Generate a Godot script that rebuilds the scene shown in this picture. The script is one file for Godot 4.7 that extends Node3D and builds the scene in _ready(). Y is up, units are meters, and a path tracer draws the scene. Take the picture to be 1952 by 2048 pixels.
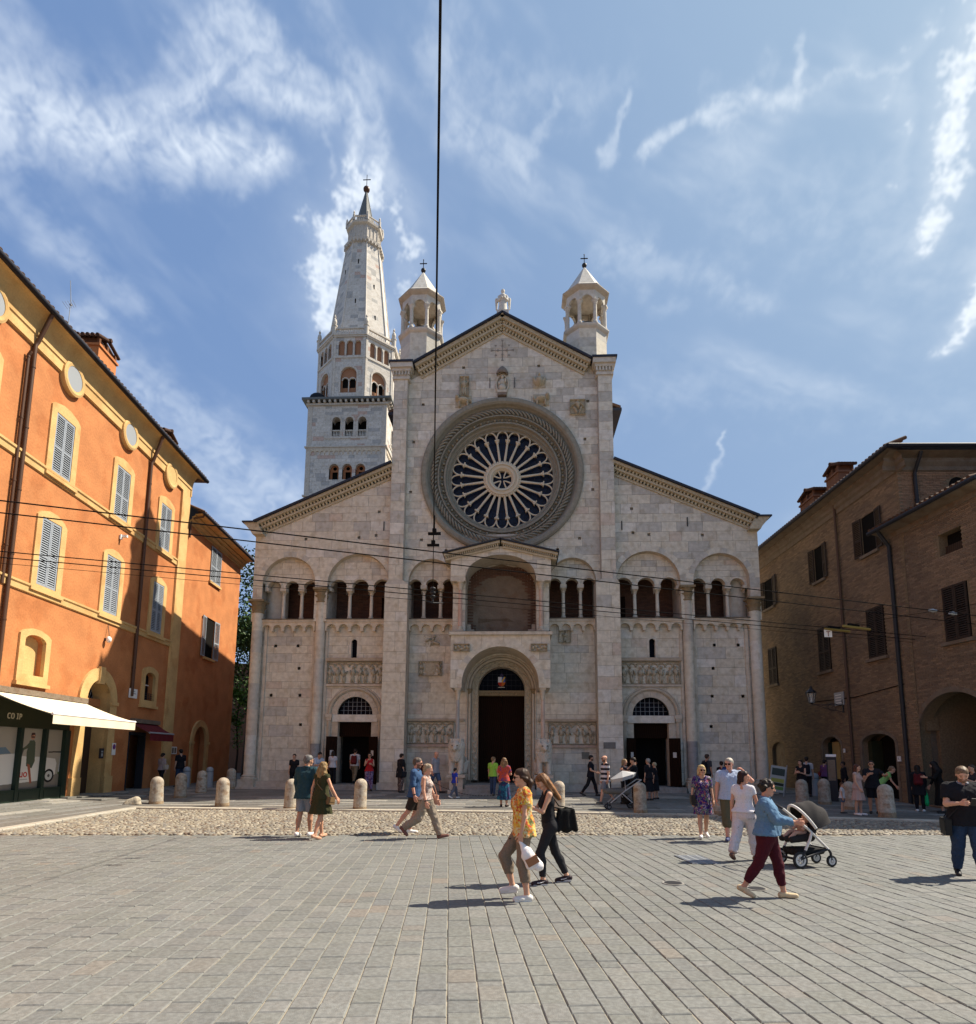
extends Node3D

# ------------------------------------------------------------------ set-up
const SUN_DIR := Vector3(0.612, 0.765, -0.200)   # towards the sun
const SUN_ENERGY := 1.5
const SKY_ENERGY := 0.67
const EXPOSURE := 1.88

func _ready() -> void:
	rng.seed = 20240907
	# the camera
	var cam := Camera3D.new(); cam.name = "camera"
	cam.projection = Camera3D.PROJECTION_FRUSTUM
	cam.near = 0.1; cam.far = 2000.0
	cam.keep_aspect = Camera3D.KEEP_HEIGHT
	cam.size = 2048.0 / 1250.0 * 0.1
	cam.frustum_offset = Vector2(0.0, (1337.2 - 1024.0) / 1250.0 * 0.1)
	cam.transform = Transform3D(Basis.from_euler(Vector3(deg_to_rad(7.9624), deg_to_rad(2.82667), deg_to_rad(0.39074)), EULER_ORDER_YXZ), Vector3(0.81226, 1.85, 28.9855))
	add_child(cam)
	cam.current = true
	# sky, sun, exposure
	var env := Environment.new()
	env.background_mode = Environment.BG_SKY
	env.sky = Sky.new()
	var pm := PanoramaSkyMaterial.new()
	pm.panorama = ImageTexture.create_from_image(sky_image())
	pm.energy_multiplier = SKY_ENERGY
	env.sky.sky_material = pm
	env.tonemap_mode = Environment.TONE_MAPPER_LINEAR
	env.tonemap_exposure = EXPOSURE
	env.sdfgi_enabled = true; env.ssao_enabled = true; env.ssil_enabled = true
	var we := WorldEnvironment.new(); we.name = "world_environment"; we.environment = env
	add_child(we)
	var sun := DirectionalLight3D.new(); sun.name = "sun"
	sun.light_energy = SUN_ENERGY
	sun.light_color = Color(1.0, 0.955, 0.88)
	sun.light_angular_distance = 0.5
	sun.shadow_enabled = true
	add_child(sun)
	sun.look_at_from_position(SUN_DIR * 100.0, Vector3.ZERO, Vector3.UP)
	make_materials()
	# the place
	build_ground()
	build_cathedral()
	build_tower()
	build_left()
	build_right()
	build_street_things()
	build_wires()
	build_trees()
	build_people()

# ------------------------------------------------------------------ helpers
var rng := RandomNumberGenerator.new()
var M := {}

func rf(a: float, b: float) -> float:
	return rng.randf_range(a, b)

class MB:
	var v := PackedVector3Array()
	var n := PackedVector3Array()
	var c := PackedColorArray()
	var uv := PackedVector2Array()
	var ix := PackedInt32Array()
	var col := Color(1, 1, 1)
	func quad(a: Vector3, b: Vector3, d: Vector3, e: Vector3) -> void:   # counter-clockwise from outside
		var nn := (d - a).cross(e - b).normalized()
		var k := v.size()
		v.append(a); v.append(b); v.append(d); v.append(e)
		for i in 4:
			n.append(nn); c.append(col)
		uv.append(Vector2(0, 1)); uv.append(Vector2(1, 1)); uv.append(Vector2(1, 0)); uv.append(Vector2(0, 0))
		ix.append(k); ix.append(k + 2); ix.append(k + 1); ix.append(k); ix.append(k + 3); ix.append(k + 2)
	func tri(a: Vector3, b: Vector3, d: Vector3) -> void:
		var nn := (b - a).cross(d - a).normalized()
		var k := v.size()
		v.append(a); v.append(b); v.append(d)
		for i in 3:
			n.append(nn); c.append(col); uv.append(Vector2(0, 0))
		ix.append(k); ix.append(k + 2); ix.append(k + 1)
	func box(ce: Vector3, s: Vector3, bs := Basis.IDENTITY) -> void:
		var x := bs.x * s.x * 0.5
		var y := bs.y * s.y * 0.5
		var z := bs.z * s.z * 0.5
		quad(ce - x - y + z, ce + x - y + z, ce + x + y + z, ce - x + y + z)
		quad(ce + x - y - z, ce - x - y - z, ce - x + y - z, ce + x + y - z)
		quad(ce + x - y + z, ce + x - y - z, ce + x + y - z, ce + x + y + z)
		quad(ce - x - y - z, ce - x - y + z, ce - x + y + z, ce - x + y - z)
		quad(ce - x + y + z, ce + x + y + z, ce + x + y - z, ce - x + y - z)
		quad(ce - x - y - z, ce + x - y - z, ce + x - y + z, ce - x - y + z)
	func bb(x0: float, x1: float, y0: float, y1: float, z0: float, z1: float) -> void:
		box(Vector3((x0 + x1) / 2, (y0 + y1) / 2, (z0 + z1) / 2), Vector3(absf(x1 - x0), absf(y1 - y0), absf(z1 - z0)))
	func chamfer(ce: Vector3, s: Vector3, bs: Basis, ch: float) -> void:   # box whose top edges (+y) are chamfered, no bottom
		var x := bs.x * s.x * 0.5
		var z := bs.z * s.z * 0.5
		var xi := bs.x * (s.x * 0.5 - ch)
		var zi := bs.z * (s.z * 0.5 - ch)
		var y := bs.y * s.y * 0.5
		var ym := bs.y * (s.y * 0.5 - ch)
		quad(ce - xi + y + zi, ce + xi + y + zi, ce + xi + y - zi, ce - xi + y - zi)
		quad(ce - x + ym + z, ce + x + ym + z, ce + xi + y + zi, ce - xi + y + zi)
		quad(ce + x + ym - z, ce - x + ym - z, ce - xi + y - zi, ce + xi + y - zi)
		quad(ce + x + ym + z, ce + x + ym - z, ce + xi + y - zi, ce + xi + y + zi)
		quad(ce - x + ym - z, ce - x + ym + z, ce - xi + y + zi, ce - xi + y - zi)
		quad(ce - x - y + z, ce + x - y + z, ce + x + ym + z, ce - x + ym + z)
		quad(ce + x - y - z, ce - x - y - z, ce - x + ym - z, ce + x + ym - z)
		quad(ce + x - y + z, ce + x - y - z, ce + x + ym - z, ce + x + ym + z)
		quad(ce - x - y - z, ce - x - y + z, ce - x + ym + z, ce - x + ym - z)
	func flat(poly: PackedVector2Array, z: float) -> void:   # polygon facing +z
		var p := MB.ccw(poly)
		var t := Geometry2D.triangulate_polygon(p)
		if t.is_empty():
			return
		var k := v.size()
		for q in p:
			v.append(Vector3(q.x, q.y, z)); n.append(Vector3(0, 0, 1)); c.append(col); uv.append(q)
		for i in range(0, t.size(), 3):
			var a := p[t[i]]; var b := p[t[i + 1]]; var d := p[t[i + 2]]
			if (b - a).cross(d - a) > 0:
				ix.append(k + t[i]); ix.append(k + t[i + 2]); ix.append(k + t[i + 1])
			else:
				ix.append(k + t[i]); ix.append(k + t[i + 1]); ix.append(k + t[i + 2])
	func prism(poly: PackedVector2Array, z0: float, z1: float) -> void:   # front at z1
		var p := MB.ccw(poly)
		flat(p, z1)
		for i in p.size():
			var a := p[i]; var b := p[(i + 1) % p.size()]
			quad(Vector3(a.x, a.y, z0), Vector3(b.x, b.y, z0), Vector3(b.x, b.y, z1), Vector3(a.x, a.y, z1))
	func strip(path: PackedVector2Array, z0: float, z1: float, closed := false) -> void:   # the reveal of an opening
		for i in (path.size() if closed else path.size() - 1):
			var a := path[i]; var b := path[(i + 1) % path.size()]
			quad(Vector3(b.x, b.y, z0), Vector3(a.x, a.y, z0), Vector3(a.x, a.y, z1), Vector3(b.x, b.y, z1))
	static func ccw(p: PackedVector2Array) -> PackedVector2Array:
		var s := 0.0
		for i in p.size():
			s += p[i].cross(p[(i + 1) % p.size()])
		if s < 0:
			var q := p.duplicate(); q.reverse(); return q
		return p
	func lathe(prof: PackedVector2Array, seg: int, xf := Transform3D.IDENTITY, smooth := true, a0 := 0.0, rip := 0.0, nr := 8) -> void:   # (radius, height) from the bottom up
		var m := prof.size()
		for j in m - 1:
			var p := prof[j]; var q := prof[j + 1]
			if p.distance_squared_to(q) < 1e-10:
				continue
			var d := (q - p).normalized()
			var k := v.size()
			for i in seg + 1:
				var a := a0 + TAU * i / seg
				var f := 1.0 + rip * sin(a * nr)
				var cs := cos(a); var sn := sin(a)
				v.append(xf * Vector3(p.x * cs * f, p.y, p.x * sn * f)); v.append(xf * Vector3(q.x * cs * f, q.y, q.x * sn * f))
				var nn := (xf.basis * Vector3(d.y * cs, -d.x, d.y * sn)).normalized()
				n.append(nn); n.append(nn); c.append(col); c.append(col); uv.append(Vector2(float(i) / seg, 0)); uv.append(Vector2(float(i) / seg, 1))
			for i in seg:
				var b := k + i * 2
				if smooth:
					ix.append_array([b, b + 2, b + 1, b + 1, b + 2, b + 3])
			if not smooth:
				v.resize(k); n.resize(k); c.resize(k); uv.resize(k)
				for i in seg:
					var a := a0 + TAU * i / seg; var a2 := a0 + TAU * (i + 1) / seg
					quad(xf * Vector3(p.x * cos(a2), p.y, p.x * sin(a2)), xf * Vector3(p.x * cos(a), p.y, p.x * sin(a)), xf * Vector3(q.x * cos(a), q.y, q.x * sin(a)), xf * Vector3(q.x * cos(a2), q.y, q.x * sin(a2)))
	func tube(pts: PackedVector3Array, r0: float, r1 := -1.0, seg := 8, caps := true) -> void:
		if r1 < 0: r1 = r0
		var m := pts.size()
		var up := Vector3.UP
		var d0 := (pts[1] - pts[0]).normalized()
		if absf(d0.dot(up)) > 0.9: up = Vector3.RIGHT
		var s := d0.cross(up).normalized()
		var k0 := v.size()
		for j in m:
			var d := (pts[mini(j + 1, m - 1)] - pts[maxi(j - 1, 0)]).normalized()
			s = (s - d * s.dot(d)).normalized()
			var t := d.cross(s)
			var r := lerpf(r0, r1, float(j) / (m - 1))
			for i in seg:
				var a := TAU * i / seg
				var nn := s * cos(a) + t * sin(a)
				v.append(pts[j] + nn * r); n.append(nn); c.append(col); uv.append(Vector2(float(i) / seg, j))
		for j in m - 1:
			for i in seg:
				var a := k0 + j * seg + i
				var b := k0 + j * seg + (i + 1) % seg
				ix.append_array([a, a + seg, b, b, a + seg, b + seg])
		if caps:
			for e in 2:
				var j := 0 if e == 0 else m - 1
				var d := ((pts[0] - pts[1]) if e == 0 else (pts[m - 1] - pts[m - 2])).normalized()
				var k := v.size()
				v.append(pts[j]); n.append(d); c.append(col); uv.append(Vector2.ZERO)
				for i in seg:
					v.append(v[k0 + j * seg + i]); n.append(d); c.append(col); uv.append(Vector2.ZERO)
				for i in seg:
					var a := k + 1 + i; var b := k + 1 + (i + 1) % seg
					if e == 0: ix.append_array([k, a, b])
					else: ix.append_array([k, b, a])
	func ball(ce: Vector3, r: Vector3, seg := 10, rings := 6, bs := Basis.IDENTITY) -> void:
		var k := v.size()
		for j in rings + 1:
			var ph := PI * j / rings - PI / 2
			for i in seg + 1:
				var a := TAU * i / seg
				var u := Vector3(cos(ph) * cos(a), sin(ph), cos(ph) * sin(a))
				v.append(ce + bs * (u * r)); n.append((bs * (u / r)).normalized()); c.append(col); uv.append(Vector2(float(i) / seg, float(j) / rings))
		for j in rings:
			for i in seg:
				var a := k + j * (seg + 1) + i
				var b := a + seg + 1
				ix.append_array([a, a + 1, b, b, a + 1, b + 1])
	func grid(nx: int, ny: int, f: Callable) -> void:   # f(u, v) -> point, faces towards d/du x d/dv
		var k := v.size()
		var st := nx + 1
		for j in ny + 1:
			for i in st:
				v.append(f.call(float(i) / nx, float(j) / ny)); c.append(col); uv.append(Vector2(float(i) / nx, 1.0 - float(j) / ny))
		for j in ny + 1:
			for i in st:
				var a := k + j * st
				var dx := v[a + mini(i + 1, nx)] - v[a + maxi(i - 1, 0)]
				var dy := v[k + mini(j + 1, ny) * st + i] - v[k + maxi(j - 1, 0) * st + i]
				n.append(dx.cross(dy).normalized())
		for j in ny:
			for i in nx:
				var a := k + j * st + i
				ix.append_array([a, a + st, a + 1, a + 1, a + st, a + st + 1])
	func put(o: MB, xf: Transform3D) -> void:   # a copy of another builder's shape
		var k := v.size()
		for q in o.v: v.append(xf * q)
		for q in o.n: n.append((xf.basis * q).normalized())
		c.append_array(o.c); uv.append_array(o.uv)
		for q in o.ix: ix.append(q + k)
	func mesh() -> ArrayMesh:
		var am := ArrayMesh.new()
		if v.is_empty():
			return am
		var ar := []
		ar.resize(Mesh.ARRAY_MAX)
		ar[Mesh.ARRAY_VERTEX] = v; ar[Mesh.ARRAY_NORMAL] = n; ar[Mesh.ARRAY_COLOR] = c; ar[Mesh.ARRAY_TEX_UV] = uv; ar[Mesh.ARRAY_INDEX] = ix
		am.add_surface_from_arrays(Mesh.PRIMITIVE_TRIANGLES, ar)
		return am

func obj(called: String, b: MB, m: Material, parent: Node3D, xf := Transform3D.IDENTITY) -> MeshInstance3D:
	return inst(called, b.mesh(), m, parent, xf)

func inst(called: String, mesh: Mesh, m: Material, parent: Node3D, xf := Transform3D.IDENTITY) -> MeshInstance3D:
	var o := MeshInstance3D.new()
	o.name = called; o.mesh = mesh; o.material_override = m; o.transform = xf
	parent.add_child(o, true)
	return o

func node(called: String, parent: Node3D, xf := Transform3D.IDENTITY) -> Node3D:
	var o := Node3D.new(); o.name = called; o.transform = xf
	parent.add_child(o, true)
	return o

func tag(o: Node, label := "", category := "", group := "", kind := "") -> void:
	if label: o.set_meta("label", label)
	if category: o.set_meta("category", category)
	if group: o.set_meta("group", group)
	if kind: o.set_meta("kind", kind)

func stuff(o: Node) -> void:
	o.set_meta("kind", "stuff")

func thing(called: String, label: String, category: String, xf := Transform3D.IDENTITY, group := "") -> Node3D:
	var o := node(called, self, xf)
	tag(o, label, category, group)
	return o

func multi(called: String, mesh: Mesh, m: Material, parent: Node3D, xfs: Array, cols: PackedColorArray, xf := Transform3D.IDENTITY) -> MultiMeshInstance3D:
	var mm := MultiMesh.new()
	mm.transform_format = MultiMesh.TRANSFORM_3D
	mm.use_colors = true
	mm.mesh = mesh
	mm.instance_count = xfs.size()
	for i in xfs.size():
		mm.set_instance_transform(i, xfs[i])
		mm.set_instance_color(i, cols[i])
	var o := MultiMeshInstance3D.new()
	o.name = called; o.multimesh = mm; o.material_override = m; o.transform = xf
	parent.add_child(o, true)
	stuff(o)
	return o

func P2(a: Array) -> PackedVector2Array:   # [x, y, x, y ...]
	var p := PackedVector2Array()
	for i in range(0, a.size(), 2):
		p.append(Vector2(a[i], a[i + 1]))
	return p

func rectp(x0: float, x1: float, y0: float, y1: float) -> PackedVector2Array:
	return P2([minf(x0, x1), y0, maxf(x0, x1), y0, maxf(x0, x1), y1, minf(x0, x1), y1])

func archp(cx: float, r: float, y0: float, sy: float, seg := 20, rise := -1.0) -> PackedVector2Array:   # an opening with a round (or flatter) head, from y0, springing at sy
	var p := P2([cx - r, y0, cx + r, y0])
	var ry := r if rise < 0 else rise
	for i in seg + 1:
		var a := PI * i / seg
		p.append(Vector2(cx + r * cos(a), sy + ry * sin(a)))
	return p

func circp(cx: float, cy: float, r: float, seg := 48) -> PackedVector2Array:
	var p := PackedVector2Array()
	for i in seg:
		p.append(Vector2(cx + r * cos(TAU * i / seg), cy + r * sin(TAU * i / seg)))
	return p

func ring_seg(cx: float, cy: float, r0: float, r1: float, a0: float, a1: float, seg := 4) -> PackedVector2Array:
	var p := PackedVector2Array()
	for i in seg + 1:
		var a := lerpf(a0, a1, float(i) / seg)
		p.append(Vector2(cx + r0 * cos(a), cy + r0 * sin(a)))
	for i in seg + 1:
		var a := lerpf(a1, a0, float(i) / seg)
		p.append(Vector2(cx + r1 * cos(a), cy + r1 * sin(a)))
	return p

func box2(p: PackedVector2Array) -> Rect2:
	var r := Rect2(p[0], Vector2.ZERO)
	for q in p: r = r.expand(q)
	return r

func area2(p: PackedVector2Array) -> float:
	var s := 0.0
	for i in p.size(): s += p[i].cross(p[(i + 1) % p.size()])
	return absf(s) / 2

# the pieces of a rectangle that lie in an outline and outside its openings
func pieces(rect: PackedVector2Array, outer: PackedVector2Array, holes: Array, depth := 0) -> Array:
	var bx := box2(rect)
	var cur := [rect]
	if not outer.is_empty():
		var all_in := true
		for q in rect:
			if not Geometry2D.is_point_in_polygon(q, outer): all_in = false
		if not all_in or outer.size() > 4:
			cur = Geometry2D.intersect_polygons(rect, outer)
	for h in holes:
		if not bx.intersects(box2(h)):
			continue
		var nxt := []
		for p in cur:
			var res := Geometry2D.clip_polygons(p, h)
			for q in res:
				if Geometry2D.is_polygon_clockwise(q):   # a ring: cut it in two first
					if depth > 6: continue
					var hb := box2(h)
					var mx := hb.get_center().x
					if depth % 2 == 1: mx += 0.001
					var out := []
					for part in [rectp(bx.position.x, mx, bx.position.y, bx.end.y), rectp(mx, bx.end.x, bx.position.y, bx.end.y)]:
						out.append_array(pieces(part, outer, holes, depth + 1))
					return out
			nxt.append_array(res)
		cur = nxt
	var good := []
	for p in cur:
		if p.size() >= 3 and area2(p) > 0.003: good.append(p)
	return good

func seeded_tex(size: int, f: Callable) -> ImageTexture:
	var d := PackedByteArray(); d.resize(size * size * 3)
	for y in size:
		for x in size:
			var c: Color = f.call(float(x) / size, float(y) / size)
			var k := (y * size + x) * 3
			d[k] = clampi(int(c.r * 255), 0, 255); d[k + 1] = clampi(int(c.g * 255), 0, 255); d[k + 2] = clampi(int(c.b * 255), 0, 255)
	return ImageTexture.create_from_image(Image.create_from_data(size, size, false, Image.FORMAT_RGB8, d))

func noise_img(size: int, fr: float, sd: int, oct := 5, kind := FastNoiseLite.TYPE_SIMPLEX_SMOOTH) -> Image:
	var nz := FastNoiseLite.new()
	nz.seed = sd; nz.frequency = fr / size; nz.noise_type = kind; nz.fractal_octaves = oct
	return nz.get_seamless_image(size, size)

# a grey-ish multiplier picture from two layers of noise: lo..1, with darker flecks
func mottled(size: int, f1: float, f2: float, sd: int, lo: float, tint: Color, stain := 0.0) -> ImageTexture:
	var a := noise_img(size, f1, sd).get_data()
	var b := noise_img(size, f2, sd + 7, 3).get_data()
	var e := noise_img(size, f1 * 0.6, sd + 19, 4).get_data()
	var d := PackedByteArray(); d.resize(size * size * 3)
	for i in size * size:
		var t := 0.55 * a[i] / 255.0 + 0.45 * b[i] / 255.0
		var g := lerpf(lo, 1.0, smoothstep(0.15, 0.85, t))
		var s := stain * smoothstep(0.52, 0.8, e[i] / 255.0)
		d[i * 3] = int(255 * g * lerpf(1.0, tint.r, s)); d[i * 3 + 1] = int(255 * g * lerpf(1.0, tint.g, s)); d[i * 3 + 2] = int(255 * g * lerpf(1.0, tint.b, s))
	return ImageTexture.create_from_image(Image.create_from_data(size, size, false, Image.FORMAT_RGB8, d))

func bump(size: int, fr: float, sd: int, strength: float) -> ImageTexture:
	var im := noise_img(size, fr, sd)
	im.convert(Image.FORMAT_RGB8)
	im.bump_map_to_normal_map(strength)
	return ImageTexture.create_from_image(im)

func mat(called: String, col: Color, rough := 0.85, tex: Texture2D = null, sc := 0.5, nrm: Texture2D = null, ns := 0.5, vc := true) -> StandardMaterial3D:   # col is a linear base colour
	var m := StandardMaterial3D.new()
	m.resource_name = called
	m.albedo_color = col.linear_to_srgb()
	m.roughness = rough
	m.metallic_specular = 0.35
	m.vertex_color_use_as_albedo = vc
	if tex or nrm:
		m.uv1_triplanar = true; m.uv1_world_triplanar = true
		m.uv1_scale = Vector3.ONE * sc
	if tex: m.albedo_texture = tex
	if nrm:
		m.normal_enabled = true; m.normal_texture = nrm; m.normal_scale = ns
	M[called] = m
	return m

func make_materials() -> void:
	var ts := mottled(512, 7, 60, 3, 0.88, Color(0.86, 0.82, 0.75), 0.35)
	var tp := mottled(512, 5, 60, 11, 0.88, Color(0.88, 0.80, 0.74), 0.45)
	var tf := mottled(256, 12, 70, 23, 0.82, Color(0.88, 0.85, 0.82), 0.25)
	var tw := seeded_tex(128, func(u, w): var g: float = 0.72 + 0.18 * sin(TAU * (u * 9 + 0.25 * sin(TAU * w * 2))) * sin(TAU * u * 23) + 0.1 * sin(TAU * u * 41); return Color(g, g, g))
	var nb := bump(512, 50, 5, 3.0)
	var nc := bump(256, 20, 9, 4.0)
	mat("stone", Color(1, 1, 1), 0.82, ts, 0.45, nb, 0.35)
	mat("stone_dark", Color(0.28, 0.262, 0.21), 0.8, ts, 0.6, nb, 0.5)
	mat("mortar", Color(0.30, 0.27, 0.22), 0.95, tf, 0.5)
	mat("carved", Color(0.50, 0.44, 0.33), 0.85, ts, 1.4, nc, 0.5)
	mat("cornice", Color(0.54, 0.47, 0.34), 0.85, ts, 0.8, nb, 0.3)
	mat("roof_edge", Color(0.035, 0.04, 0.06), 0.6, tf, 1.0)
	mat("roof_tile", Color(0.15, 0.085, 0.055), 0.9, tf, 0.7)
	mat("lead", Color(0.16, 0.17, 0.165), 0.55, tf, 0.7)
	mat("dark_wood", Color(0.032, 0.016, 0.010), 0.7, tw, 0.7)
	mat("brown_wood", Color(0.10, 0.058, 0.034), 0.7, tw, 0.8)
	mat("dark", Color(0.012, 0.011, 0.010), 0.95)
	mat("glass_dark", Color(0.005, 0.006, 0.010), 0.35)
	mat("iron", Color(0.025, 0.025, 0.028), 0.5)
	mat("brick", Color(1, 1, 1), 0.92, tf, 1.6, nc, 0.5)
	mat("brick_mortar", Color(0.26, 0.19, 0.115), 0.95, tf, 0.9)
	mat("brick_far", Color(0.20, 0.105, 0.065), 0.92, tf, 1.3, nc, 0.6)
	mat("orange_plaster", Color(0.54, 0.215, 0.080), 0.9, tp, 0.16, nb, 0.15)
	mat("yellow_plaster", Color(0.66, 0.43, 0.18), 0.88, tp, 0.2, nb, 0.15)
	mat("brown_plaster", Color(0.21, 0.165, 0.12), 0.92, tp, 0.35, nc, 0.4)
	mat("shutter", Color(0.36, 0.40, 0.45), 0.6, tf, 1.2)
	mat("brown_shutter", Color(0.05, 0.032, 0.022), 0.7, tf, 1.2)
	mat("green_paint", Color(0.018, 0.032, 0.022), 0.45)
	mat("olive_paint", Color(0.030, 0.034, 0.016), 0.5)
	mat("cream_cloth", Color(0.74, 0.63, 0.47), 0.9)
	mat("red_cloth", Color(0.12, 0.012, 0.016), 0.9)
	mat("copper", Color(0.085, 0.042, 0.024), 0.45)
	mat("white_paint", Color(0.78, 0.77, 0.74), 0.6)
	mat("paver", Color(1, 1, 1), 0.72, tf, 1.3, nb, 0.45)
	mat("sand", Color(0.36, 0.32, 0.25), 0.95, tf, 1.2)
	mat("slab", Color(1, 1, 1), 0.72, ts, 0.8, nb, 0.3)
	mat("cobble", Color(1, 1, 1), 0.75, tf, 3.0)
	mat("bollard", Color(0.56, 0.49, 0.39), 0.85, mottled(256, 6, 30, 77, 0.72, Color(0.75, 0.6, 0.48), 0.55), 1.1, nc, 0.6)
	mat("metal_grey", Color(0.30, 0.32, 0.34), 0.45)
	mat("wire", Color(0.012, 0.011, 0.011), 0.6)
	mat("plain", Color(1, 1, 1), 0.85)
	mat("terracotta", Color(0.48, 0.27, 0.17), 0.9, tf, 0.8)
	mat("skin", Color(1, 1, 1), 0.55)
	mat("cloth", Color(1, 1, 1), 0.92, mottled(256, 14, 80, 41, 0.86, Color(0.8, 0.8, 0.8), 0.3), 3.0, nc, 0.5)
	mat("hair", Color(1, 1, 1), 0.55, tf, 6.0)
	mat("leather", Color(1, 1, 1), 0.5)
	M["wire"].roughness = 1.0
	for k in ["dark_wood", "glass_dark", "dark", "wire"]: M[k].metallic_specular = 0.12
	mat("bark", Color(0.07, 0.05, 0.035), 0.95, tf, 2.0)
	var lf := mat("leaf", Color(1, 1, 1), 0.6)
	lf.backlight_enabled = true; lf.backlight = Color(0.10, 0.16, 0.03)
	lf.cull_mode = BaseMaterial3D.CULL_DISABLED

# ------------------------------------------------------------------ the sky: air and clouds by direction (azimuth, elevation in degrees)
func sky_image() -> Image:
	var W := 3072
	var H := 1536
	var HH := 768
	var D := PackedFloat32Array(); D.resize(W * HH)     # wispy cloud
	var B := PackedFloat32Array(); B.resize(W * HH)     # billowy cloud
	var wisps := [
		[[-52, 40, -45, 41.4, -41.8, 42.2, -38.2, 42.8, -33.1, 43.6, -28, 44.4, -24.4, 45.2], 2.5, 0.8, 0.66],
		[[-50, 43, -45, 43.5, -41, 43.2, -37, 43.8, -34, 44.5], 1.6, 1.2, 0.34],
		[[-35.5, 43.2, -33.4, 45.7, -30.8, 48, -27.8, 49.4], 1.3, 1.6, 0.52],
		[[-33, 47.5, -30.8, 49, -27.8, 50.5, -24.4, 50.4, -21.4, 50, -18.2, 49.3, -16.5, 47.6, -16.2, 45.8], 1.3, 0.5, 0.42],
		[[-30.5, 47.6, -25.2, 48.8, -20.5, 48.4], 0.9, 0.9, 0.55],
		[[-31.4, 49.8, -29, 51.5, -28, 53], 0.6, 0.5, 0.3], [[-24, 46.5, -23.6, 44.5], 0.5, 0.3, 0.18], [[-20, 47.5, -19.4, 45], 0.4, 0.25, 0.2],
		[[-17.2, 51, -16.1, 49.2, -14.4, 47.3, -13.6, 45.4], 0.9, 0.9, 0.34], [[-21, 53, -17, 51, -14, 49.5], 1.4, 1.0, 0.14],
		[[-8.5, 52, -6.9, 48.9, -3.5, 48.2, -1, 47.6, 1.8, 45.5], 1.6, 0.8, 0.26], [[-2, 48.4, 1.4, 47.6, 2.6, 48.6, 4.6, 50.6], 0.7, 0.5, 0.26],
		[[-7, 54, -3, 51, 3, 50.5, 9, 50], 2.2, 1.6, 0.15], [[8.4, 46.6, 9.4, 47.9, 10.9, 49.2], 0.45, 0.3, 0.32],
		[[12, 46.6, 17.9, 47.3, 22.6, 47.5, 26.6, 46.8], 0.35, 0.6, 0.42], [[26.5, 46.7, 27.3, 47.6, 27.0, 49.2], 0.3, 0.25, 0.36], [[27.1, 46.9, 31.1, 46.3, 35, 45.4], 0.3, 0.2, 0.2],
		[[19, 47.5, 18.2, 49], 0.7, 0.5, 0.13], [[24, 47.5, 25, 49.4], 0.6, 0.4, 0.16],
		[[-49, 38, -44.5, 37, -41.7, 36.2, -38, 34.6, -34.9, 33.2], 1.5, 1.0, 0.22], [[-46, 40, -44, 39], 0.7, 0.5, 0.3],
		[[-38, 31.5, -33.4, 28.2, -29.3, 26, -24.8, 23.3, -18, 20.0], 1.2, 2.6, 0.34], [[-33, 25, -27, 22, -20, 17.5], 1.7, 2.0, 0.34],
		[[9, 40.9, 13.5, 39.8, 19.1, 37.8, 23, 35.8], 1.4, 1.0, 0.2], [[11.5, 39.5, 13, 37.4, 15, 36.5], 1.0, 0.8, 0.13],
		[[19.5, 26.8, 18, 24.6, 16.4, 22.2], 0.12, 0.3, 0.34], [[16.4, 22.2, 15.6, 20.8], 0.3, 0.2, 0.16], [[3, 30, 15, 31, 28, 27, 40, 24], 2.5, 3.0, 0.10],
		[[22, 41, 30, 39, 38, 33, 48, 28], 3.0, 3.5, 0.14], [[60, 52, 80, 40, 100, 34], 4, 3, 0.3], [[-110, 30, -80, 38, -62, 40], 2.5, 2, 0.4], [[130, 40, 160, 47, 190, 42], 3, 2, 0.35],
	]
	var billows := [
		[[-16.0, 44.4, -18.2, 41.6, -18.8, 39.2, -18.6, 36.6], 2.3, 2.1, 0.80], [[-16.2, 43.6, -13.4, 43.4, -11, 41.2, -11.6, 38.2], 1.7, 1.3, 0.5], [[-17, 42, -15, 39, -13.6, 37], 2.0, 1.8, 0.55],
		[[42.5, 48, 40.2, 45, 38.8, 42.6, 37.2, 40, 35.8, 37.6, 35.2, 35.6], 2.4, 0.8, 0.74], [[37.3, 40.2, 36.6, 38.2], 1.3, 0.9, 0.75], [[34.6, 44.6, 33.8, 42, 32.8, 40.2], 0.9, 0.6, 0.42], [[36.2, 46.4, 33.0, 44.6], 0.9, 0.6, 0.42], [[38.5, 50.5, 36.8, 48.6], 0.9, 0.7, 0.34],
		[[39.6, 34, 37.8, 31.9, 36.5, 30.2, 35.6, 28.8], 1.1, 0.5, 0.8], [[44, 40, 41, 36, 40, 33.5], 1.4, 1.0, 0.55], [[40.5, 52, 40, 49, 38.4, 48.4], 1.1, 0.7, 0.3],
		[[55, 48, 62, 40, 66, 33], 2.2, 1.0, 0.6], [[-95, 52, -85, 46, -80, 38], 2, 1, 0.5], [[150, 30, 165, 26], 2, 2, 0.5],
	]
	var k := W / 360.0
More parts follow.
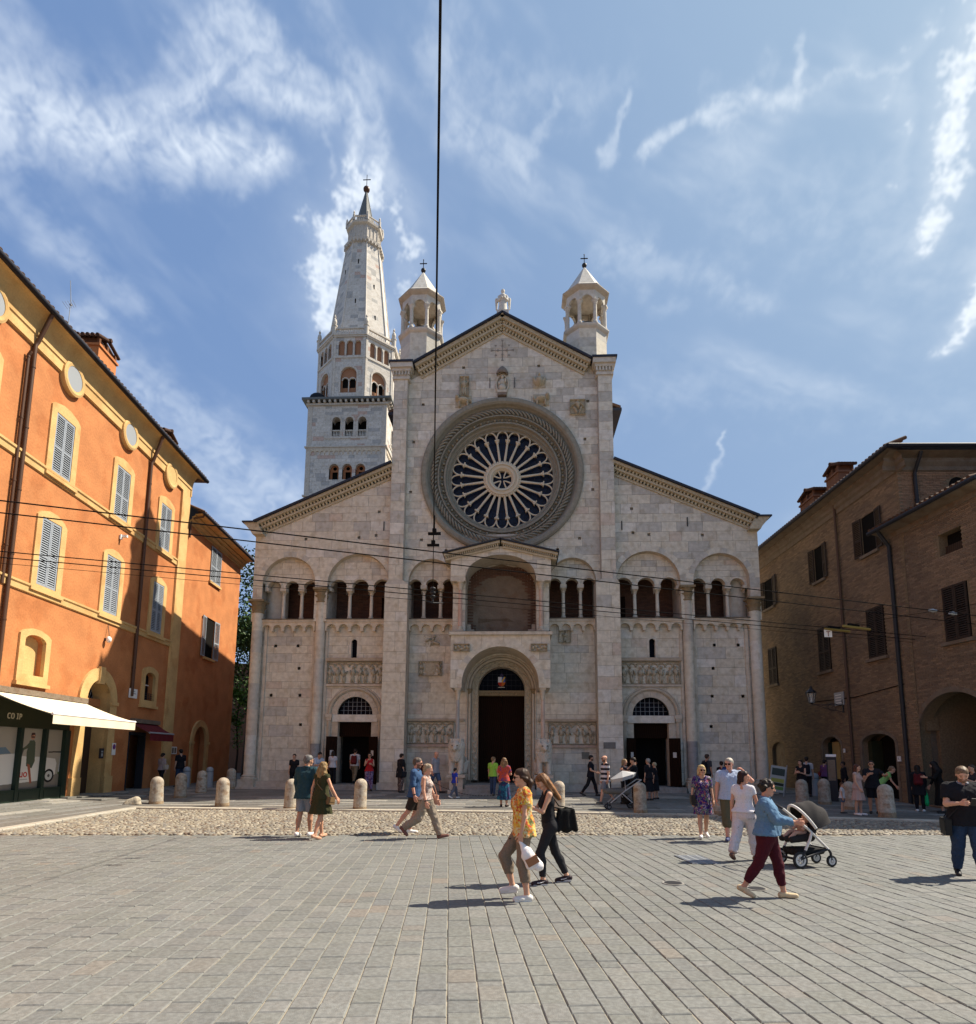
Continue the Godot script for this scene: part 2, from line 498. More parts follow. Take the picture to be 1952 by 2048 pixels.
	for pass_i in 2:
		var arr: PackedFloat32Array = D if pass_i == 0 else B
		for f in (wisps if pass_i == 0 else billows):
			var pl: Array = f[0]
			var ns := pl.size() / 2 - 1
			for s in ns:
				var a := Vector2(pl[s * 2], pl[s * 2 + 1])
				var b := Vector2(pl[s * 2 + 2], pl[s * 2 + 3])
				var wa := lerpf(f[1], f[2], float(s) / ns)
				var wb := lerpf(f[1], f[2], float(s + 1) / ns)
				var wm := maxf(wa, wb) * 3.6
				var ab := b - a
				var l2 := maxf(ab.length_squared(), 1e-6)
				for yy in range(maxi(0, int((90 - maxf(a.y, b.y) - wm) * k)), mini(HH - 1, int((90 - minf(a.y, b.y) + wm) * k)) + 1):
					var el := 90.0 - (yy + 0.5) / k
					var ce := maxf(cos(deg_to_rad(el)), 0.2)
					for xx in range(int((minf(a.x, b.x) - wm / ce + 180) * k), int((maxf(a.x, b.x) + wm / ce + 180) * k) + 1):
						var q := Vector2((xx + 0.5) / k - 180, el)
						var t := clampf((q - a).dot(ab) / l2, 0, 1)
						var d := q - a - ab * t
						d.x *= ce
						var w := lerpf(wa, wb, t)
						var q2 := d.length_squared() / (w * w)
						var g: float = f[3] * (0.68 * exp(-q2) + 0.32 * exp(-q2 * 0.22))
						var id := yy * W + posmod(xx, W)
						if g > arr[id]: arr[id] = g
		if pass_i == 0: D = arr
		else: B = arr
	var n1 := FastNoiseLite.new(); n1.seed = 5; n1.frequency = 0.16; n1.fractal_octaves = 4; n1.noise_type = FastNoiseLite.TYPE_SIMPLEX_SMOOTH
	var n2 := FastNoiseLite.new(); n2.seed = 9; n2.frequency = 0.9; n2.fractal_octaves = 3; n2.noise_type = FastNoiseLite.TYPE_SIMPLEX_SMOOTH
	var n3 := FastNoiseLite.new(); n3.seed = 14; n3.frequency = 0.5; n3.fractal_octaves = 5; n3.fractal_gain = 0.6; n3.noise_type = FastNoiseLite.TYPE_SIMPLEX_SMOOTH
	var sd := SUN_DIR.normalized()
	var px := PackedFloat32Array(); px.resize(W * H * 3)
	for yy in HH:
		var el := 90.0 - (yy + 0.5) / k
		var er := deg_to_rad(el)
		var ce := cos(er)
		var low := pow(1.0 - sin(er), 2.2)
		var xx := 0
		while xx < W:
			var az := (xx + 0.5) / k - 180.0
			var step := 1 if absf(az) < 62.0 else 3
			var ar := deg_to_rad(az)
			var dir := Vector3(sin(ar) * ce, sin(er), -cos(ar) * ce)
			var th := acos(clampf(dir.dot(sd), -1, 1))
			var glow := exp(-pow(th / 0.80, 2.0))
			var r := 0.090; var g := 0.182; var b := 0.400
			var hz := low * 0.55
			r = lerpf(r, 0.40, hz); g = lerpf(g, 0.55, hz); b = lerpf(b, 0.77, hz)
			r = lerpf(r, 0.43, glow * 0.8); g = lerpf(g, 0.56, glow * 0.8); b = lerpf(b, 0.66, glow * 0.8)
			var X := az * 0.55                       # coordinates for the grain of the clouds, in degrees of sky
			var Y := el * 0.8
			var vx := X * 0.80 - Y * 0.60; var vy := X * 0.60 + Y * 0.80
			var veil := n1.get_noise_2d(vx * 0.5 + 40, vy * 1.5) * 0.5 + 0.5
			var v2 := n1.get_noise_2d(X * 0.35 - 70, Y * 0.5 + 11) * 0.5 + 0.5
			var w1 := n1.get_noise_2d(X * 1.6, Y * 1.6)
			var w2 := n1.get_noise_2d(X * 1.6 + 91, Y * 1.6 + 17)
			var f1 := n2.get_noise_2d(X * 1.4, Y * 1.4 + 33)
			var fine := n3.get_noise_2d((vx + w1 * 0.9) * 0.7 + 300, (vy + w2 * 0.9) * 3.0) * 0.5 + 0.5
			var den := 0.03 + 0.24 * smoothstep(0.40, 0.85, veil) * smoothstep(0.30, 0.75, v2) * (0.5 + fine)
			var sx := posmod(xx + int((w1 * 1.3 + f1 * 0.16) / maxf(ce, 0.3) * k), W)
			var sy := clampi(yy + int((w2 * 1.1 + f1 * 0.13) * k), 0, HH - 1)
			var dd := D[sy * W + sx]
			if dd > 0.01:
				var comb := n3.get_noise_2d((vx + w1 * 1.6) * 1.9, (vy + w2 * 1.6) * 0.5) * 0.5 + 0.5
				var body := n3.get_noise_2d(X * 0.9 + 77, Y * 0.9) * 0.5 + 0.5
				var e := smoothstep(0.26, 0.66, comb * 0.55 + body * 0.45) * 0.72 + 0.28 * smoothstep(0.3, 0.7, fine)
				den += dd * (0.30 + 1.0 * e) * smoothstep(0.0, 0.22, dd + (body - 0.5) * 0.26)
			var bb := B[sy * W + sx]
			var lit := 0.0
			if bb > 0.02:
				var puff := n3.get_noise_2d(X * 1.0 + 200, Y * 1.0) * 0.5 + 0.5
				var pf := n2.get_noise_2d(X * 3.2 + 9, Y * 3.2) * 0.5 + 0.5
				var bd := smoothstep(0.28, 0.85, bb * 0.95 + (puff - 0.5) * 1.1 + (pf - 0.5) * 0.30) * smoothstep(0.02, 0.35, bb)
				bd = maxf(bd * minf(1.0, 0.3 + bb), bb * 0.42)
				den = 1.0 - (1.0 - den) * (1.0 - bd)
				lit = (pf - 0.5) * 0.16 * bd
			den = clampf(den, 0, 0.95)
			var wr := 0.64 + lit + 0.14 * glow; var wg := 0.715 + lit + 0.12 * glow; var wb := 0.82 + lit + 0.05 * glow
			for q in step:
				if xx + q >= W: break
				var id := (yy * W + (xx + q + W / 2) % W) * 3   # north (-z) is the picture's edge
				px[id] = lerpf(r, wr, den); px[id + 1] = lerpf(g, wg, den); px[id + 2] = lerpf(b, wb, den)
			xx += step
	for yy in range(HH, H):
		for xx in W:
			var id := (yy * W + xx) * 3
			px[id] = 0.20; px[id + 1] = 0.19; px[id + 2] = 0.17
	return Image.create_from_data(W, H, false, Image.FORMAT_RGBF, px.to_byte_array())

# ------------------------------------------------------------------ the ground
func kerb_z(x: float) -> float:
	return 8.02 + (0.0085 * x * x if x > 0 else 0.0)

func terrace_y(x: float, z: float) -> float:
	return 0.065 + 0.235 * maxf(clampf((7.5 - z) / 7.5, 0, 1), clampf((-12.2 - x) / 3.0, 0, 1))

func cobble_end(x: float) -> float:
	return 13.85 - 0.104 * x

func build_ground() -> void:
	var b := MB.new(); b.col = Color(0.2, 0.19, 0.17)
	b.quad(Vector3(-500, -0.06, 500), Vector3(500, -0.06, 500), Vector3(500, -0.06, -500), Vector3(-500, -0.06, -500))
	var g := obj("ground", b, M["slab"], self); tag(g, "", "", "", "structure")
	# ---- the piazza of small stone pavers laid in long rows
	var pz := node("piazza_paving", self); tag(pz, "grey stone paving of the piazza in long rows", "", "", "structure")
	b = MB.new(); b.col = Color(1, 1, 1)
	b.quad(Vector3(-34, -0.011, 60), Vector3(34, -0.011, 60), Vector3(34, -0.011, 9), Vector3(-34, -0.011, 9))
	obj("joint_sand", b, M["sand"], pz)
	var dir := Vector3(-0.11, 0, -1).normalized()     # the rows run away from the viewer
	var acr := Vector3(-dir.z, 0, dir.x)
	var eye := Vector3(0.81, 1.85, 28.99)
	var near := []
	var rest := []
	var u := -24.0
	var o := Vector3(0.8, 0, 24)
	var jit := FastNoiseLite.new(); jit.seed = 3; jit.frequency = 0.35
	while u < 24.0:
		var w := rf(0.19, 0.25)
		var t := -5.5 + rf(0, 0.3)
		var tone := rf(-0.012, 0.012)
		while t < 14.0:
			var l := rf(0.19, 0.40) if rng.randf() > 0.12 else rf(0.12, 0.2)
			var ce := o + acr * (u + w / 2) + dir * (t + l / 2)
			var dz := eye.z - ce.z
			if ce.z > cobble_end(ce.x) + 0.05 and absf(ce.x - 0.2) < dz * 0.85 + 3.5 and ce.x > -12.0 + 0.1 * (ce.z - 8):
				var cc := jit.get_noise_2d(ce.x, ce.z) * 0.02 + tone * 0.6 + rf(-0.012, 0.012)
				var base := Color(0.208 + cc, 0.211 + cc, 0.198 + cc)
				var rr := rng.randf()
				if rr < 0.03: base = base.lerp(Color(0.25, 0.215, 0.18), rf(0.2, 0.7))
				elif rr < 0.09: base = base.lerp(Color(0.165, 0.17, 0.17), 0.45)
				elif rr < 0.15: base = base.lerp(Color(0.25, 0.248, 0.23), 0.5)
				var in_view := absf(ce.x - 0.8 + 0.05 * dz) < dz * 0.80 and dz > 3.3
				var e := [ce, Vector3(w - rf(0.006, 0.011), 0.05, l - rf(0.004, 0.008)), base, rf(-0.004, 0.004), rf(-0.006, 0.006), rf(-0.006, 0.006)]
				if in_view: near.append([w * l / pow(dz, 3), e])
				else: rest.append(e)
			t += l
		u += w
	near.sort_custom(func(p, q): return p[0] > q[0])
	var rs := MB.new()
	for i in near.size():
		if i >= 300: rest.append(near[i][1])
	for i in mini(300, near.size()):
		b = MB.new(); paver(b, near[i][1], dir, acr)
		obj("paver", b, M["paver"], pz)
	for e in rest: paver(rs, e, dir, acr)
	stuff(obj("pavers", rs, M["paver"], pz))
	# ---- the strip of river cobbles
	var cs := node("cobblestone_strip", self); tag(cs, "strip of rounded river cobbles between piazza and church pavement", "", "", "structure")
	b = MB.new(); b.col = Color(1, 1, 1)
	b.quad(Vector3(-16, -0.012, 16.5), Vector3(30, -0.012, 11.5), Vector3(30, -0.012, 4.0), Vector3(-16, -0.012, 4.0))
	obj("sand_bed", b, M["sand"], cs)
	var cob := MB.new(); cob.ball(Vector3.ZERO, Vector3(0.5, 0.5, 0.5), 8, 5)
	var xfs := []
	var cols := PackedColorArray()
	var z := 7.9
	while z < 15.6:
		var x := -12.6 + rf(0, 0.1)
		while x < 24.0:
			var zz := z + rf(-0.03, 0.03)
			if zz > kerb_z(x) + 0.28 and zz < cobble_end(x) - 0.02 and x > -12.0 + 0.1 * (zz - 8):
				var s := rf(0.075, 0.125)
				xfs.append(Transform3D(Basis.from_euler(Vector3(rf(-0.3, 0.3), rf(0, TAU), rf(-0.3, 0.3))).scaled_local(Vector3(s * rf(1.0, 1.5), s * 0.62, s * rf(0.8, 1.05))), Vector3(x, rf(-0.012, 0.008), zz)))
				var q := rf(0, 1)
				var c := Color(0.31, 0.265, 0.195).lerp(Color(0.225, 0.21, 0.185), q)
				if rng.randf() < 0.15: c = Color(0.42, 0.375, 0.29)
				elif rng.randf() < 0.12: c = Color(0.20, 0.15, 0.11)
				cols.append(c)
			x += rf(0.085, 0.125)
		z += 0.085
	multi("cobbles", cob.mesh(), M["cobble"], cs, xfs, cols)
	# ---- the raised pavement in front of the church and the houses
	var pv := node("church_pavement", self); tag(pv, "raised pavement of large grey slabs along church and houses", "", "", "structure")
	b = MB.new(); b.col = Color(0.17, 0.16, 0.145)
	var f1 := func(p, q): var x: float = lerpf(-40, 40, p); var zt: float = lerpf(-30.0, kerb_z(x), q); return Vector3(x, terrace_y(x, zt) - 0.014, zt)
	b.grid(40, 24, f1)
	var f2 := func(p, q): var zt: float = lerpf(45, 7.8, q); var x: float = lerpf(-30.0, -12.0 + 0.1 * (zt - 8), p); return Vector3(x, terrace_y(x, zt) - 0.016, zt)
	b.grid(12, 20, f2)
	obj("slab_bed", b, M["slab"], pv)
	var slabs := []
	z = -2.6
	while z < 7.6:
		var d := rf(0.42, 0.62)
		var x := -19.0 + rf(0, 0.8)
		while x < 19.0:
			var l := rf(0.7, 1.5)
			var zc := z + d / 2
			if zc + d / 2 < kerb_z(x + l / 2) - 0.32 and not (zc < 0.3 and absf(x) < 12.4):
				slabs.append([x + l / 2, zc, l, d])
			x += l
		z += d
	var x2 := -18.5
	while x2 < -11.0:
		var wdt := rf(0.45, 0.6)
		z = 7.75
		while z < 30.0:
			var l := rf(0.8, 1.5)
			if x2 + wdt < -12.35 + 0.1 * (z - 8): slabs.append([x2 + wdt / 2, z + l / 2, wdt, l])
			z += l
		x2 += wdt
	var sl := []
	for s in slabs:
		var dz: float = 29.0 - s[1]
		sl.append([s[2] * s[3] / pow(maxf(dz, 4), 3) * (0.01 if absf(s[0] - 0.8) > dz * 0.85 else 1.0), s])
	sl.sort_custom(func(p, q): return p[0] > q[0])
	rs = MB.new()
	for i in sl.size():
		var s = sl[i][1]
		b = rs if i >= 300 else MB.new()
		var g2 := rf(-0.035, 0.04)
		b.col = Color(0.205 + g2, 0.20 + g2, 0.185 + g2) if rng.randf() < 0.85 else Color(0.34, 0.325, 0.29)
		var ya := terrace_y(s[0], s[1])
		b.chamfer(Vector3(s[0], ya - 0.025, s[1]), Vector3(s[2] - 0.012, 0.05, s[3] - 0.012), Basis.IDENTITY, 0.006)
		if i < 300: obj("slab", b, M["slab"], pv)
	stuff(obj("slabs", rs, M["slab"], pv))
	# kerb of pale stones
	var kx := -12.3
	while kx < 22.0:
		var l := rf(0.9, 1.5)
		var a := Vector3(kx, 0, kerb_z(kx)); var c := Vector3(kx + l, 0, kerb_z(kx + l))
		var dv := (c - a).normalized()
		b = MB.new(); b.col = Color(0.50, 0.455, 0.37) * rf(0.88, 1.1)
		b.chamfer((a + c) / 2 + Vector3(0, -0.015, 0), Vector3(a.distance_to(c) - 0.012, 0.17, 0.34), Basis(dv, Vector3.UP, dv.cross(Vector3.UP)), 0.015)
		obj("kerb_stone", b, M["slab"], pv)
		kx += l
	var kz := 8.3
	while kz < 34.0:
		var l := rf(0.9, 1.5)
		b = MB.new(); b.col = Color(0.42, 0.39, 0.33) * rf(0.88, 1.1)
		var dv := Vector3(0.1, 0, 1).normalized()
		b.chamfer(Vector3(-12.1 + 0.1 * (kz + l / 2 - 8), -0.01, kz + l / 2), Vector3(l - 0.012, 0.16, 0.3), Basis(dv, Vector3.UP, dv.cross(Vector3.UP)), 0.015)
		obj("kerb_stone", b, M["slab"], pv)
		kz += l
	# ironwork let into the paving
	for e in [[4.05, 17.05, 0.95, 0.50, "rectangular iron drain grate in the paving right of the two women"], [3.1, 19.25, 0.26, 0.26, "round iron cover in the paving below the drain grate, left one"], [4.2, 19.55, 0.24, 0.24, "small round iron cover in the paving by the woman in denim"], [7.5, 20.6, 0.22, 0.22, "small round iron cover in the paving at the right, near the man in black"]]:
		var rnd: bool = e[2] < 0.5
		var t := thing("drain_grate" if not rnd else "manhole_cover", e[4], "drain grate" if not rnd else "manhole cover", Transform3D(Basis(dir * -1, Vector3.UP, Vector3.UP.cross(dir) * 1.0).orthonormalized() if not rnd else Basis.IDENTITY, Vector3(e[0], 0.006, e[1])))
		if rnd:
			b = MB.new(); b.lathe(P2([e[2] / 2, -0.01, e[2] / 2, 0.006, e[2] / 2 - 0.02, 0.008, 0.0, 0.006]), 24)
			obj("lid", b, M["iron"], t)
			b = MB.new(); b.col = Color(0.3, 0.29, 0.27)
			b.lathe(P2([e[2] / 2 + 0.03, -0.01, e[2] / 2 + 0.03, 0.003, e[2] / 2 + 0.002, 0.003]), 24)
			obj("frame", b, M["slab"], t)
		else:
			b = MB.new(); b.box(Vector3(0, -0.004, 0), Vector3(e[3], 0.006, e[2])); obj("pit", b, M["dark"], t, Transform3D(Basis(Vector3.UP, PI / 2), Vector3.ZERO))
			for i in 12:
				b = MB.new(); b.box(Vector3(-e[2] / 2 + (i + 0.5) * e[2] / 12, 0.004, 0), Vector3(0.032, 0.012, e[3])); obj("bar", b, M["metal_grey"], t)
			for i in 3:
				b = MB.new(); b.box(Vector3(0, 0.0032, -e[3] / 2 + (i + 0.5) * e[3] / 3), Vector3(e[2], 0.011, 0.03)); obj("cross_bar", b, M["metal_grey"], t)

func paver(b: MB, e: Array, dir: Vector3, acr: Vector3) -> void:
	b.col = e[2]
	var bs := Basis(acr, Vector3.UP, -dir) * Basis.from_euler(Vector3(e[4], 0, e[5]))
	b.chamfer(e[0] + Vector3(0, -0.025 + e[3], 0), e[1], bs, 0.008)

# ------------------------------------------------------------------ stone walls, block by block
var blocks := []          # [outline, z, proud, colour]
var mortar: MB

func stone_col(x: float, y: float) -> Color:
	var up := smoothstep(8.0, 17.0, y)
	var r := rng.randf()
	var warm := Color(0.655, 0.565, 0.415).lerp(Color(0.71, 0.635, 0.49), rng.randf())
	var pale := Color(0.70, 0.645, 0.53).lerp(Color(0.63, 0.58, 0.475), rng.randf())
	var c := warm.lerp(pale, clampf(0.25 + up * 0.6 + rf(-0.25, 0.25), 0, 1))
	var g := 0.05 + 0.26 * up + (0.10 * up if x > 1 else 0.0)
	if r < g: c = Color(0.395, 0.375, 0.335).lerp(Color(0.48, 0.455, 0.405), rng.randf())
	elif r < g + 0.05: c = Color(0.56, 0.42, 0.32).lerp(Color(0.62, 0.53, 0.41), rng.randf())
	elif r < g + 0.12: c = Color(0.73, 0.69, 0.61)
	elif r < g + 0.17 and y < 4.0: c = Color(0.44, 0.38, 0.30)
	return c.lerp(Color(0.70, 0.655, 0.565), 0.42) * rf(0.97, 1.05)

func wall(outer: PackedVector2Array, holes: Array, z: float, h0 := 0.34, h1 := 0.56, w0 := 0.55, w1 := 1.35, proud := 0.006, colf: Variant = null) -> void:
	var bx := box2(outer)
	var simple := outer.size() == 4 and absf(area2(outer) - bx.size.x * bx.size.y) < 0.001
	var y := bx.position.y
	while y < bx.end.y - 0.01:
		var h := rf(h0, h1)
		if bx.end.y - y - h < h0 * 0.6: h = bx.end.y - y
		var x := bx.position.x - (0.0 if w0 > 3 else rf(0, w0 * 0.9))
		if bx.size.x < w1 * 1.3: x = bx.position.x
		while x < bx.end.x - 0.01:
			var w := rf(w0, w1)
			if bx.end.x - x - w < w0 * 0.5: w = bx.end.x - x
			var rc := rectp(maxf(x, bx.position.x), minf(x + w, bx.end.x), y, y + h)
			x += w
			if rc[1].x - rc[0].x < 0.03: continue
			for p in pieces(rc, PackedVector2Array() if simple else outer, holes):
				var ce := box2(p).get_center()
				var c: Color = colf.call(ce.x, ce.y) if colf != null else stone_col(ce.x, ce.y)
				blocks.append([p, z, proud + rf(-0.004, 0.005), c])
				mortar.flat(p, z - 0.014)
		y += h

func voussoirs(cx: float, cy: float, r0: float, r1: float, n: int, z: float, proud := 0.02, a0 := 0.0, a1 := PI, seg := 3) -> void:
	for i in n:
		var p := ring_seg(cx, cy, r0, r1, lerpf(a0, a1, float(i) / n), lerpf(a0, a1, float(i + 1) / n), seg)
		var c := stone_col(cx, cy + 3.0)
		blocks.append([p, z, proud + rf(-0.003, 0.003), c])
		mortar.flat(p, z - 0.012)

func emit_blocks(parent: Node3D, m: Material, most := 300, inset := 0.006, back := 0.03) -> void:
	var bl := []
	for e in blocks: bl.append([area2(e[0]), e])
	bl.sort_custom(func(a, b): return a[0] > b[0])
	var rest := MB.new()
	for i in bl.size():
		var e = bl[i][1]
		var b := MB.new() if i < most else rest
		b.col = e[3]
		var ins := Geometry2D.offset_polygon(e[0], -inset)
		for p in (ins if ins.size() > 0 else [e[0]]):
			if p.size() >= 3: b.prism(p, e[1] - back, e[1] + e[2])
		if i < most: obj("stone_block", b, m, parent)
	stuff(obj("stone_blocks", rest, m, parent))
	stuff(obj("mortar", mortar, M["mortar"], parent))
	blocks = []

func box_part(called: String, m: String, parent: Node3D, x0: float, x1: float, y0: float, y1: float, z0: float, z1: float, col := Color(1, 1, 1)) -> MeshInstance3D:
	var b := MB.new(); b.col = col; b.bb(x0, x1, y0, y1, z0, z1)
	return obj(called, b, M[m], parent)

# a column: shaft, capital and base
func column(parent: Node3D, x: float, z: float, y0: float, y1: float, r: float, caph: float, col: Color, m := "stone", baseh := -1.0, called := "column") -> MeshInstance3D:
	if baseh < 0: baseh = r * 1.3
	var b := MB.new(); b.col = col
	var s0 := y0 + baseh; var s1 := y1 - caph
	b.lathe(P2([r, s0, r * 0.98, lerpf(s0, s1, 0.4), r * 0.9, s1]), 14)
	var o := obj(called, b, M[m], parent, Transform3D(Basis.IDENTITY, Vector3(x, 0, z)))
	b = MB.new(); b.col = Color(0.62, 0.54, 0.42)
	b.lathe(P2([r * 0.92, s1, r * 1.12, s1 + 0.02, r * 1.12, s1 + 0.05, r * 0.98, s1 + 0.06]), 14)
	b.lathe(P2([r * 0.98, s1 + 0.05, r * 1.1, s1 + caph * 0.35, r * 1.5, s1 + caph * 0.55, r * 1.2, s1 + caph * 0.56]), 24, Transform3D.IDENTITY, true, 0.0, 0.13, 8)
	b.lathe(P2([r * 1.1, s1 + caph * 0.5, r * 1.3, s1 + caph * 0.7, r * 1.75, s1 + caph * 0.84, r * 1.3, s1 + caph * 0.86]), 24, Transform3D.IDENTITY, true, 0.3, 0.14, 8)
	b.box(Vector3(0, s1 + caph * 0.93, 0), Vector3(r * 3.3, caph * 0.15, r * 3.3))
	obj("capital", b, M["stone"], o)
	b = MB.new(); b.col = Color(0.58, 0.51, 0.41)
	b.box(Vector3(0, y0 + baseh * 0.2, 0), Vector3(r * 3.0, baseh * 0.4, r * 3.0))
	b.lathe(P2([r * 1.4, y0 + baseh * 0.4, r * 1.45, y0 + baseh * 0.55, r * 1.25, y0 + baseh * 0.7, r * 1.3, y0 + baseh * 0.8, r * 1.05, y0 + baseh]), 14)
	obj("base", b, M["stone"], o)
	return o

# carved relief: a panel whose surface swells where the figures are
func relief(parent: Node3D, called: String, cx: float, cy: float, w: float, h: float, z: float, blobs: Array, nx: int, ny: int, m := "carved", rim := 0.03) -> MeshInstance3D:
	var nz := FastNoiseLite.new(); nz.seed = int(cx * 100) + 5; nz.frequency = 9.0; nz.fractal_octaves = 3
	var f := func(u, v):
		var x: float = (u - 0.5) * w; var y: float = (v - 0.5) * h
		var d := 0.0
		for e in blobs:   # [x, y, rx, ry, angle, height]
			var dx: float = x - e[0]; var dy: float = y - e[1]
			if absf(dx) > e[6] or absf(dy) > e[6]: continue
			var cs := cos(e[4]); var sn := sin(e[4])
			var q: float = pow((dx * cs + dy * sn) / e[2], 2.0) + pow((-dx * sn + dy * cs) / e[3], 2.0)
			if q < 1.0: d = maxf(d, 2.1 * e[5] * sqrt(1.0 - q))
		var edge: float = minf(minf(u, 1 - u) * w, minf(v, 1 - v) * h)
		if edge < rim: d = maxf(d, 0.13)
		return Vector3(x, y, 0.012 + d + 0.008 * nz.get_noise_2d(x, y) - (0.10 if edge < 0.0005 else 0.0))
	var b := MB.new(); b.col = Color(1.15, 1.12, 1.06); b.grid(nx, ny, f)
	return obj(called, b, M[m], parent, Transform3D(Basis.IDENTITY, Vector3(cx, cy, z)))

func blob(x: float, y: float, rx: float, ry: float, a: float, hgt: float) -> Array:
	return [x, y, rx, ry, a, hgt, maxf(rx, ry)]

func figure_blobs(out: Array, x: float, y0: float, h: float, lean := 0.0) -> void:   # one standing carved figure
	out.append(blob(x + lean * h * 0.5, y0 + h * 0.88, h * 0.075, h * 0.095, 0, 0.10))
	out.append(blob(x + lean * h * 0.3, y0 + h * 0.60, h * 0.125, h * 0.23, -lean, 0.085))
	out.append(blob(x - h * 0.05, y0 + h * 0.22, h * 0.065, h * 0.25, -lean * 0.5, 0.07))
	out.append(blob(x + h * 0.06, y0 + h * 0.22, h * 0.06, h * 0.25, lean * 0.6, 0.07))
	out.append(blob(x + h * 0.13, y0 + h * 0.58, h * 0.035, h * 0.17, rf(-0.9, 0.5), 0.095))
	out.append(blob(x - h * 0.12, y0 + h * 0.60, h * 0.035, h * 0.16, rf(-0.5, 0.9), 0.09))

func frieze(parent: Node3D, cx: float, cy: float, w: float, h: float, z: float) -> void:
	var bl := []
	var n := int(round(w / 0.36))
	for i in n:
		var x := -w / 2 + (i + 0.5) * w / n
		figure_blobs(bl, x + rf(-0.05, 0.05), -h / 2 + 0.06, h * rf(0.68, 0.8), rf(-0.25, 0.25))
		for k in 9:   # little arches above the heads
			var a := PI * k / 8
			bl.append(blob(x + cos(a) * w / n * 0.48, h / 2 - 0.22 + sin(a) * 0.13, 0.035, 0.035, 0, 0.05))
	relief(parent, "frieze", cx, cy, w, h, z, bl, int(w * 46), int(h * 46))

func lombard(parent: Node3D, x0: float, x1: float, n: int, yt: float, z0: float, z1: float, drop := 0.46, m := "stone", col := Color(0.66, 0.57, 0.44)) -> void:
	var p := P2([x1, yt, x0, yt])
	var w := (x1 - x0) / n
	var yb := yt - drop
	for i in n:
		var xa := x0 + i * w
		var pw := w * 0.11
		p.append_array(P2([xa, yb + (drop * 0.12 if i == 0 else 0.0), xa + pw, yb + 0.02]))
		for k in 9:
			var a := PI - PI * k / 8
			p.append(Vector2(xa + w / 2 + cos(a) * (w / 2 - pw), yb + drop * 0.28 + sin(a) * (w / 2 - pw)))
		p.append(Vector2(xa + w - pw, yb + 0.02))
	p.append(Vector2(x1, yb + drop * 0.1))
	var b := MB.new(); b.col = col; b.prism(p, z0, z1)
	obj("arched_corbel_band", b, M[m], parent)

# a sloping cornice from a to b (in the wall plane) with rows of small blocks
func rake(parent: Node3D, a: Vector2, b2: Vector2, z: float, th: float, out: float) -> void:
	var d := (b2 - a)
	var len := d.length()
	d = d / len
	if d.x < 0:
		var t := a; a = b2; b2 = t; d = -d
	var nrm := Vector2(-d.y, d.x)
	var bs := Basis(Vector3(d.x, d.y, 0), Vector3(nrm.x, nrm.y, 0), Vector3(0, 0, 1))
	var mid := (a + b2) / 2
	var at := func(off: float): return Vector3(mid.x + nrm.x * off, mid.y + nrm.y * off, z)
	var b := MB.new(); b.col = Color(1.15, 1.1, 1.0)
	b.box(at.call(-th * 0.18) + Vector3(0, 0, out * 0.5 - 0.1), Vector3(len, th * 0.20, out + 0.2), bs)
	b.box(at.call(-th * 0.52) + Vector3(0, 0, out * 0.31 - 0.1), Vector3(len, th * 0.14, out * 0.62 + 0.2), bs)
	b.box(at.call(-th * 0.86) + Vector3(0, 0, out * 0.1 - 0.1), Vector3(len, th * 0.16, out * 0.2 + 0.2), bs)
	var o := obj("cornice", b, M["cornice"], parent)
	var dn := MB.new(); dn.col = Color(1.1, 1.05, 0.95)
	var n := int(len / 0.17)
	for i in n:
		var s := (i + 0.5) / n * len - len / 2
		var q := Vector3(d.x, d.y, 0) * s
		dn.box(at.call(-th * 0.36) + q + Vector3(0, 0, out * 0.44), Vector3(0.085, th * 0.18, out * 0.5), bs)
		dn.box(at.call(-th * 0.69) + q + Vector3(0, 0, out * 0.22), Vector3(0.085, th * 0.2, out * 0.34), bs)
	stuff(obj("dentils", dn, M["cornice"], o))
	b = MB.new(); b.col = Color(1, 1, 1)
	b.box(at.call(-0.02) + Vector3(0, 0, out * 0.5 - 0.45), Vector3(len, 0.09, out + 1.2), bs)
	obj("roof_edge", b, M["roof_edge"], parent)

func loggia_bricks(parent: Node3D, x0: float, x1: float, y0: float, y1: float, z: float, avoid: Array) -> void:
	var xfs := []
	var cols := PackedColorArray()
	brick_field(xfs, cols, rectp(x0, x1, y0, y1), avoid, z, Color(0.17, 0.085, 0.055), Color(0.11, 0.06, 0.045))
	multi("bricks", unit_brick(), M["brick"], parent, xfs, cols)

var brick_mesh: ArrayMesh
func unit_brick() -> ArrayMesh:
	if brick_mesh == null:
		var b := MB.new(); b.box(Vector3.ZERO, Vector3(1, 1, 1)); brick_mesh = b.mesh()
	return brick_mesh

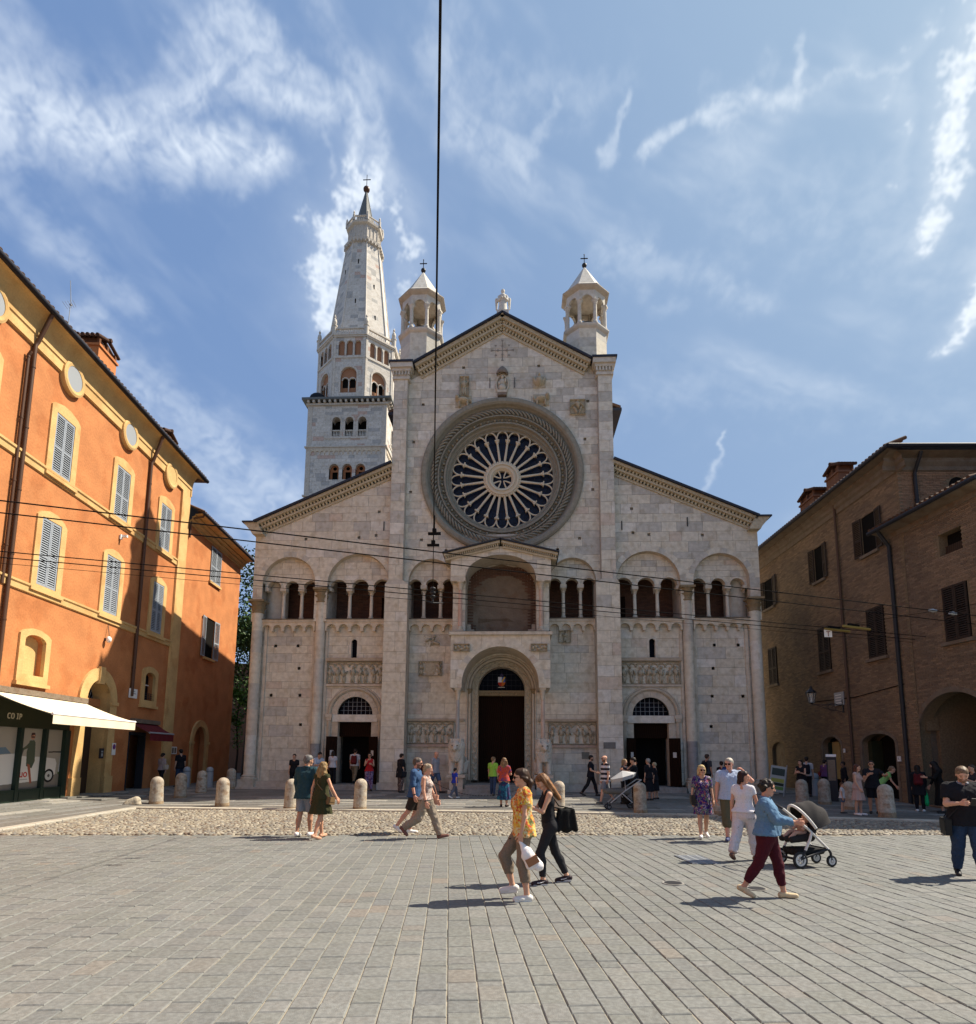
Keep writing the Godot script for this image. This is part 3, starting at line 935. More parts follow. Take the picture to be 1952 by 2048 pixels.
func brick_field(xfs: Array, cols: PackedColorArray, rc: PackedVector2Array, holes: Array, z: float, ca: Color, cb: Color, bw := 0.27, bh := 0.072, inside := PackedVector2Array()) -> void:
	var r := box2(rc)
	var hb := []
	for h in holes: hb.append(box2(h).grow(0.01))
	var y := r.position.y + bh / 2
	var row := 0
	var nz := FastNoiseLite.new(); nz.seed = 31; nz.frequency = 0.35
	while y < r.end.y - bh * 0.4:
		var x := r.position.x + (bw / 2 if row % 2 == 0 else bw)
		while x < r.end.x - bw * 0.3:
			var skip := false
			for i in holes.size():
				if hb[i].has_point(Vector2(x, y)) or hb[i].has_point(Vector2(x - bw / 2, y)) or hb[i].has_point(Vector2(x + bw / 2, y)):
					for q in [Vector2(x - bw * 0.46, y - bh * 0.4), Vector2(x + bw * 0.46, y - bh * 0.4), Vector2(x - bw * 0.46, y + bh * 0.4), Vector2(x + bw * 0.46, y + bh * 0.4), Vector2(x, y)]:
						if Geometry2D.is_point_in_polygon(q, holes[i]): skip = true
			if not skip and not inside.is_empty():
				for q in [Vector2(x - bw * 0.46, y + bh * 0.45), Vector2(x + bw * 0.46, y + bh * 0.45)]:
					if not Geometry2D.is_point_in_polygon(q, inside): skip = true
			if not skip:
				xfs.append(Transform3D(Basis.from_scale(Vector3(bw - rf(0.010, 0.022), bh - rf(0.010, 0.016), 0.05)), Vector3(x + rf(-0.004, 0.004), y, z - 0.018 + rf(-0.004, 0.005))))
				var t := clampf(0.5 + nz.get_noise_2d(x, y) * 0.9 + rf(-0.45, 0.45), 0, 1)
				cols.append(ca.lerp(cb, t) * rf(0.85, 1.15))
			x += bw
		y += bh
		row += 1

# ------------------------------------------------------------------ the cathedral
func build_cathedral() -> void:
	mortar = MB.new(); mortar.col = Color(1, 1, 1)
	var c := thing("cathedral", "great pale stone cathedral front with a rose window, open gallery and two turrets", "cathedral")
	var putlogs := []
	for s in [-1, 1]:
		for q in [[3.9, 12.15], [4.35, 14.6], [4.2, 17.2], [4.1, 19.2], [2.0, 21.15], [7.1, 12.3], [9.6, 12.25], [6.2, 12.4], [6.1, 13.6], [2.6, 11.6]]:
			putlogs.append(rectp(s * q[0] + rf(-0.2, 0.2) - 0.06, s * q[0] + 0.07, q[1], q[1] + 0.13))
			putlogs[-1] = rectp(putlogs[-1][0].x, putlogs[-1][0].x + 0.13, q[1], q[1] + 0.13)
	# --- upper walls
	var holes := [circp(0, 15.5, 3.80, 64)]
	for s in [-1, 1]: holes.append(archp(s * 3.37, 1.1, 8.2, 10.15))
	holes.append_array(putlogs)
	wall(P2([-4.7, 8.2, 4.7, 8.2, 4.7, 20.55, 0, 23.2, -4.7, 20.55]), holes, 0.0)
	for s in [-1, 1]:
		holes = [archp(s * 6.93, 1.49, 8.2, 10.05), archp(s * 10.33, 1.29, 8.2, 10.12)]
		holes.append_array(putlogs)
		wall(P2([s * 5.38, 8.2, s * 12.1, 8.2, s * 12.1, 12.6, s * 5.38, 15.55]), holes, 0.0)
		voussoirs(s * 6.93, 10.05, 1.49, 1.78, 15, 0.0, 0.022)
		voussoirs(s * 10.33, 10.12, 1.29, 1.56, 14, 0.0, 0.022)
		voussoirs(s * 3.37, 10.15, 1.1, 1.36, 13, 0.0, 0.022)
		# buttresses
		wall(rectp(s * 4.70, s * 5.38, 9.9, 20.4), [], 0.38, 0.40, 0.62, 0.30, 0.68)
		wall(rectp(s * 4.41, s * 5.51, 0.62, 9.9), [], 0.50, 0.40, 0.62, 0.5, 1.1)
		var b := MB.new(); b.col = Color(0.58, 0.53, 0.45)
		b.bb(s * 4.70, s * 5.38, 9.9, 20.4, -0.5, 0.365)
		b.bb(s * 4.41, s * 5.51, 0.3, 9.9, -0.5, 0.485)
		b.prism(P2([s * 4.41, 9.9, s * 5.51, 9.9, s * 5.38, 10.1, s * 4.70, 10.1]), -0.4, 0.44)
		b.bb(s * 4.33, s * 5.6, 0.3, 0.62, -0.4, 0.62)
		obj("buttress", b, M["stone"], c)
		# the capital of the buttress under the gable corner
		b = MB.new(); b.col = Color(0.62, 0.58, 0.5)
		b.bb(s * 4.60, s * 5.45, 20.4, 20.52, -0.5, 0.45); b.bb(s * 4.64, s * 5.42, 20.52, 20.8, -0.5, 0.41); b.bb(s * 4.54, s * 5.50, 20.8, 20.95, -0.5, 0.52); b.bb(s * 4.45, s * 5.56, 20.95, 21.2, -0.5, 0.62)
		for k in 6: b.bb(s * (4.6 + k * 0.155), s * (4.68 + k * 0.155), 20.6, 20.8, 0.41, 0.5)
		obj("buttress_capital", b, M["stone"], c)
		box_part("roof_edge", "roof_edge", c, s * 4.40, s * 5.62, 21.2, 21.3, -1.0, 0.68)
	# --- the lower walls, set back
	var dk := -0.32
	wall(rectp(-4.41, 4.41, 0.62, 8.2), [archp(0, 1.66, 0.3, 4.94)], dk)
	for s in [-1, 1]:
		wall(rectp(s * 5.51, s * 12.05, 0.62, 8.2), [archp(s * 6.93, 0.85, 0.3, 3.78), archp(s * 7.09, 0.14, 6.48, 7.24), rectp(s * 9.9, s * 9.9 + 0.13, 7.0, 7.13), rectp(s * 11.0, s * 11.0 + 0.13, 7.0, 7.13), rectp(s * 9.8, s * 9.8 + 0.13, 5.9, 6.03), rectp(s * 11.1, s * 11.1 + 0.13, 4.6, 4.73), rectp(s * 9.7, s * 9.7 + 0.13, 4.6, 4.73), rectp(s * 9.6, s * 9.6 + 0.13, 3.2, 3.33)], dk)
	emit_blocks(c, M["stone"])
	# dark depth behind the small holes, and the body of the wall
	var b := MB.new(); b.col = Color(0.5, 0.46, 0.4)
	b.bb(-12.0, 12.0, 11.75, 12.5, -1.9, -0.12)
	b.prism(P2([-4.6, 12.5, 4.6, 12.5, 4.6, 20.4, 0, 23.1, -4.6, 20.4]), -1.9, -0.78)
	for s in [-1, 1]:
		b.prism(P2([s * 4.6, 12.5, s * 12.0, 12.5, s * 5.3, 15.5, s * 4.6, 15.5]), -1.9, -0.12)
		b.bb(s * 3.95, s * 4.7, 12.5, 20.4, -0.79, -0.12)
		b.bb(s * 11.75, s * 12.04, 0.3, 12.4, -1.9, -0.06)
		b.prism(P2([s * 0.0, 19.4, s * 4.0, 19.4, s * 4.0, 20.9, s * 0.0, 23.1]), -0.79, -0.12)
		b.bb(s * 8.45, s * 9.0, 8.2, 11.8, -1.9, -0.34)
		b.bb(s * 4.5, s * 5.42, 8.2, 11.8, -1.9, -0.34)
		b.bb(s * 1.7, s * 2.26, 8.2, 11.8, -1.9, -0.34)
	b.bb(-12.0, 12.0, 7.9, 8.24, -1.9, -0.36)
	b.bb(-2.26, 2.26, 8.2, 11.8, -1.9, -0.06)
	obj("wall_core", b, M["stone"], c)
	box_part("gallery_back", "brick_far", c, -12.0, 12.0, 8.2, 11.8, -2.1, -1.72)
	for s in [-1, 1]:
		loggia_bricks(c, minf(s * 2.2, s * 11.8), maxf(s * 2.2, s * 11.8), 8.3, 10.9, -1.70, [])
	# --- the gallery: big blind arches with three small ones on columns
	blocks = []; mortar = MB.new()
	for s in [-1, 1]:
		for e in [[6.93, 1.49, 10.05, [5.83, 6.88, 7.96], 0.405, 9.93], [10.33, 1.29, 10.12, [9.35, 10.26, 11.15], 0.335, 9.94], [3.37, 1.10, 10.15, [2.55, 3.37, 4.19], 0.305, 10.02]]:
			var sm := []
			for x in e[3]: sm.append(archp(s * x, e[4], 9.6, e[5], 14))
			wall(archp(s * e[0], e[1], e[5] - 0.17, e[2], 28), sm, -0.30, 0.24, 0.36, 0.35, 0.8)
			for x in e[3]: voussoirs(s * x, e[5], e[4], e[4] + 0.09, 7, -0.30, 0.02, 0, PI, 2)
			b = MB.new(); b.col = Color(0.6, 0.52, 0.41)
			b.strip(archp(s * e[0], e[1], 8.2, e[2], 28).slice(1), -0.33, 0.0)
			for h in sm: b.strip(h.slice(1), -0.62, -0.3)
			for pc in pieces(archp(s * e[0], e[1] - 0.02, e[5] - 0.17, e[2], 28), PackedVector2Array(), sm): b.flat(pc, -0.60)
			obj("arch_reveal", b, M["stone"], c)
			for k in 2:
				var x: float = (e[3][k] + e[3][k + 1]) / 2
				column(c, s * x, -0.45, 8.33, e[5] - 0.15, 0.085, 0.22, Color(0.66, 0.6, 0.5), "stone", 0.2)
				box_part("impost", "stone", c, s * x - 0.15, s * x + 0.15, e[5] - 0.16, e[5] + 0.02, -0.63, -0.27, Color(0.62, 0.55, 0.45))
			for xe in [e[3][0] - e[4], e[3][2] + e[4]]:
				box_part("impost", "stone", c, s * xe - 0.07, s * xe + 0.07, e[5] - 0.16, e[5] + 0.0, -0.63, -0.26, Color(0.62, 0.55, 0.45))
		# round stair turret behind the outermost arch, doors inside the gallery
		b = MB.new(); b.col = Color(0.60, 0.54, 0.45); b.lathe(P2([0.55, 8.2, 0.55, 11.0]), 20)
		obj("stair_turret", b, M["stone"], c, Transform3D(Basis.IDENTITY, Vector3(s * 11.35, 0, -1.25)))
		box_part("gallery_door", "dark_wood", c, s * 5.45, s * 6.1, 8.3, 9.75, -1.75, -1.6)
		# ledge and little corbel arches under it
		for e in [[5.51, 8.47, 5], [8.98, 11.6, 5], [2.24, 4.41, 4]]:
			var xa := minf(s * e[0], s * e[1]); var xb := maxf(s * e[0], s * e[1])
			box_part("ledge", "stone", c, xa, xb, 8.18, 8.30, -0.36, -0.02, Color(0.60, 0.52, 0.40))
			box_part("ledge_top", "lead", c, xa, xb, 8.303, 8.335, -0.5, 0.02, Color(0.75, 0.6, 0.5))
			lombard(c, xa, xb, e[2], 8.18, -0.34, -0.06)
	emit_blocks(c, M["stone"], 0)
	# --- engaged columns
	for s in [-1, 1]:
		for e in [[8.73, 9.85, 0.235, 0.72, -0.16], [11.80, 9.25, 0.255, 0.64, -0.10]]:
			var cy: float = e[1] - e[3]
			b = MB.new()
			var y := 0.9
			while y < cy - 0.01:
				var y2 := minf(y + rf(0.9, 1.7), cy)
				if cy - y2 < 0.5: y2 = cy
				b.col = Color(0.36, 0.345, 0.33) if (y < 2.0 and e[0] < 10) else stone_col(0, 3.0)
				b.lathe(P2([e[2], y, e[2] * 0.99, y2]), 22)
				y = y2
			var o := obj("engaged_column", b, M["stone"], c, Transform3D(Basis.IDENTITY, Vector3(s * e[0], 0, e[4])))
			b = MB.new(); b.col = Color(0.60, 0.52, 0.41)
			var r: float = e[2]
			b.lathe(P2([r, cy, r * 1.15, cy + 0.03, r * 1.15, cy + 0.07, r, cy + 0.09]), 22)
			b.lathe(P2([r * 0.98, cy + 0.05, r * 1.05, cy + e[3] * 0.3, r * 1.38, cy + e[3] * 0.5, r * 1.12, cy + e[3] * 0.52]), 32, Transform3D.IDENTITY, true, 0.0, 0.12, 10)
			b.lathe(P2([r * 1.02, cy + e[3] * 0.45, r * 1.16, cy + e[3] * 0.66, r * 1.5, cy + e[3] * 0.83, r * 1.2, cy + e[3] * 0.86]), 32, Transform3D.IDENTITY, true, 0.3, 0.12, 10)
			b.box(Vector3(0, cy + e[3] * 0.93, 0), Vector3(r * 2.9, e[3] * 0.14, r * 2.9))
			obj("capital", b, M["carved"], o)
			b = MB.new(); b.col = Color(0.56, 0.5, 0.41)
			b.box(Vector3(0, 0.50, 0), Vector3(r * 3.0, 0.4, r * 3.0))
			b.lathe(P2([r * 1.42, 0.70, r * 1.45, 0.76, r * 1.2, 0.80, r * 1.28, 0.86, r, 0.92]), 22)
			obj("base", b, M["stone"], o)
		for e in [[8.36, 8.48], [8.98, 9.10], [11.35, 11.50], [5.51, 5.62]]:
			box_part("pilaster_strip", "stone", c, s * e[0], s * e[1], 0.62, 8.18, -0.36, -0.24, Color(0.62, 0.54, 0.43))
		box_part("pilaster_strip", "stone", c, s * 8.46, s * 9.0, 0.62, 9.9, -0.4, -0.30, Color(0.58, 0.5, 0.40))
	# --- plinth
	for e in [[-12.25, -8.35], [-5.75, -1.75], [1.75, 5.75], [8.35, 12.25]]:
		box_part("plinth", "stone", c, e[0], e[1], 0.10, 0.36, -0.4, 0.42, Color(0.52, 0.47, 0.40))
		box_part("plinth", "stone", c, e[0] + 0.1, e[1] - 0.1, 0.36, 0.62, -0.4, 0.08, Color(0.56, 0.5, 0.42))
	# --- cornices and roofs
	for s in [-1, 1]:
		rake(c, Vector2(s * 4.42, 21.27), Vector2(0, 23.88), 0.0, 0.78, 0.42)
		rake(c, Vector2(s * 5.38, 16.06), Vector2(s * 12.06, 13.1), 0.0, 0.68, 0.40)
		b = MB.new(); b.col = Color(1.2, 1.15, 1.05)
		b.prism(P2([s * 11.6, 12.46, s * 12.12, 12.46, s * 12.2, 12.6, s * 12.5, 12.95, s * 12.58, 13.05, s * 11.9, 13.05]), -1.2, 0.4)
		obj("cornice_end", b, M["cornice"], c)
		box_part("roof_edge", "roof_edge", c, s * 11.95, s * 12.64, 13.05, 13.12, -3.0, 0.48)
		# side aisle body with its sloping roof, nave behind
		b = MB.new(); b.col = Color(0.55, 0.5, 0.42)
		b.bb(s * 5.3, s * 12.0, 0.2, 12.4, -60.0, -1.9)
		obj("aisle_wall", b, M["stone"], c)
		b = MB.new(); b.prism(P2([s * 5.2, 15.6, s * 12.5, 12.55, s * 12.5, 12.42, s * 5.2, 15.1]), -60.0, -1.6)
		obj("aisle_roof", b, M["roof_tile"], c)
		b = MB.new(); b.prism(P2([s * 0.0, 23.5, s * 6.4, 20.9, s * 6.4, 20.75, s * 0.0, 23.2]), -60.0, -3.2)
		obj("nave_roof", b, M["roof_tile"], c)
		box_part("nave_eaves", "roof_edge", c, s * 5.3, s * 6.45, 20.62, 20.78, -60.0, -3.2)
	b = MB.new(); b.col = Color(0.55, 0.5, 0.42); b.prism(P2([-5.3, 0.2, 5.3, 0.2, 5.3, 20.7, 0, 22.9, -5.3, 20.7]), -60.0, -1.95)
	obj("nave_wall", b, M["stone"], c)
	build_rose(c)
	build_porch(c)
	build_portals(c)
	build_turrets(c)
	build_sculpture(c)

func build_rose(c: Node3D) -> void:
	var o := node("rose_window", c, Transform3D(Basis.IDENTITY, Vector3(0, 15.5, 0)))
	var rx := Transform3D(Basis(Vector3.RIGHT, PI / 2), Vector3.ZERO)
	var b := MB.new(); b.col = Color(1, 1, 1)
	b.lathe(P2([3.98, -0.05, 3.98, 0.16, 3.90, 0.22, 3.74, 0.22, 3.66, 0.14, 3.62, -0.02, 3.56, -0.12]), 96, rx)
	b.lathe(P2([3.56, -0.12, 3.50, -0.16, 3.18, -0.20]), 96, rx)
	b.lathe(P2([3.18, -0.20, 3.18, -0.06, 3.12, -0.06, 3.10, -0.30, 2.88, -0.36, 2.88, -0.20, 2.80, -0.20, 2.76, -0.38, 2.70, -0.42]), 96, rx)
	b.lathe(P2([2.70, -0.42, 2.66, -0.40, 2.63, -0.46, 2.60, -0.52, 2.53, -0.52, 2.53, -0.80]), 96, rx)
	obj("moulded_ring", b, M["stone_dark"], o)
	b = MB.new(); b.col = Color(1.05, 1.03, 1.0)
	for i in 96:
		var a := TAU * i / 96
		var p := PackedVector3Array()
		for k in 4:
			var t := -0.5 + k / 3.0
			var rr := 3.37 + t * 0.24
			var aa := a + t * 0.11
			p.append(Vector3(cos(aa) * rr, sin(aa) * rr, -0.10 + 0.10 * cos(t * PI)))
		b.tube(p, 0.050, 0.050, 6, false)
	obj("rope_moulding", b, M["stone_dark"], o)
	b = MB.new(); b.col = Color(1.0, 0.98, 0.92)
	for i in 52:
		var a := TAU * i / 52
		b.ball(Vector3(cos(a) * 2.99, sin(a) * 2.99, -0.26), Vector3(0.08, 0.08, 0.09), 7, 4)
		var a2 := a + TAU / 104
		b.ball(Vector3(cos(a2) * 2.99, sin(a2) * 2.99, -0.28), Vector3(0.045, 0.045, 0.07), 6, 3)
	obj("rosette_row", b, M["stone_dark"], o)
	b = MB.new(); b.col = Color(1, 1, 1); b.flat(circp(0, 0, 2.6, 48), -0.76)
	var gm := mat("stained_glass", Color(0.008, 0.010, 0.024), 0.3)
	obj("glass", b, gm, o)
	# leading of the glass
	b = MB.new(); b.col = Color(1, 1, 1)
	for i in 24:
		var a := TAU * i / 24
		b.tube(PackedVector3Array([Vector3(cos(a) * 0.8, sin(a) * 0.8, -0.75), Vector3(cos(a) * 2.5, sin(a) * 2.5, -0.75)]), 0.012, 0.012, 4, false)
	for r in [1.2, 1.6, 2.0, 2.3]:
		b.lathe(P2([r + 0.012, -0.75, r, -0.735, r - 0.012, -0.75]), 60, rx)
	obj("leading", b, M["iron"], o)
	# 24 little columns and the arches between them
	var sp := MB.new(); sp.col = Color(1, 1, 1)
	var ry := Transform3D(Basis(Vector3.BACK, -PI / 2), Vector3(0, 0, -0.56))   # the axis along +x
	sp.lathe(P2([0.085, 0.82, 0.085, 0.90, 0.066, 0.93, 0.060, 1.5, 0.054, 1.86, 0.072, 1.88, 0.05, 1.90]), 9, ry)
	sp.lathe(P2([0.05, 1.90, 0.075, 1.95, 0.085, 2.0, 0.12, 2.04]), 9, ry)
	sp.box(Vector3(2.06, 0, -0.56), Vector3(0.06, 0.23, 0.20))
	var spm := sp.mesh()
	var ar := MB.new(); ar.col = Color(1, 1, 1)
	for k in [-1, 1]:
		var pts := PackedVector3Array()
		for j in 9:
			var t := j / 8.0
			var rr := 2.07 + 0.49 * sin(t * PI / 2 * 0.98)
			var aa: float = k * deg_to_rad(7.5) * cos(t * PI / 2)
			pts.append(Vector3(cos(aa) * rr, sin(aa) * rr, -0.56))
		ar.tube(pts, 0.040, 0.036, 7)
	var arm := ar.mesh()
	var pale := mat("pale_tracery", Color(0.56, 0.49, 0.37), 0.8)
	for i in 24:
		inst("spoke", spm, pale, o, Transform3D(Basis(Vector3.BACK, deg_to_rad(7.5 + 15 * i)), Vector3.ZERO))
		inst("tracery_arch", arm, pale, o, Transform3D(Basis(Vector3.BACK, deg_to_rad(15 * i)), Vector3.ZERO))
	b = MB.new(); b.col = Color(1.05, 1.03, 1.0)
	b.lathe(P2([0.87, -0.72, 0.87, -0.5, 0.83, -0.42, 0.74, -0.40, 0.72, -0.46, 0.66, -0.46, 0.64, -0.40, 0.56, -0.42, 0.46, -0.56, 0.46, -0.72]), 40, rx)
	for i in 24:
		var a := TAU * i / 24
		b.ball(Vector3(cos(a) * 0.88, sin(a) * 0.88, -0.5), Vector3(0.07, 0.07, 0.05), 6, 4)
	for i in 4:
		var a := PI / 4 + PI / 2 * i
		var tip := Vector3(cos(a) * 0.10, sin(a) * 0.10, -0.56)
		for k in [-1, 1]:
			var e := Vector3(cos(a + k * 0.36) * 0.47, sin(a + k * 0.36) * 0.47, -0.56)
			b.tube(PackedVector3Array([tip, (tip + e) / 2 - Vector3(cos(a), sin(a), 0) * 0.04, e]), 0.028, 0.045, 6)
	obj("hub", b, pale, o)

func build_porch(c: Node3D) -> void:
	var zf := 1.58
	blocks = []; mortar = MB.new()
	wall(rectp(-2.22, 2.22, 4.83, 7.2), [archp(0, 1.70, 4.7, 4.98, 28)], zf, 0.36, 0.5, 0.5, 1.0)
	voussoirs(0, 4.98, 1.70, 1.98, 17, zf, 0.03)
	wall(P2([-2.28, 9.95, 2.28, 9.95, 2.28, 10.72, 0, 11.34, -2.28, 10.72]), [archp(0, 1.57, 9.7, 9.95, 24, 0.98)], zf - 0.05, 0.3, 0.4, 0.5, 0.9)
	for s in [-1, 1]: wall(rectp(s * 1.62, s * 2.2, 7.36, 9.95), [], 1.12, 0.4, 0.6, 0.3, 0.6)
	emit_blocks(c, M["stone"], 0)
	var b := MB.new(); b.col = Color(0.58, 0.51, 0.41)
	b.strip(archp(0, 1.70, 4.83, 4.98, 28).slice(1), -0.34, zf - 0.01)
	for s in [-1, 1]:
		b.bb(s * 1.705, s * 2.2, 4.83, 7.2, -0.34, zf - 0.015)
	for i in 28:
		var a := PI * i / 28; var a2 := PI * (i + 1) / 28
		b.quad(Vector3(cos(a) * 1.7, 4.98 + sin(a) * 1.7, zf - 0.016), Vector3(cos(a2) * 1.7, 4.98 + sin(a2) * 1.7, zf - 0.016), Vector3(cos(a2) * 1.7, 7.19, zf - 0.016), Vector3(cos(a) * 1.7, 7.19, zf - 0.016))
	b.bb(-1.71, 1.71, 6.75, 7.19, -0.34, zf - 0.05)
	obj("porch_vault", b, M["stone"], c)
	box_part("porch_ledge", "stone", c, -2.30, 2.30, 7.2, 7.34, -0.34, 1.72, Color(0.62, 0.55, 0.44))
	box_part("porch_floor", "lead", c, -2.26, 2.26, 7.343, 7.37, -0.34, 1.68, Color(0.8, 0.7, 0.6))
	# upper storey
	b = MB.new(); b.col = Color(0.6, 0.54, 0.44)
	for s in [-1, 1]:
		b.bb(s * 1.62, s * 2.2, 7.37, 10.0, 0.02, 1.105)
		b.bb(s * 1.60, s * 2.28, 9.72, 9.96, 0.0, zf - 0.06)
	obj("porch_pier", b, M["stone"], c)
	b = MB.new(); b.col = Color(0.5, 0.45, 0.37)
	b.strip(archp(0, 1.57, 9.9, 9.95, 24, 0.98).slice(1), 0.06, zf - 0.06)
	for s in [-1, 1]: b.bb(s * 1.58, s * 2.27, 9.96, 10.7, 0.04, zf - 0.09)
	obj("upper_vault", b, M["stone"], c)
	b = MB.new(); b.flat(P2([-1.62, 7.36, 1.62, 7.36, 1.62, 9.9, 0.9, 10.7, 0, 10.95, -0.9, 10.7, -1.62, 9.9]), 0.045)
	obj("niche_wall", b, M["brown_plaster"], c)
	b = MB.new(); b.col = Color(1.35, 1.32, 1.22); b.flat(P2([-1.05, 7.9, -0.2, 7.75, 0.5, 7.9, 0.52, 8.6, 0.2, 8.8, 0.25, 9.5, -0.5, 9.7, -1.0, 9.3, -1.1, 8.5]), 0.052); b.col = Color(1.5, 1.48, 1.4); b.flat(P2([0.35, 8.7, 1.0, 8.75, 1.02, 9.3, 0.4, 9.35]), 0.056); b.col = Color(0.7, 0.66, 0.6); b.flat(P2([-1.1, 8.05, -0.3, 8.18, 0.6, 8.12, 0.3, 8.3, -0.6, 8.26, -1.1, 8.3]), 0.059)
	obj("plaster_patch", b, M["brown_plaster"], c)
	var xfs := []
	var cols := PackedColorArray()
	brick_field(xfs, cols, rectp(-1.6, 1.6, 7.4, 10.8), [P2([-1.15, 7.4, 1.2, 7.4, 1.15, 8.3, 1.28, 9.0, 1.1, 9.5, 0.9, 10.1, 0.3, 10.35, -0.6, 10.2, -1.1, 9.7, -1.25, 8.6])], 0.07, Color(0.19, 0.10, 0.065), Color(0.12, 0.07, 0.05))
	multi("bricks", unit_brick(), M["brick"], c, xfs, cols)
	b = MB.new(); b.col = Color(0.44, 0.38, 0.30)
	for s in [-1, 1]:
		b.bb(s * 1.6, s * 1.05, 7.37, 7.50, 0.1, 0.9); b.bb(s * 1.6, s * 1.25, 7.50, 7.64, 0.1, 0.7); b.bb(s * 1.6, s * 1.42, 7.64, 7.92, 0.1, 0.5)
	obj("stepped_blocks", b, M["stone"], c)
	for s in [-1, 1]:
		column(c, s * 1.83, 1.38, 7.37, 9.74, 0.095, 0.42, Color(0.60, 0.40, 0.31) if s < 0 else Color(0.58, 0.42, 0.33), "stone", 0.26, "porch_column")
		column(c, s * 1.88, 1.40, 2.58, 4.83, 0.085, 0.52, Color(0.42, 0.40, 0.38) if s < 0 else Color(0.60, 0.46, 0.38), "stone", 0.06, "porch_column")
		# roof slopes
		var d := Vector2(s * -2.62, 0.63).normalized()
		var mid := Vector3(s * 1.31, 11.26, 0.85)
		var bs := Basis(Vector3(d.x, d.y, 0) * -s, Vector3(d.y * s, -d.x * s, 0) * 1.0, Vector3(0, 0, 1))
		if bs.y.y < 0: bs.y = -bs.y
		bs.z = bs.x.cross(bs.y)
		b = MB.new(); b.col = Color(1.5, 0.9, 0.7); b.box(mid + Vector3(0, 0.02, 0), Vector3(2.74, 0.07, 2.0), bs)
		obj("porch_roof", b, M["roof_edge"], c)
		b = MB.new(); b.col = Color(1.15, 1.1, 1.0)
		b.box(mid + Vector3(0, -0.075, 0.32), Vector3(2.62, 0.10, 1.2), bs); b.box(mid + Vector3(0, -0.28, 0.25), Vector3(2.5, 0.08, 1.08), bs)
		for i in 26: b.box(mid + bs.x * (-1.2 + 2.4 * i / 25) + Vector3(0, -0.18, 0.3), Vector3(0.05, 0.12, 1.1), bs)
		obj("porch_cornice", b, M["cornice"], c)
		b = MB.new(); b.col = Color(0.56, 0.49, 0.4)
		b.bb(s * 1.55, s * 2.22, 0.10, 0.42, 0.1, 1.95); b.bb(s * 1.58, s * 2.16, 0.42, 0.92, 0.3, 1.85); b.bb(s * 1.48, s * 2.28, 0.92, 1.05, 0.22, 1.95)
		obj("lion_pedestal", b, M["stone"], c)
	# broad steps up to the portal
	for k in 3:
		box_part("step", "slab", c, -1.5 - 0.06 * k if k < 2 else -1.5, 1.5 + 0.06 * k if k < 2 else 1.5, 0.08, 0.28 + 0.165 * k, -0.9, 2.7 - 0.42 * k, Color(0.30, 0.285, 0.26) * rf(0.95, 1.1))

func path_pt(r: float, s: float, y0: float, sy: float) -> Array:   # along jamb, arch and other jamb: [point, outward]
	var j := sy - y0
	var la := PI * r
	var t := s * (2 * j + la)
	if t < j: return [Vector2(-r, y0 + t), Vector2(-1, 0)]
	if t < j + la:
		var a := PI - (t - j) / r
		return [Vector2(cos(a) * r, sy + sin(a) * r), Vector2(cos(a), sin(a))]
	return [Vector2(r, sy - (t - j - la)), Vector2(1, 0)]

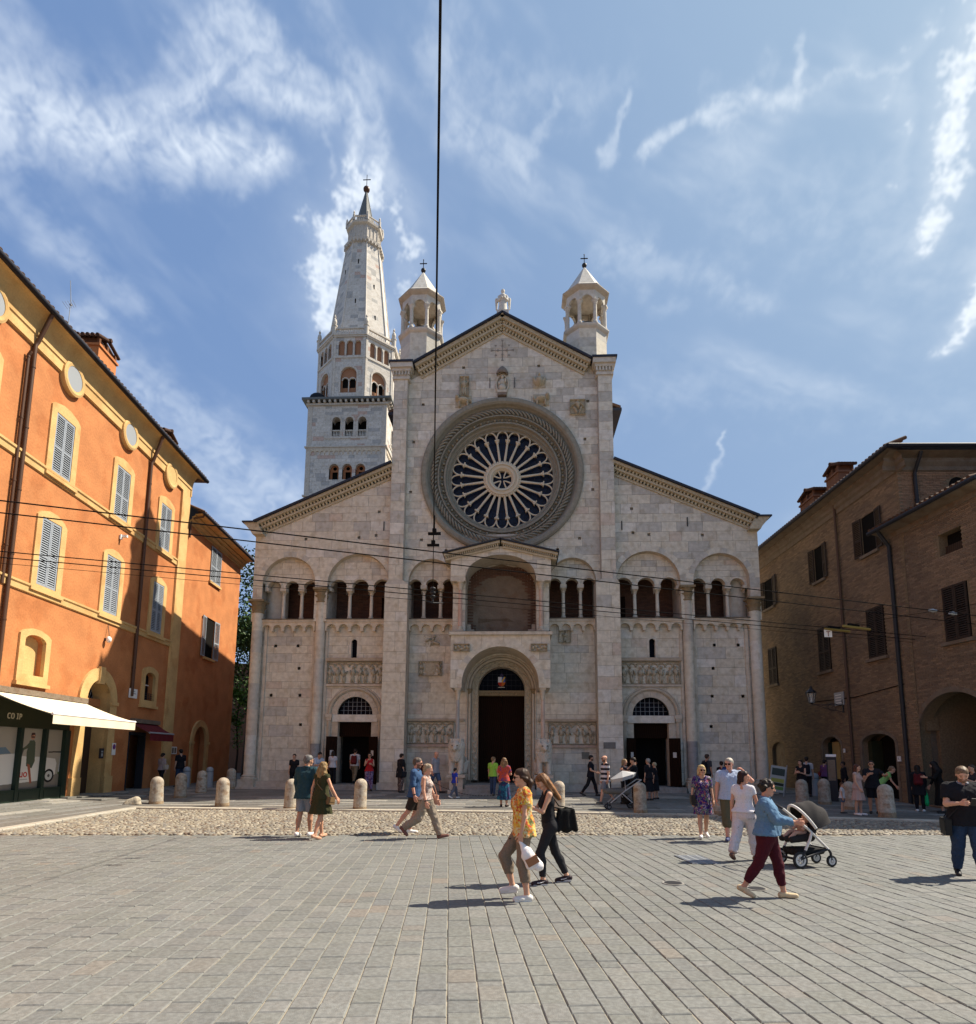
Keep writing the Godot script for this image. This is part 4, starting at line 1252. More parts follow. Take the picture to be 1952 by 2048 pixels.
func build_portals(c: Node3D) -> void:
	var o := node("main_portal", c)
	# carved vine band around the opening
	var f := func(u, v):
		var e := path_pt(1.09, u, 0.74, 4.94)
		var q: Vector2 = e[0] + e[1] * (v * 0.32)
		var ph: float = u * 150.0
		var x: float = v - 0.5 - 0.22 * sin(ph)
		var d: float = 0.05 * exp(-x * x * 90.0)
		for k in [-1, 1]:
			var l := Vector2((fposmod(ph + (0 if k > 0 else PI), TAU) - PI) / 4.0, v - 0.5 - k * 0.2)
			d = maxf(d, 0.055 * exp(-l.length_squared() * 30.0))
		if v < 0.06 or v > 0.94: d = 0.05
		return Vector3(q.x, q.y, -0.46 + d)
	var b := MB.new(); b.col = Color(1.2, 1.15, 1.05); b.grid(900, 14, f)
	obj("carved_band", b, M["carved"], o)
	for e in [[1.50, 0.075, -0.40, true], [1.62, 0.05, -0.33, false]]:
		b = MB.new(); b.col = Color(0.6, 0.53, 0.42)
		var pts := PackedVector3Array()
		for i in 90:
			var q = path_pt(e[0], i / 89.0, 0.74, 4.94)
			pts.append(Vector3(q[0].x, q[0].y, e[2]))
		b.tube(pts, e[1], e[1], 10)
		obj("roll_moulding", b, M["stone"], o)
	b = MB.new(); b.col = Color(0.55, 0.48, 0.38)
	for e in [[1.42, -0.52, -0.36, 1.66], [1.09, -0.95, -0.44, 1.09]]:
		var pts := PackedVector2Array()
		for i in 61:
			var q = path_pt(e[0], i / 60.0, 0.5, 4.94)
			pts.append(q[0])
		pts.reverse()
		b.strip(pts, e[1], e[2])
	for i in 60:
		var q = path_pt(1.40, i / 60.0, 0.5, 4.94); var q2 = path_pt(1.40, (i + 1) / 60.0, 0.5, 4.94)
		var a: Vector2 = q[0]; var d: Vector2 = q2[0]
		var ao: Vector2 = a + q[1] * 0.28; var d2: Vector2 = d + q2[1] * 0.28
		b.quad(Vector3(a.x, a.y, -0.47), Vector3(d.x, d.y, -0.47), Vector3(d2.x, d2.y, -0.47), Vector3(ao.x, ao.y, -0.47))
	obj("jambs", b, M["stone"], o)
	for s in [-1, 1]:
		b = MB.new(); b.col = Color(0.6, 0.52, 0.4); b.lathe(P2([0.07, 4.74, 0.11, 4.84, 0.15, 4.94, 0.15, 5.0]), 14); obj("capital", b, M["carved"], o, Transform3D(Basis.IDENTITY, Vector3(s * 1.52, 0, -0.40)))
	b = MB.new(); b.col = Color(0.62, 0.53, 0.40); b.bb(-1.10, 1.10, 4.69, 4.93, -0.9, -0.52)
	for i in 21: b.ball(Vector3(-1.0 + 0.1 * i, 4.81, -0.52), Vector3(0.045, 0.07, 0.03), 6, 4)
	obj("lintel", b, M["carved"], o)
	for s in [-1, 1]:
		b = MB.new(); b.bb(0.01 * s, 1.09 * s, 0.72, 4.69, -0.95, -0.88)
		for i in 3:
			for k in 4: b.bb(s * (0.10 + 0.33 * i), s * (0.36 + 0.33 * i), 0.9 + k * 0.95, 1.7 + k * 0.95, -0.88, -0.865)
		obj("door_leaf", b, M["dark_wood"], o)
	b = MB.new(); b.flat(archp(0, 1.09, 4.93, 4.94, 24), -0.88); obj("lunette", b, M["glass_dark"], o)
	b = MB.new()
	for i in 9: b.bb(-0.9 + i * 0.225, -0.885 + i * 0.225, 4.95, 4.94 + sqrt(maxf(0.02, 1.0 - pow(-0.9 + i * 0.225, 2))), -0.87, -0.855)
	for k in 3: b.bb(-sqrt(1.1 - pow(0.25 + k * 0.27, 2)), sqrt(1.1 - pow(0.25 + k * 0.27, 2)), 5.19 + k * 0.27, 5.205 + k * 0.27, -0.868, -0.85)
	obj("grille", b, M["iron"], o)
	# painted coat of arms in the lunette
	var sh := node("coat_of_arms", o)
	var pl: Material = M["plain"]
	for e in [[P2([-0.17, 5.62, 0.0, 5.62, 0.0, 5.36, -0.17, 5.36]), Color(0.75, 0.75, 0.78), "white_field"], [P2([0.0, 5.62, 0.17, 5.62, 0.17, 5.36, 0.0, 5.36]), Color(0.10, 0.16, 0.42), "blue_field"], [P2([-0.17, 5.36, 0.0, 5.36, 0.0, 5.16, -0.10, 5.20, -0.16, 5.28]), Color(0.5, 0.05, 0.03), "red_field"], [P2([0.0, 5.36, 0.17, 5.36, 0.16, 5.28, 0.10, 5.20, 0.0, 5.16]), Color(0.55, 0.16, 0.03), "orange_field"], [P2([0.04, 5.36, 0.17, 5.58, 0.17, 5.62, 0.12, 5.62, 0.0, 5.42, 0.0, 5.36]), Color(0.7, 0.45, 0.06), "gold_bend"], [P2([-0.10, 5.65, 0.10, 5.65, 0.07, 5.74, 0.0, 5.80, -0.07, 5.74]), Color(0.06, 0.05, 0.10), "mitre"], [P2([-0.17, 5.10, 0.17, 5.10, 0.13, 5.14, -0.13, 5.14]), Color(0.6, 0.55, 0.45), "scroll"]]:
		b = MB.new(); b.col = e[1]; b.prism(e[0], -0.86, -0.835 if e[2] != "gold_bend" else -0.83); obj(e[2], b, pl, sh)
	# --- side portals
	for s in [-1, 1]:
		var cx: float = s * 6.93
		o = node("side_portal", c, Transform3D(Basis.IDENTITY, Vector3(cx, 0, 0)))
		b = MB.new(); b.col = Color(0.6, 0.52, 0.41)
		for i in 10: b.prism(ring_seg(0, 3.76, 0.84, 1.10, PI * i / 10 + 0.004, PI * (i + 1) / 10 - 0.004, 3), -0.4, -0.27)
		obj("arch_stones", b, M["stone"], o)
		b = MB.new(); b.col = Color(0.60, 0.51, 0.39)
		for i in 64:
			var a := PI * i / 63
			var p := PackedVector3Array()
			for k in 4:
				var t := -0.5 + k / 3.0
				p.append(Vector3(cos(a + t * 0.11) * (1.22 + t * 0.13), 3.76 + sin(a + t * 0.11) * (1.22 + t * 0.13), -0.26 + 0.05 * cos(t * PI)))
			b.tube(p, 0.028, 0.028, 5, false)
		obj("rope_arch", b, M["stone"], o)
		b = MB.new(); b.col = Color(0.62, 0.54, 0.43)
		var pts := PackedVector3Array()
		for i in 25: pts.append(Vector3(cos(PI * i / 24) * 1.34, 3.76 + sin(PI * i / 24) * 1.34, -0.29))
		b.tube(pts, 0.04, 0.04, 8)
		obj("outer_moulding", b, M["stone"], o)
		for k in [-1, 1]:
			b = MB.new(); b.col = Color(0.6, 0.52, 0.41)
			for i in 70:
				var y := 0.75 + i * 0.041
				b.tube(PackedVector3Array([Vector3(k * 1.22 - 0.075, y - 0.03, -0.26), Vector3(k * 1.22, y, -0.19), Vector3(k * 1.22 + 0.075, y + 0.03, -0.26)]), 0.026, 0.026, 5, false)
			obj("twisted_column", b, M["stone"], o)
			b = MB.new(); b.col = Color(0.6, 0.52, 0.41)
			b.bb(k * 1.06, k * 1.38, 3.60, 3.77, -0.34, -0.12); b.bb(k * 1.10, k * 1.34, 3.46, 3.60, -0.34, -0.15); b.bb(k * 1.10, k * 1.36, 0.6, 0.76, -0.34, -0.10)
			b.bb(k * 0.80, k * 1.08, 0.55, 3.40, -0.9, -0.30)
			obj("jamb", b, M["stone"], o)
			# leaf folded back outside
			b = MB.new()
			var bs := Basis(Vector3.UP, k * -0.55)
			b.box(Vector3(k * 0.98, 1.63, -0.02), Vector3(0.52, 2.16, 0.05), bs)
			for q in 2: b.box(Vector3(k * 0.98, 1.1 + q * 1.05, -0.02) + bs.z * 0.03, Vector3(0.36, 0.8, 0.02), bs)
			obj("door_leaf", b, M["dark_wood"], o)
			b = MB.new(); b.col = Color(0.5, 0.48, 0.44); b.box(Vector3(k * 0.98, 1.95, -0.02) + bs.z * 0.046, Vector3(0.16, 0.24, 0.006), bs); obj("notice", b, M["plain"], o)
		box_part("lintel", "stone", o, -1.08, 1.08, 3.41, 3.75, -0.8, -0.24, Color(0.72, 0.67, 0.58))
		b = MB.new(); b.flat(archp(0, 0.86, 3.75, 3.76, 20), -0.62); obj("lunette", b, M["glass_dark"], o)
		b = MB.new()
		for i in 7: b.bb(-0.63 + i * 0.21, -0.615 + i * 0.21, 3.76, 3.76 + sqrt(0.68 - pow(-0.62 + i * 0.21, 2)), -0.61, -0.595)
		for k in 3: b.bb(-sqrt(0.7 - pow(0.2 * k + 0.2, 2)), sqrt(0.7 - pow(0.2 * k + 0.2, 2)), 3.96 + 0.2 * k, 3.972 + 0.2 * k, -0.608, -0.59)
		obj("grille", b, M["metal_grey"], o)
		box_part("door_top_panel", "dark_wood", o, -0.80, 0.80, 2.72, 3.41, -0.75, -0.62, Color(1.6, 1.3, 1.2))
		box_part("dark_vestibule", "dark", o, -0.86, 0.86, 0.3, 2.75, -1.6, -1.5)
		box_part("step", "slab", o, -1.3, 1.3, 0.08, 0.52, -1.5, 0.55, Color(0.34, 0.32, 0.29))
		# window above
		box_part("slit_window", "glass_dark", c, s * 7.09 - 0.16, s * 7.09 + 0.16, 6.45, 7.42, -0.6, -0.55)
		b = MB.new(); b.col = Color(0.66, 0.6, 0.5)
		for i in 6: b.prism(ring_seg(s * 7.09, 7.24, 0.14, 0.25, PI * i / 6, PI * (i + 1) / 6, 2), -0.4, -0.305)
		b.bb(s * 7.09 - 0.25, s * 7.09 - 0.14, 6.48, 7.24, -0.56, -0.306); b.bb(s * 7.09 + 0.14, s * 7.09 + 0.25, 6.48, 7.24, -0.56, -0.306)
		obj("window_surround", b, M["stone"], c)
		box_part("frieze_ledge", "stone", c, s * 5.55, s * 8.4, 6.30, 6.45, -0.4, -0.12, Color(0.46, 0.38, 0.28))
		frieze(c, s * 6.97, 5.74, 2.72, 1.06, -0.33)
		box_part("frieze_sill", "stone", c, s * 5.58, s * 8.36, 5.10, 5.20, -0.4, -0.2, Color(0.6, 0.52, 0.42))
		box_part("frieze_ledge", "stone", c, s * 1.72, s * 4.41, 3.46, 3.57, -0.4, -0.14, Color(0.46, 0.38, 0.28))
		frieze(c, s * 3.3, 2.92, 2.2, 1.02, -0.33)
		box_part("frieze_sill", "stone", c, s * 1.75, s * 4.41, 2.26, 2.37, -0.4, -0.2, Color(0.5, 0.38, 0.30))

func build_turrets(c: Node3D) -> void:
	for s in [-1, 1]:
		var o := node("turret", c, Transform3D(Basis.IDENTITY, Vector3(s * 4.30, 0, -1.12)))
		var q := 1.0 / cos(PI / 8)
		var b := MB.new()
		var y := 20.2
		while y < 23.3:
			var y2 := minf(y + 0.52, 23.35)
			for i in 8:
				b.col = stone_col(2, 12.0) * 1.04
				var a := PI / 8 + TAU * i / 8; var a2 := a + TAU / 8
				b.quad(Vector3(cos(a2) * 1.02 * q, y, sin(a2) * 1.02 * q), Vector3(cos(a) * 1.02 * q, y, sin(a) * 1.02 * q), Vector3(cos(a) * 1.02 * q, y2, sin(a) * 1.02 * q), Vector3(cos(a2) * 1.02 * q, y2, sin(a2) * 1.02 * q))
			y = y2
		obj("shaft", b, M["stone"], o)
		b = MB.new(); b.col = Color(0.62, 0.58, 0.51)
		b.lathe(P2([1.02 * q, 23.30, 1.12 * q, 23.38, 1.16 * q, 23.46, 1.16 * q, 23.52, 1.0 * q, 23.62, 0.0, 23.62]), 8, Transform3D.IDENTITY, false, PI / 8)
		obj("cornice", b, M["stone"], o)
		for i in 8:
			var a := PI / 8 + TAU * i / 8
			b = MB.new(); b.col = Color(0.64, 0.59, 0.51)
			var xf := Transform3D(Basis.IDENTITY, Vector3(cos(a) * 0.95 * q, 0, sin(a) * 0.95 * q))
			b.lathe(P2([0.13, 23.60, 0.13, 23.68, 0.10, 23.74, 0.09, 24.62, 0.11, 24.66, 0.10, 24.68, 0.15, 24.85]), 10, xf)
			b.box(Vector3(cos(a) * 0.95 * q, 24.89, sin(a) * 0.95 * q), Vector3(0.28, 0.09, 0.28), Basis(Vector3.UP, -a))
			obj("column", b, M["stone"], o)
			var am := a + TAU / 16
			var bs := Basis(Vector3.UP, PI / 2 - am)
			b = MB.new(); b.col = Color(0.64, 0.60, 0.53)
			var wv := 0.98 * tan(PI / 8)
			var cut := pieces(rectp(-wv, wv, 24.90, 25.52), PackedVector2Array(), [archp(0, wv - 0.11, 24.8, 24.90, 14)])
			for p in cut: b.prism(p, 0.84, 0.985)
			b.strip(archp(0, wv - 0.11, 24.9, 24.90, 14).slice(1), 0.84, 0.98)
			obj("arch", b, M["stone"], o, Transform3D(bs, Vector3.ZERO))
		b = MB.new(); b.col = Color(0.5, 0.44, 0.37)
		b.lathe(P2([0.98 * q, 25.46, 1.14 * q, 25.56, 1.20 * q, 25.62, 1.20 * q, 25.66]), 8, Transform3D.IDENTITY, false, PI / 8)
		obj("eaves", b, M["stone"], o)
		b = MB.new(); b.col = Color(0.66, 0.62, 0.55)
		b.lathe(P2([1.18 * q, 25.66, 0.95 * q, 25.9, 0.04, 27.55]), 8, Transform3D.IDENTITY, false, PI / 8)
		b.lathe(P2([0.0, 25.5, 0.97 * q, 25.5]), 8, Transform3D.IDENTITY, false, PI / 8)
		obj("spire", b, M["stone"], o)
		b = MB.new(); b.col = Color(0.5, 0.47, 0.4); b.lathe(P2([0.62, 23.6, 0.62, 24.0, 0.5, 24.05]), 12); obj("bell", b, M["lead"], o)
		b = MB.new(); b.ball(Vector3(0, 27.68, 0), Vector3(0.13, 0.13, 0.13), 12, 8); obj("ball", b, M["iron"], o)
		b = MB.new(); b.bb(-0.018, 0.018, 27.8, 28.32, -0.018, 0.018); b.bb(-0.17, 0.17, 28.07, 28.11, -0.018, 0.018)
		for e in [[-0.17, 28.09], [0.17, 28.09], [0, 28.32]]: b.ball(Vector3(e[0], e[1], 0), Vector3(0.035, 0.035, 0.02), 6, 4)
		obj("cross", b, M["iron"], o)

func build_sculpture(c: Node3D) -> void:
	var bl := []
	# symbols and figures set into the wall above the rose
	figure_blobs(bl, 0, -0.45, 0.95); relief(c, "carved_figure", -1.9, 20.15, 0.5, 1.06, 0.02, bl, 30, 56)
	for s in [-1, 1]:
		bl = [blob(0, 0.02, 0.30, 0.16, 0.1 * s, 0.16), blob(0.30 * s, 0.14, 0.13, 0.14, 0, 0.18), blob(-0.2, -0.18, 0.06, 0.17, 0, 0.12), blob(0.2, -0.18, 0.06, 0.17, 0, 0.12), blob(-0.34 * s, 0.02, 0.05, 0.2, 0.6, 0.08)]
		relief(c, "carved_beast", s * 1.93, 19.36, 0.84, 0.66, 0.02, bl, 44, 34, "carved", 0.0)
	bl = [blob(0, 0, 0.2, 0.24, 0, 0.18), blob(0, 0.22, 0.08, 0.1, 0, 0.2), blob(-0.22, 0.03, 0.08, 0.24, 0.4, 0.1), blob(0.22, 0.03, 0.08, 0.24, -0.4, 0.1)]
	relief(c, "carved_eagle", 1.84, 20.32, 0.66, 0.66, 0.02, bl, 36, 36, "carved", 0.0)
	bl = [blob(0.0, 0.1, 0.11, 0.2, 0.3, 0.12), blob(0.03, 0.3, 0.07, 0.08, 0, 0.13), blob(-0.12, -0.15, 0.06, 0.22, 0.5, 0.1), blob(0.14, -0.15, 0.06, 0.22, -0.3, 0.1), blob(0.17, 0.1, 0.04, 0.2, 0.9, 0.1), blob(-0.2, 0.1, 0.04, 0.2, -0.9, 0.1)]
	relief(c, "carved_square", 3.72, 18.92, 0.78, 0.8, 0.02, bl, 40, 40)
	# enthroned figure in an almond frame with a canopy
	var b := MB.new(); b.col = Color(0.58, 0.52, 0.42)
	var f := PackedVector3Array()
	for i in 29:
		var a := TAU * i / 28
		f.append(Vector3(sin(a) * 0.31 * (1 - 0.15 * absf(cos(a))), 20.2 + cos(a) * 0.52, 0.1))
	b.tube(f, 0.05, 0.05, 7, false)
	b.ball(Vector3(0, 20.56, 0.16), Vector3(0.08, 0.1, 0.09), 10, 7); b.ball(Vector3(0, 20.28, 0.1), Vector3(0.17, 0.24, 0.14), 10, 7); b.ball(Vector3(0, 19.98, 0.16), Vector3(0.19, 0.2, 0.16), 10, 7)
	b.bb(-0.24, 0.24, 19.68, 19.80, 0.0, 0.3)
	b.ball(Vector3(0.16, 20.36, 0.2), Vector3(0.05, 0.14, 0.05), 8, 5); b.ball(Vector3(-0.15, 20.22, 0.2), Vector3(0.06, 0.1, 0.05), 8, 5)
	obj("enthroned_figure", b, M["stone"], c)
	b = MB.new(); b.col = Color(0.24, 0.2, 0.17); b.lathe(P2([0.28, 20.72, 0.30, 20.82, 0.22, 20.98, 0.06, 21.16, 0.0, 21.18]), 12, Transform3D(Basis.IDENTITY, Vector3(0, 0, 0.1))); b.bb(-0.22, 0.22, 19.55, 19.68, 0.0, 0.28)
	obj("canopy", b, M["stone"], c)
	for s in [-1, 1]: box_part("iron_bar", "iron", c, s * 0.62 - 0.015, s * 0.62 + 0.015, 20.05, 20.6, 0.03, 0.06)
	# the inlaid cross in the gable
	b = MB.new(); b.col = Color(0.30, 0.28, 0.25)
	b.bb(-0.55, 0.55, 22.09, 22.13, 0.0, 0.016); b.bb(-0.02, 0.02, 21.56, 22.66, 0.0, 0.017)
	for e in [[0, 0.54], [0, -0.54], [0.54, 0], [-0.54, 0]]:
		var q := Vector2(e[0], e[1]); var t := Vector2(-q.y, q.x)
		b.prism(PackedVector2Array([Vector2(0, 22.11) + q * 0.72, Vector2(0, 22.11) + q * 1.08 + t * 0.13, Vector2(0, 22.11) + q * 1.08 - t * 0.13]), 0, 0.019)
		b.prism(circp(q.x * 0.42, 22.11 + q.y * 0.42, 0.055, 12), 0, 0.021)
	for e in [[0.33, 0.3], [-0.33, 0.3], [0.33, -0.3], [-0.33, -0.3]]:
		b.prism(P2([e[0] - 0.07, 22.11 + e[1], e[0] + 0.07, 22.11 + e[1], e[0], 22.11 + e[1] + 0.11 * sign(e[1]) * -1]), 0, 0.02)
	obj("inlaid_cross", b, M["stone"], c)
	# small reliefs beside the porch
	bl = []
	figure_blobs(bl, 0.0, -0.22, 0.5, 0.5); bl.append(blob(0.2, -0.1, 0.2, 0.08, -0.3, 0.07)); bl.append(blob(-0.2, 0.05, 0.14, 0.06, 0.6, 0.06))
	relief(c, "carved_rider", -3.33, 7.28, 0.80, 0.6, dk_z(), bl, 40, 30, "carved", 0.0)
	bl = []
	figure_blobs(bl, -0.42, -0.3, 0.62); figure_blobs(bl, 0.42, -0.3, 0.62); bl.append(blob(0, 0.0, 0.28, 0.36, 0, 0.03))
	relief(c, "inscription_slab", -3.38, 5.95, 1.14, 0.72, dk_z(), bl, 56, 36)
	bl = []
	figure_blobs(bl, 0.0, -0.27, 0.56, 0.2)
	relief(c, "carved_saint", 3.0, 7.48, 0.58, 0.62, dk_z(), bl, 30, 32)
	for s in [-1, 1]:
		bl = []
		for i in 5: bl.append(blob(-0.26 + i * 0.13, 0.06 * sin(i * 2.2), 0.07, 0.09, i, 0.06))
		relief(c, "spandrel_relief", s * 1.72, 6.62, 0.74, 0.36, 1.60, bl, 36, 20)
	for e in [[3.9, 1.9, 0.35, 0.32, Color(0.2, 0.2, 0.17)], [-3.0, 1.65, 0.9, 0.5, Color(0.56, 0.5, 0.42)]]:
		box_part("plaque", "stone", c, e[0] - e[2] / 2, e[0] + e[2] / 2, e[1] - e[3] / 2, e[1] + e[3] / 2, -0.34, -0.29, e[4])
	box_part("plaque", "stone", c, 4.62, 5.16, 2.22, 2.5, 0.5, 0.525, Color(0.2, 0.195, 0.18))
	for e in [[-5.75, 13.05], [5.75, 12.95], [6.95 + 1.9, 13.1]]: box_part("iron_anchor", "iron", c, e[0] - 0.02, e[0] + 0.02, e[1] - 0.35, e[1] + 0.1, 0.0, 0.05)

func dk_z() -> float:
	return -0.325

# ------------------------------------------------------------------ the bell tower behind
func build_tower() -> void:
	var c := thing("bell_tower", "tall white stone bell tower with an octagonal spire, rising behind the left aisle", "bell tower", Transform3D(Basis.IDENTITY, Vector3(-22.65, 0, -55.4)))
	var R := 5.42
	var gl := func(x, y): return (Color(0.62, 0.58, 0.52).lerp(Color(0.70, 0.66, 0.60), rng.randf()) if rng.randf() > 0.2 else Color(0.47, 0.455, 0.43) if rng.randf() > 0.3 else Color(0.58, 0.43, 0.36)) * rf(0.95, 1.05)
	for fc in 2:
		var o := node("tower_face", c, Transform3D(Basis(Vector3.UP, PI / 2 * fc), Vector3.ZERO))
		blocks = []; mortar = MB.new()
		var holes := []
		for k in 3:
			holes.append(archp(-1.45 + 0.36 + 1.8 * k - 0.35, 0.56, 44.95, 47.15, 14)); holes.append(archp(-1.5 + 1.8 * k, 0.66, 38.7, 40.25, 14))
		wall(rectp(-R, R, 33.0, 49.4), holes, R, 0.42, 0.62, 0.7, 1.7, 0.01, gl)
		emit_blocks(o, M["stone"], 150 if fc == 0 else 0, 0.008)
		var b := MB.new(); b.col = Color(0.62, 0.57, 0.5)
		for h in holes: b.strip(h.slice(1), R - 1.2, R)
		for k in 3:
			var x1 := -1.44 + 1.8 * k
			for i in 7: b.prism(ring_seg(x1, 47.15, 0.56, 0.78, PI * i / 7, PI * (i + 1) / 7, 2), R - 0.1, R + 0.06)
			for i in 7: b.prism(ring_seg(-1.5 + 1.8 * k, 40.25, 0.66, 0.84, PI * i / 7, PI * (i + 1) / 7, 2), R - 0.1, R + 0.06)
			for sg in [-1, 1]: b.bb(x1 + sg * 0.60, x1 + sg * 0.82, 44.8, 47.1, R - 0.1, R + 0.06)
		b.bb(-3.0, 2.9, 44.55, 44.8, R - 0.1, R + 0.1)
		obj("window_arches", b, M["stone"], o)
		b = MB.new()
		b.bb(-3.2, 3.2, 44.6, 48.0, R - 2.2, R - 1.25)
		obj("dark_belfry", b, M["dark"], o)
		for k in 3:
			b = MB.new(); b.col = Color(0.66, 0.62, 0.55)
			for i in 5: b.lathe(P2([0.05, 44.95, 0.09, 45.15, 0.05, 45.5, 0.06, 45.75]), 7, Transform3D(Basis.IDENTITY, Vector3(-1.44 + 1.8 * k - 0.44 + 0.22 * i, 0, R - 0.2)))
			b.bb(-1.44 + 1.8 * k - 0.56, -1.44 + 1.8 * k + 0.56, 45.75, 45.88, R - 0.32, R - 0.08)
			obj("balustrade", b, M["stone"], o)
			b = MB.new(); b.col = Color(0.95, 0.7, 0.52)
			var ip := archp(-1.5 + 1.8 * k, 0.70, 38.7, 40.25, 14)
			for p in pieces(ip, PackedVector2Array(), [rectp(-1.5 + 1.8 * k - 0.34, -1.5 + 1.8 * k + 0.38, 38.6, 39.95), circp(-1.5 + 1.8 * k, 40.45, 0.26, 12)]): b.flat(p, R - 0.5)
			obj("window_infill", b, M["terracotta"], o)
		b = MB.new(); b.bb(-3.0, 3.0, 38.5, 41.0, R - 1.5, R - 0.9); obj("dark_interior", b, M["dark"], o)
		b = MB.new(); b.col = Color(0.60, 0.55, 0.48)
		var q0 := 0.25 if fc == 0 else -0.21
		b.bb(-R - q0, R + q0, 43.25, 43.45, R - 0.2, R + 0.25); b.bb(-R - q0 * 0.5, R + q0 * 0.5, 43.1, 43.25, R - 0.2, R + 0.12)
		b.bb(-R - q0, R + q0, 36.3, 36.5, R - 0.2, R + 0.25)
		b.bb(-R - q0, R + q0, 49.4, 49.65, R - 0.3, R + 0.3)
		for i in 15: b.bb(-R + 0.1 + i * (2 * R - 0.4) / 14.0 - 0.12, -R + 0.1 + i * (2 * R - 0.4) / 14.0 + 0.16, 49.65, 50.0, R - 0.3, R + 0.62)
		for sg in [-1, 1]: b.bb(sg * (R - 0.6), sg * (R + (0.06 if fc == 0 else -0.31)), 33, 49.4, R - 0.3, R + (0.06 if fc == 0 else 0.05))
		obj("string_courses", b, M["stone"], o)
		lombard(o, -R + 0.6, R - 0.6, 15, 43.1, R, R + 0.12, 0.8)
	var b := MB.new(); b.col = Color(0.58, 0.53, 0.46)
	b.bb(-R + 1.4, R - 1.4, 0, 50, -R + 0.1, R - 2.2)
	b.bb(-R, R, 0, 33.2, -R, R - 0.05)
	b.bb(-R, R, 0, 49.6, -R, -R + 1.0); b.bb(-R, -R + 1.0, 0, 49.6, -R, R - 0.1)
	for e in [[33.2, 38.5], [41.0, 44.6], [48.0, 49.6]]: b.bb(-R + 0.5, R - 0.1, e[0], e[1], -R + 0.5, R - 0.1)
	for e in [[-R + 0.02, -3.1], [3.1, R - 0.05]]: b.bb(e[0], e[1], 33.2, 49.6, R - 1.5, R - 0.06)
	for e in [[-R + 0.02, -3.1], [3.1, R - 0.05]]: b.bb(R - 1.5, R - 0.06, 33.2, 49.6, -e[1], -e[0])
	obj("tower_core", b, M["stone"], c)
	b = MB.new(); b.bb(-R - 0.75, R + 0.75, 50.0, 50.3, -R - 0.75, R + 0.75); obj("platform_roof", b, M["lead"], c)
	b = MB.new(); b.col = Color(0.2, 0.2, 0.2); b.ball(Vector3(-4.5, 50.9, 4.9), Vector3(1.1, 0.8, 0.5), 10, 6); obj("dark_cover", b, M["roof_edge"], c)
	# octagon
	var ap := 5.45
	var hw := ap * tan(PI / 8)
	var q := 1.0 / cos(PI / 8)
	for i in 8:
		var o := node("octagon_side", c, Transform3D(Basis(Vector3.UP, TAU * i / 8), Vector3.ZERO))
		blocks = []; mortar = MB.new()
		var holes := [archp(0, 1.12, 51.3, 54.0, 20)]
		for k in [-1, 0, 1]: holes.append(archp(k * 1.15, 0.42, 56.9, 58.7, 12))
		wall(rectp(-hw, hw, 50.3, 59.6), holes, ap, 0.5, 0.7, 0.8, 1.9, 0.01, gl)
		emit_blocks(o, M["stone"], 0, 0.008)
		b = MB.new(); b.col = Color(0.66, 0.61, 0.54)
		for h in holes: b.strip(h.slice(1), ap - 0.5, ap)
		for k in 9: b.prism(ring_seg(0, 54.0, 1.12, 1.36, PI * k / 9, PI * (k + 1) / 9, 2), ap - 0.1, ap + 0.08)
		for sg in [-1, 1]:
			b.bb(sg * 1.12, sg * 1.34, 51.3, 54.0, ap - 0.1, ap + 0.06)
			b.bb(sg * (hw - 0.32), sg * hw, 50.3, 59.6, ap - 0.2, ap + 0.09)
			b.bb(sg * 0.51, sg * 0.64, 56.8, 58.7, ap - 0.1, ap + 0.07)
		b.bb(-hw, hw, 56.45, 56.7, ap - 0.1, ap + 0.12); b.bb(-hw - 0.1, hw + 0.1, 59.6, 59.8, ap - 0.3, ap + 0.2); b.bb(-hw - 0.15, hw + 0.15, 59.8, 60.05, ap - 0.3, ap + 0.32)
		obj("mouldings", b, M["stone"], o)
		b = MB.new(); b.col = Color(0.95, 0.85, 0.75)
		for p in pieces(archp(0, 1.15, 51.2, 54.0, 20), PackedVector2Array(), [archp(-0.5, 0.4, 51.6, 53.2, 12), archp(0.5, 0.4, 51.6, 53.2, 12)]): b.flat(p, ap - 0.35)
		for k in [-1, 0, 1]: b.flat(archp(k * 1.15, 0.44, 56.8, 58.7, 12), ap - 0.3)
		obj("terracotta_infill", b, M["terracotta"], o)
		b = MB.new(); b.flat(rectp(-1.0, 1.0, 52.2, 53.7), ap - 0.6); b.col = Color(1, 1, 1); obj("dark_window", b, M["dark"], o)
		b = MB.new(); b.col = Color(0.95, 0.85, 0.75); b.flat(rectp(-1.0, 1.0, 51.2, 52.3), ap - 0.55); obj("window_infill", b, M["terracotta"], o)
		b = MB.new(); b.col = Color(0.68, 0.63, 0.56)
		b.lathe(P2([0.10, 51.5, 0.08, 51.7, 0.08, 53.1, 0.15, 53.3]), 8, Transform3D(Basis.IDENTITY, Vector3(0, 0, ap - 0.2)))
		for sg in [-1, 1]:
			for k in 8: b.prism(ring_seg(sg * 0.5, 53.2, 0.40, 0.52, PI * k / 8, PI * (k + 1) / 8, 1), ap - 0.35, ap - 0.2)
		obj("twin_light", b, M["stone"], o)
		b = MB.new(); b.col = Color(0.68, 0.63, 0.56)
		for k in 13: b.lathe(P2([0.05, 60.05, 0.1, 60.3, 0.05, 60.6, 0.07, 60.85]), 6, Transform3D(Basis.IDENTITY, Vector3(-hw + 0.3 + k * (2 * hw - 0.6) / 12.0, 0, ap)))
		b.bb(-hw - 0.05, hw + 0.05, 60.85, 61.05, ap - 0.14, ap + 0.14)
		obj("balustrade", b, M["stone"], o)
		# pinnacle at the corner
		b = MB.new(); b.col = Color(0.64, 0.59, 0.51)
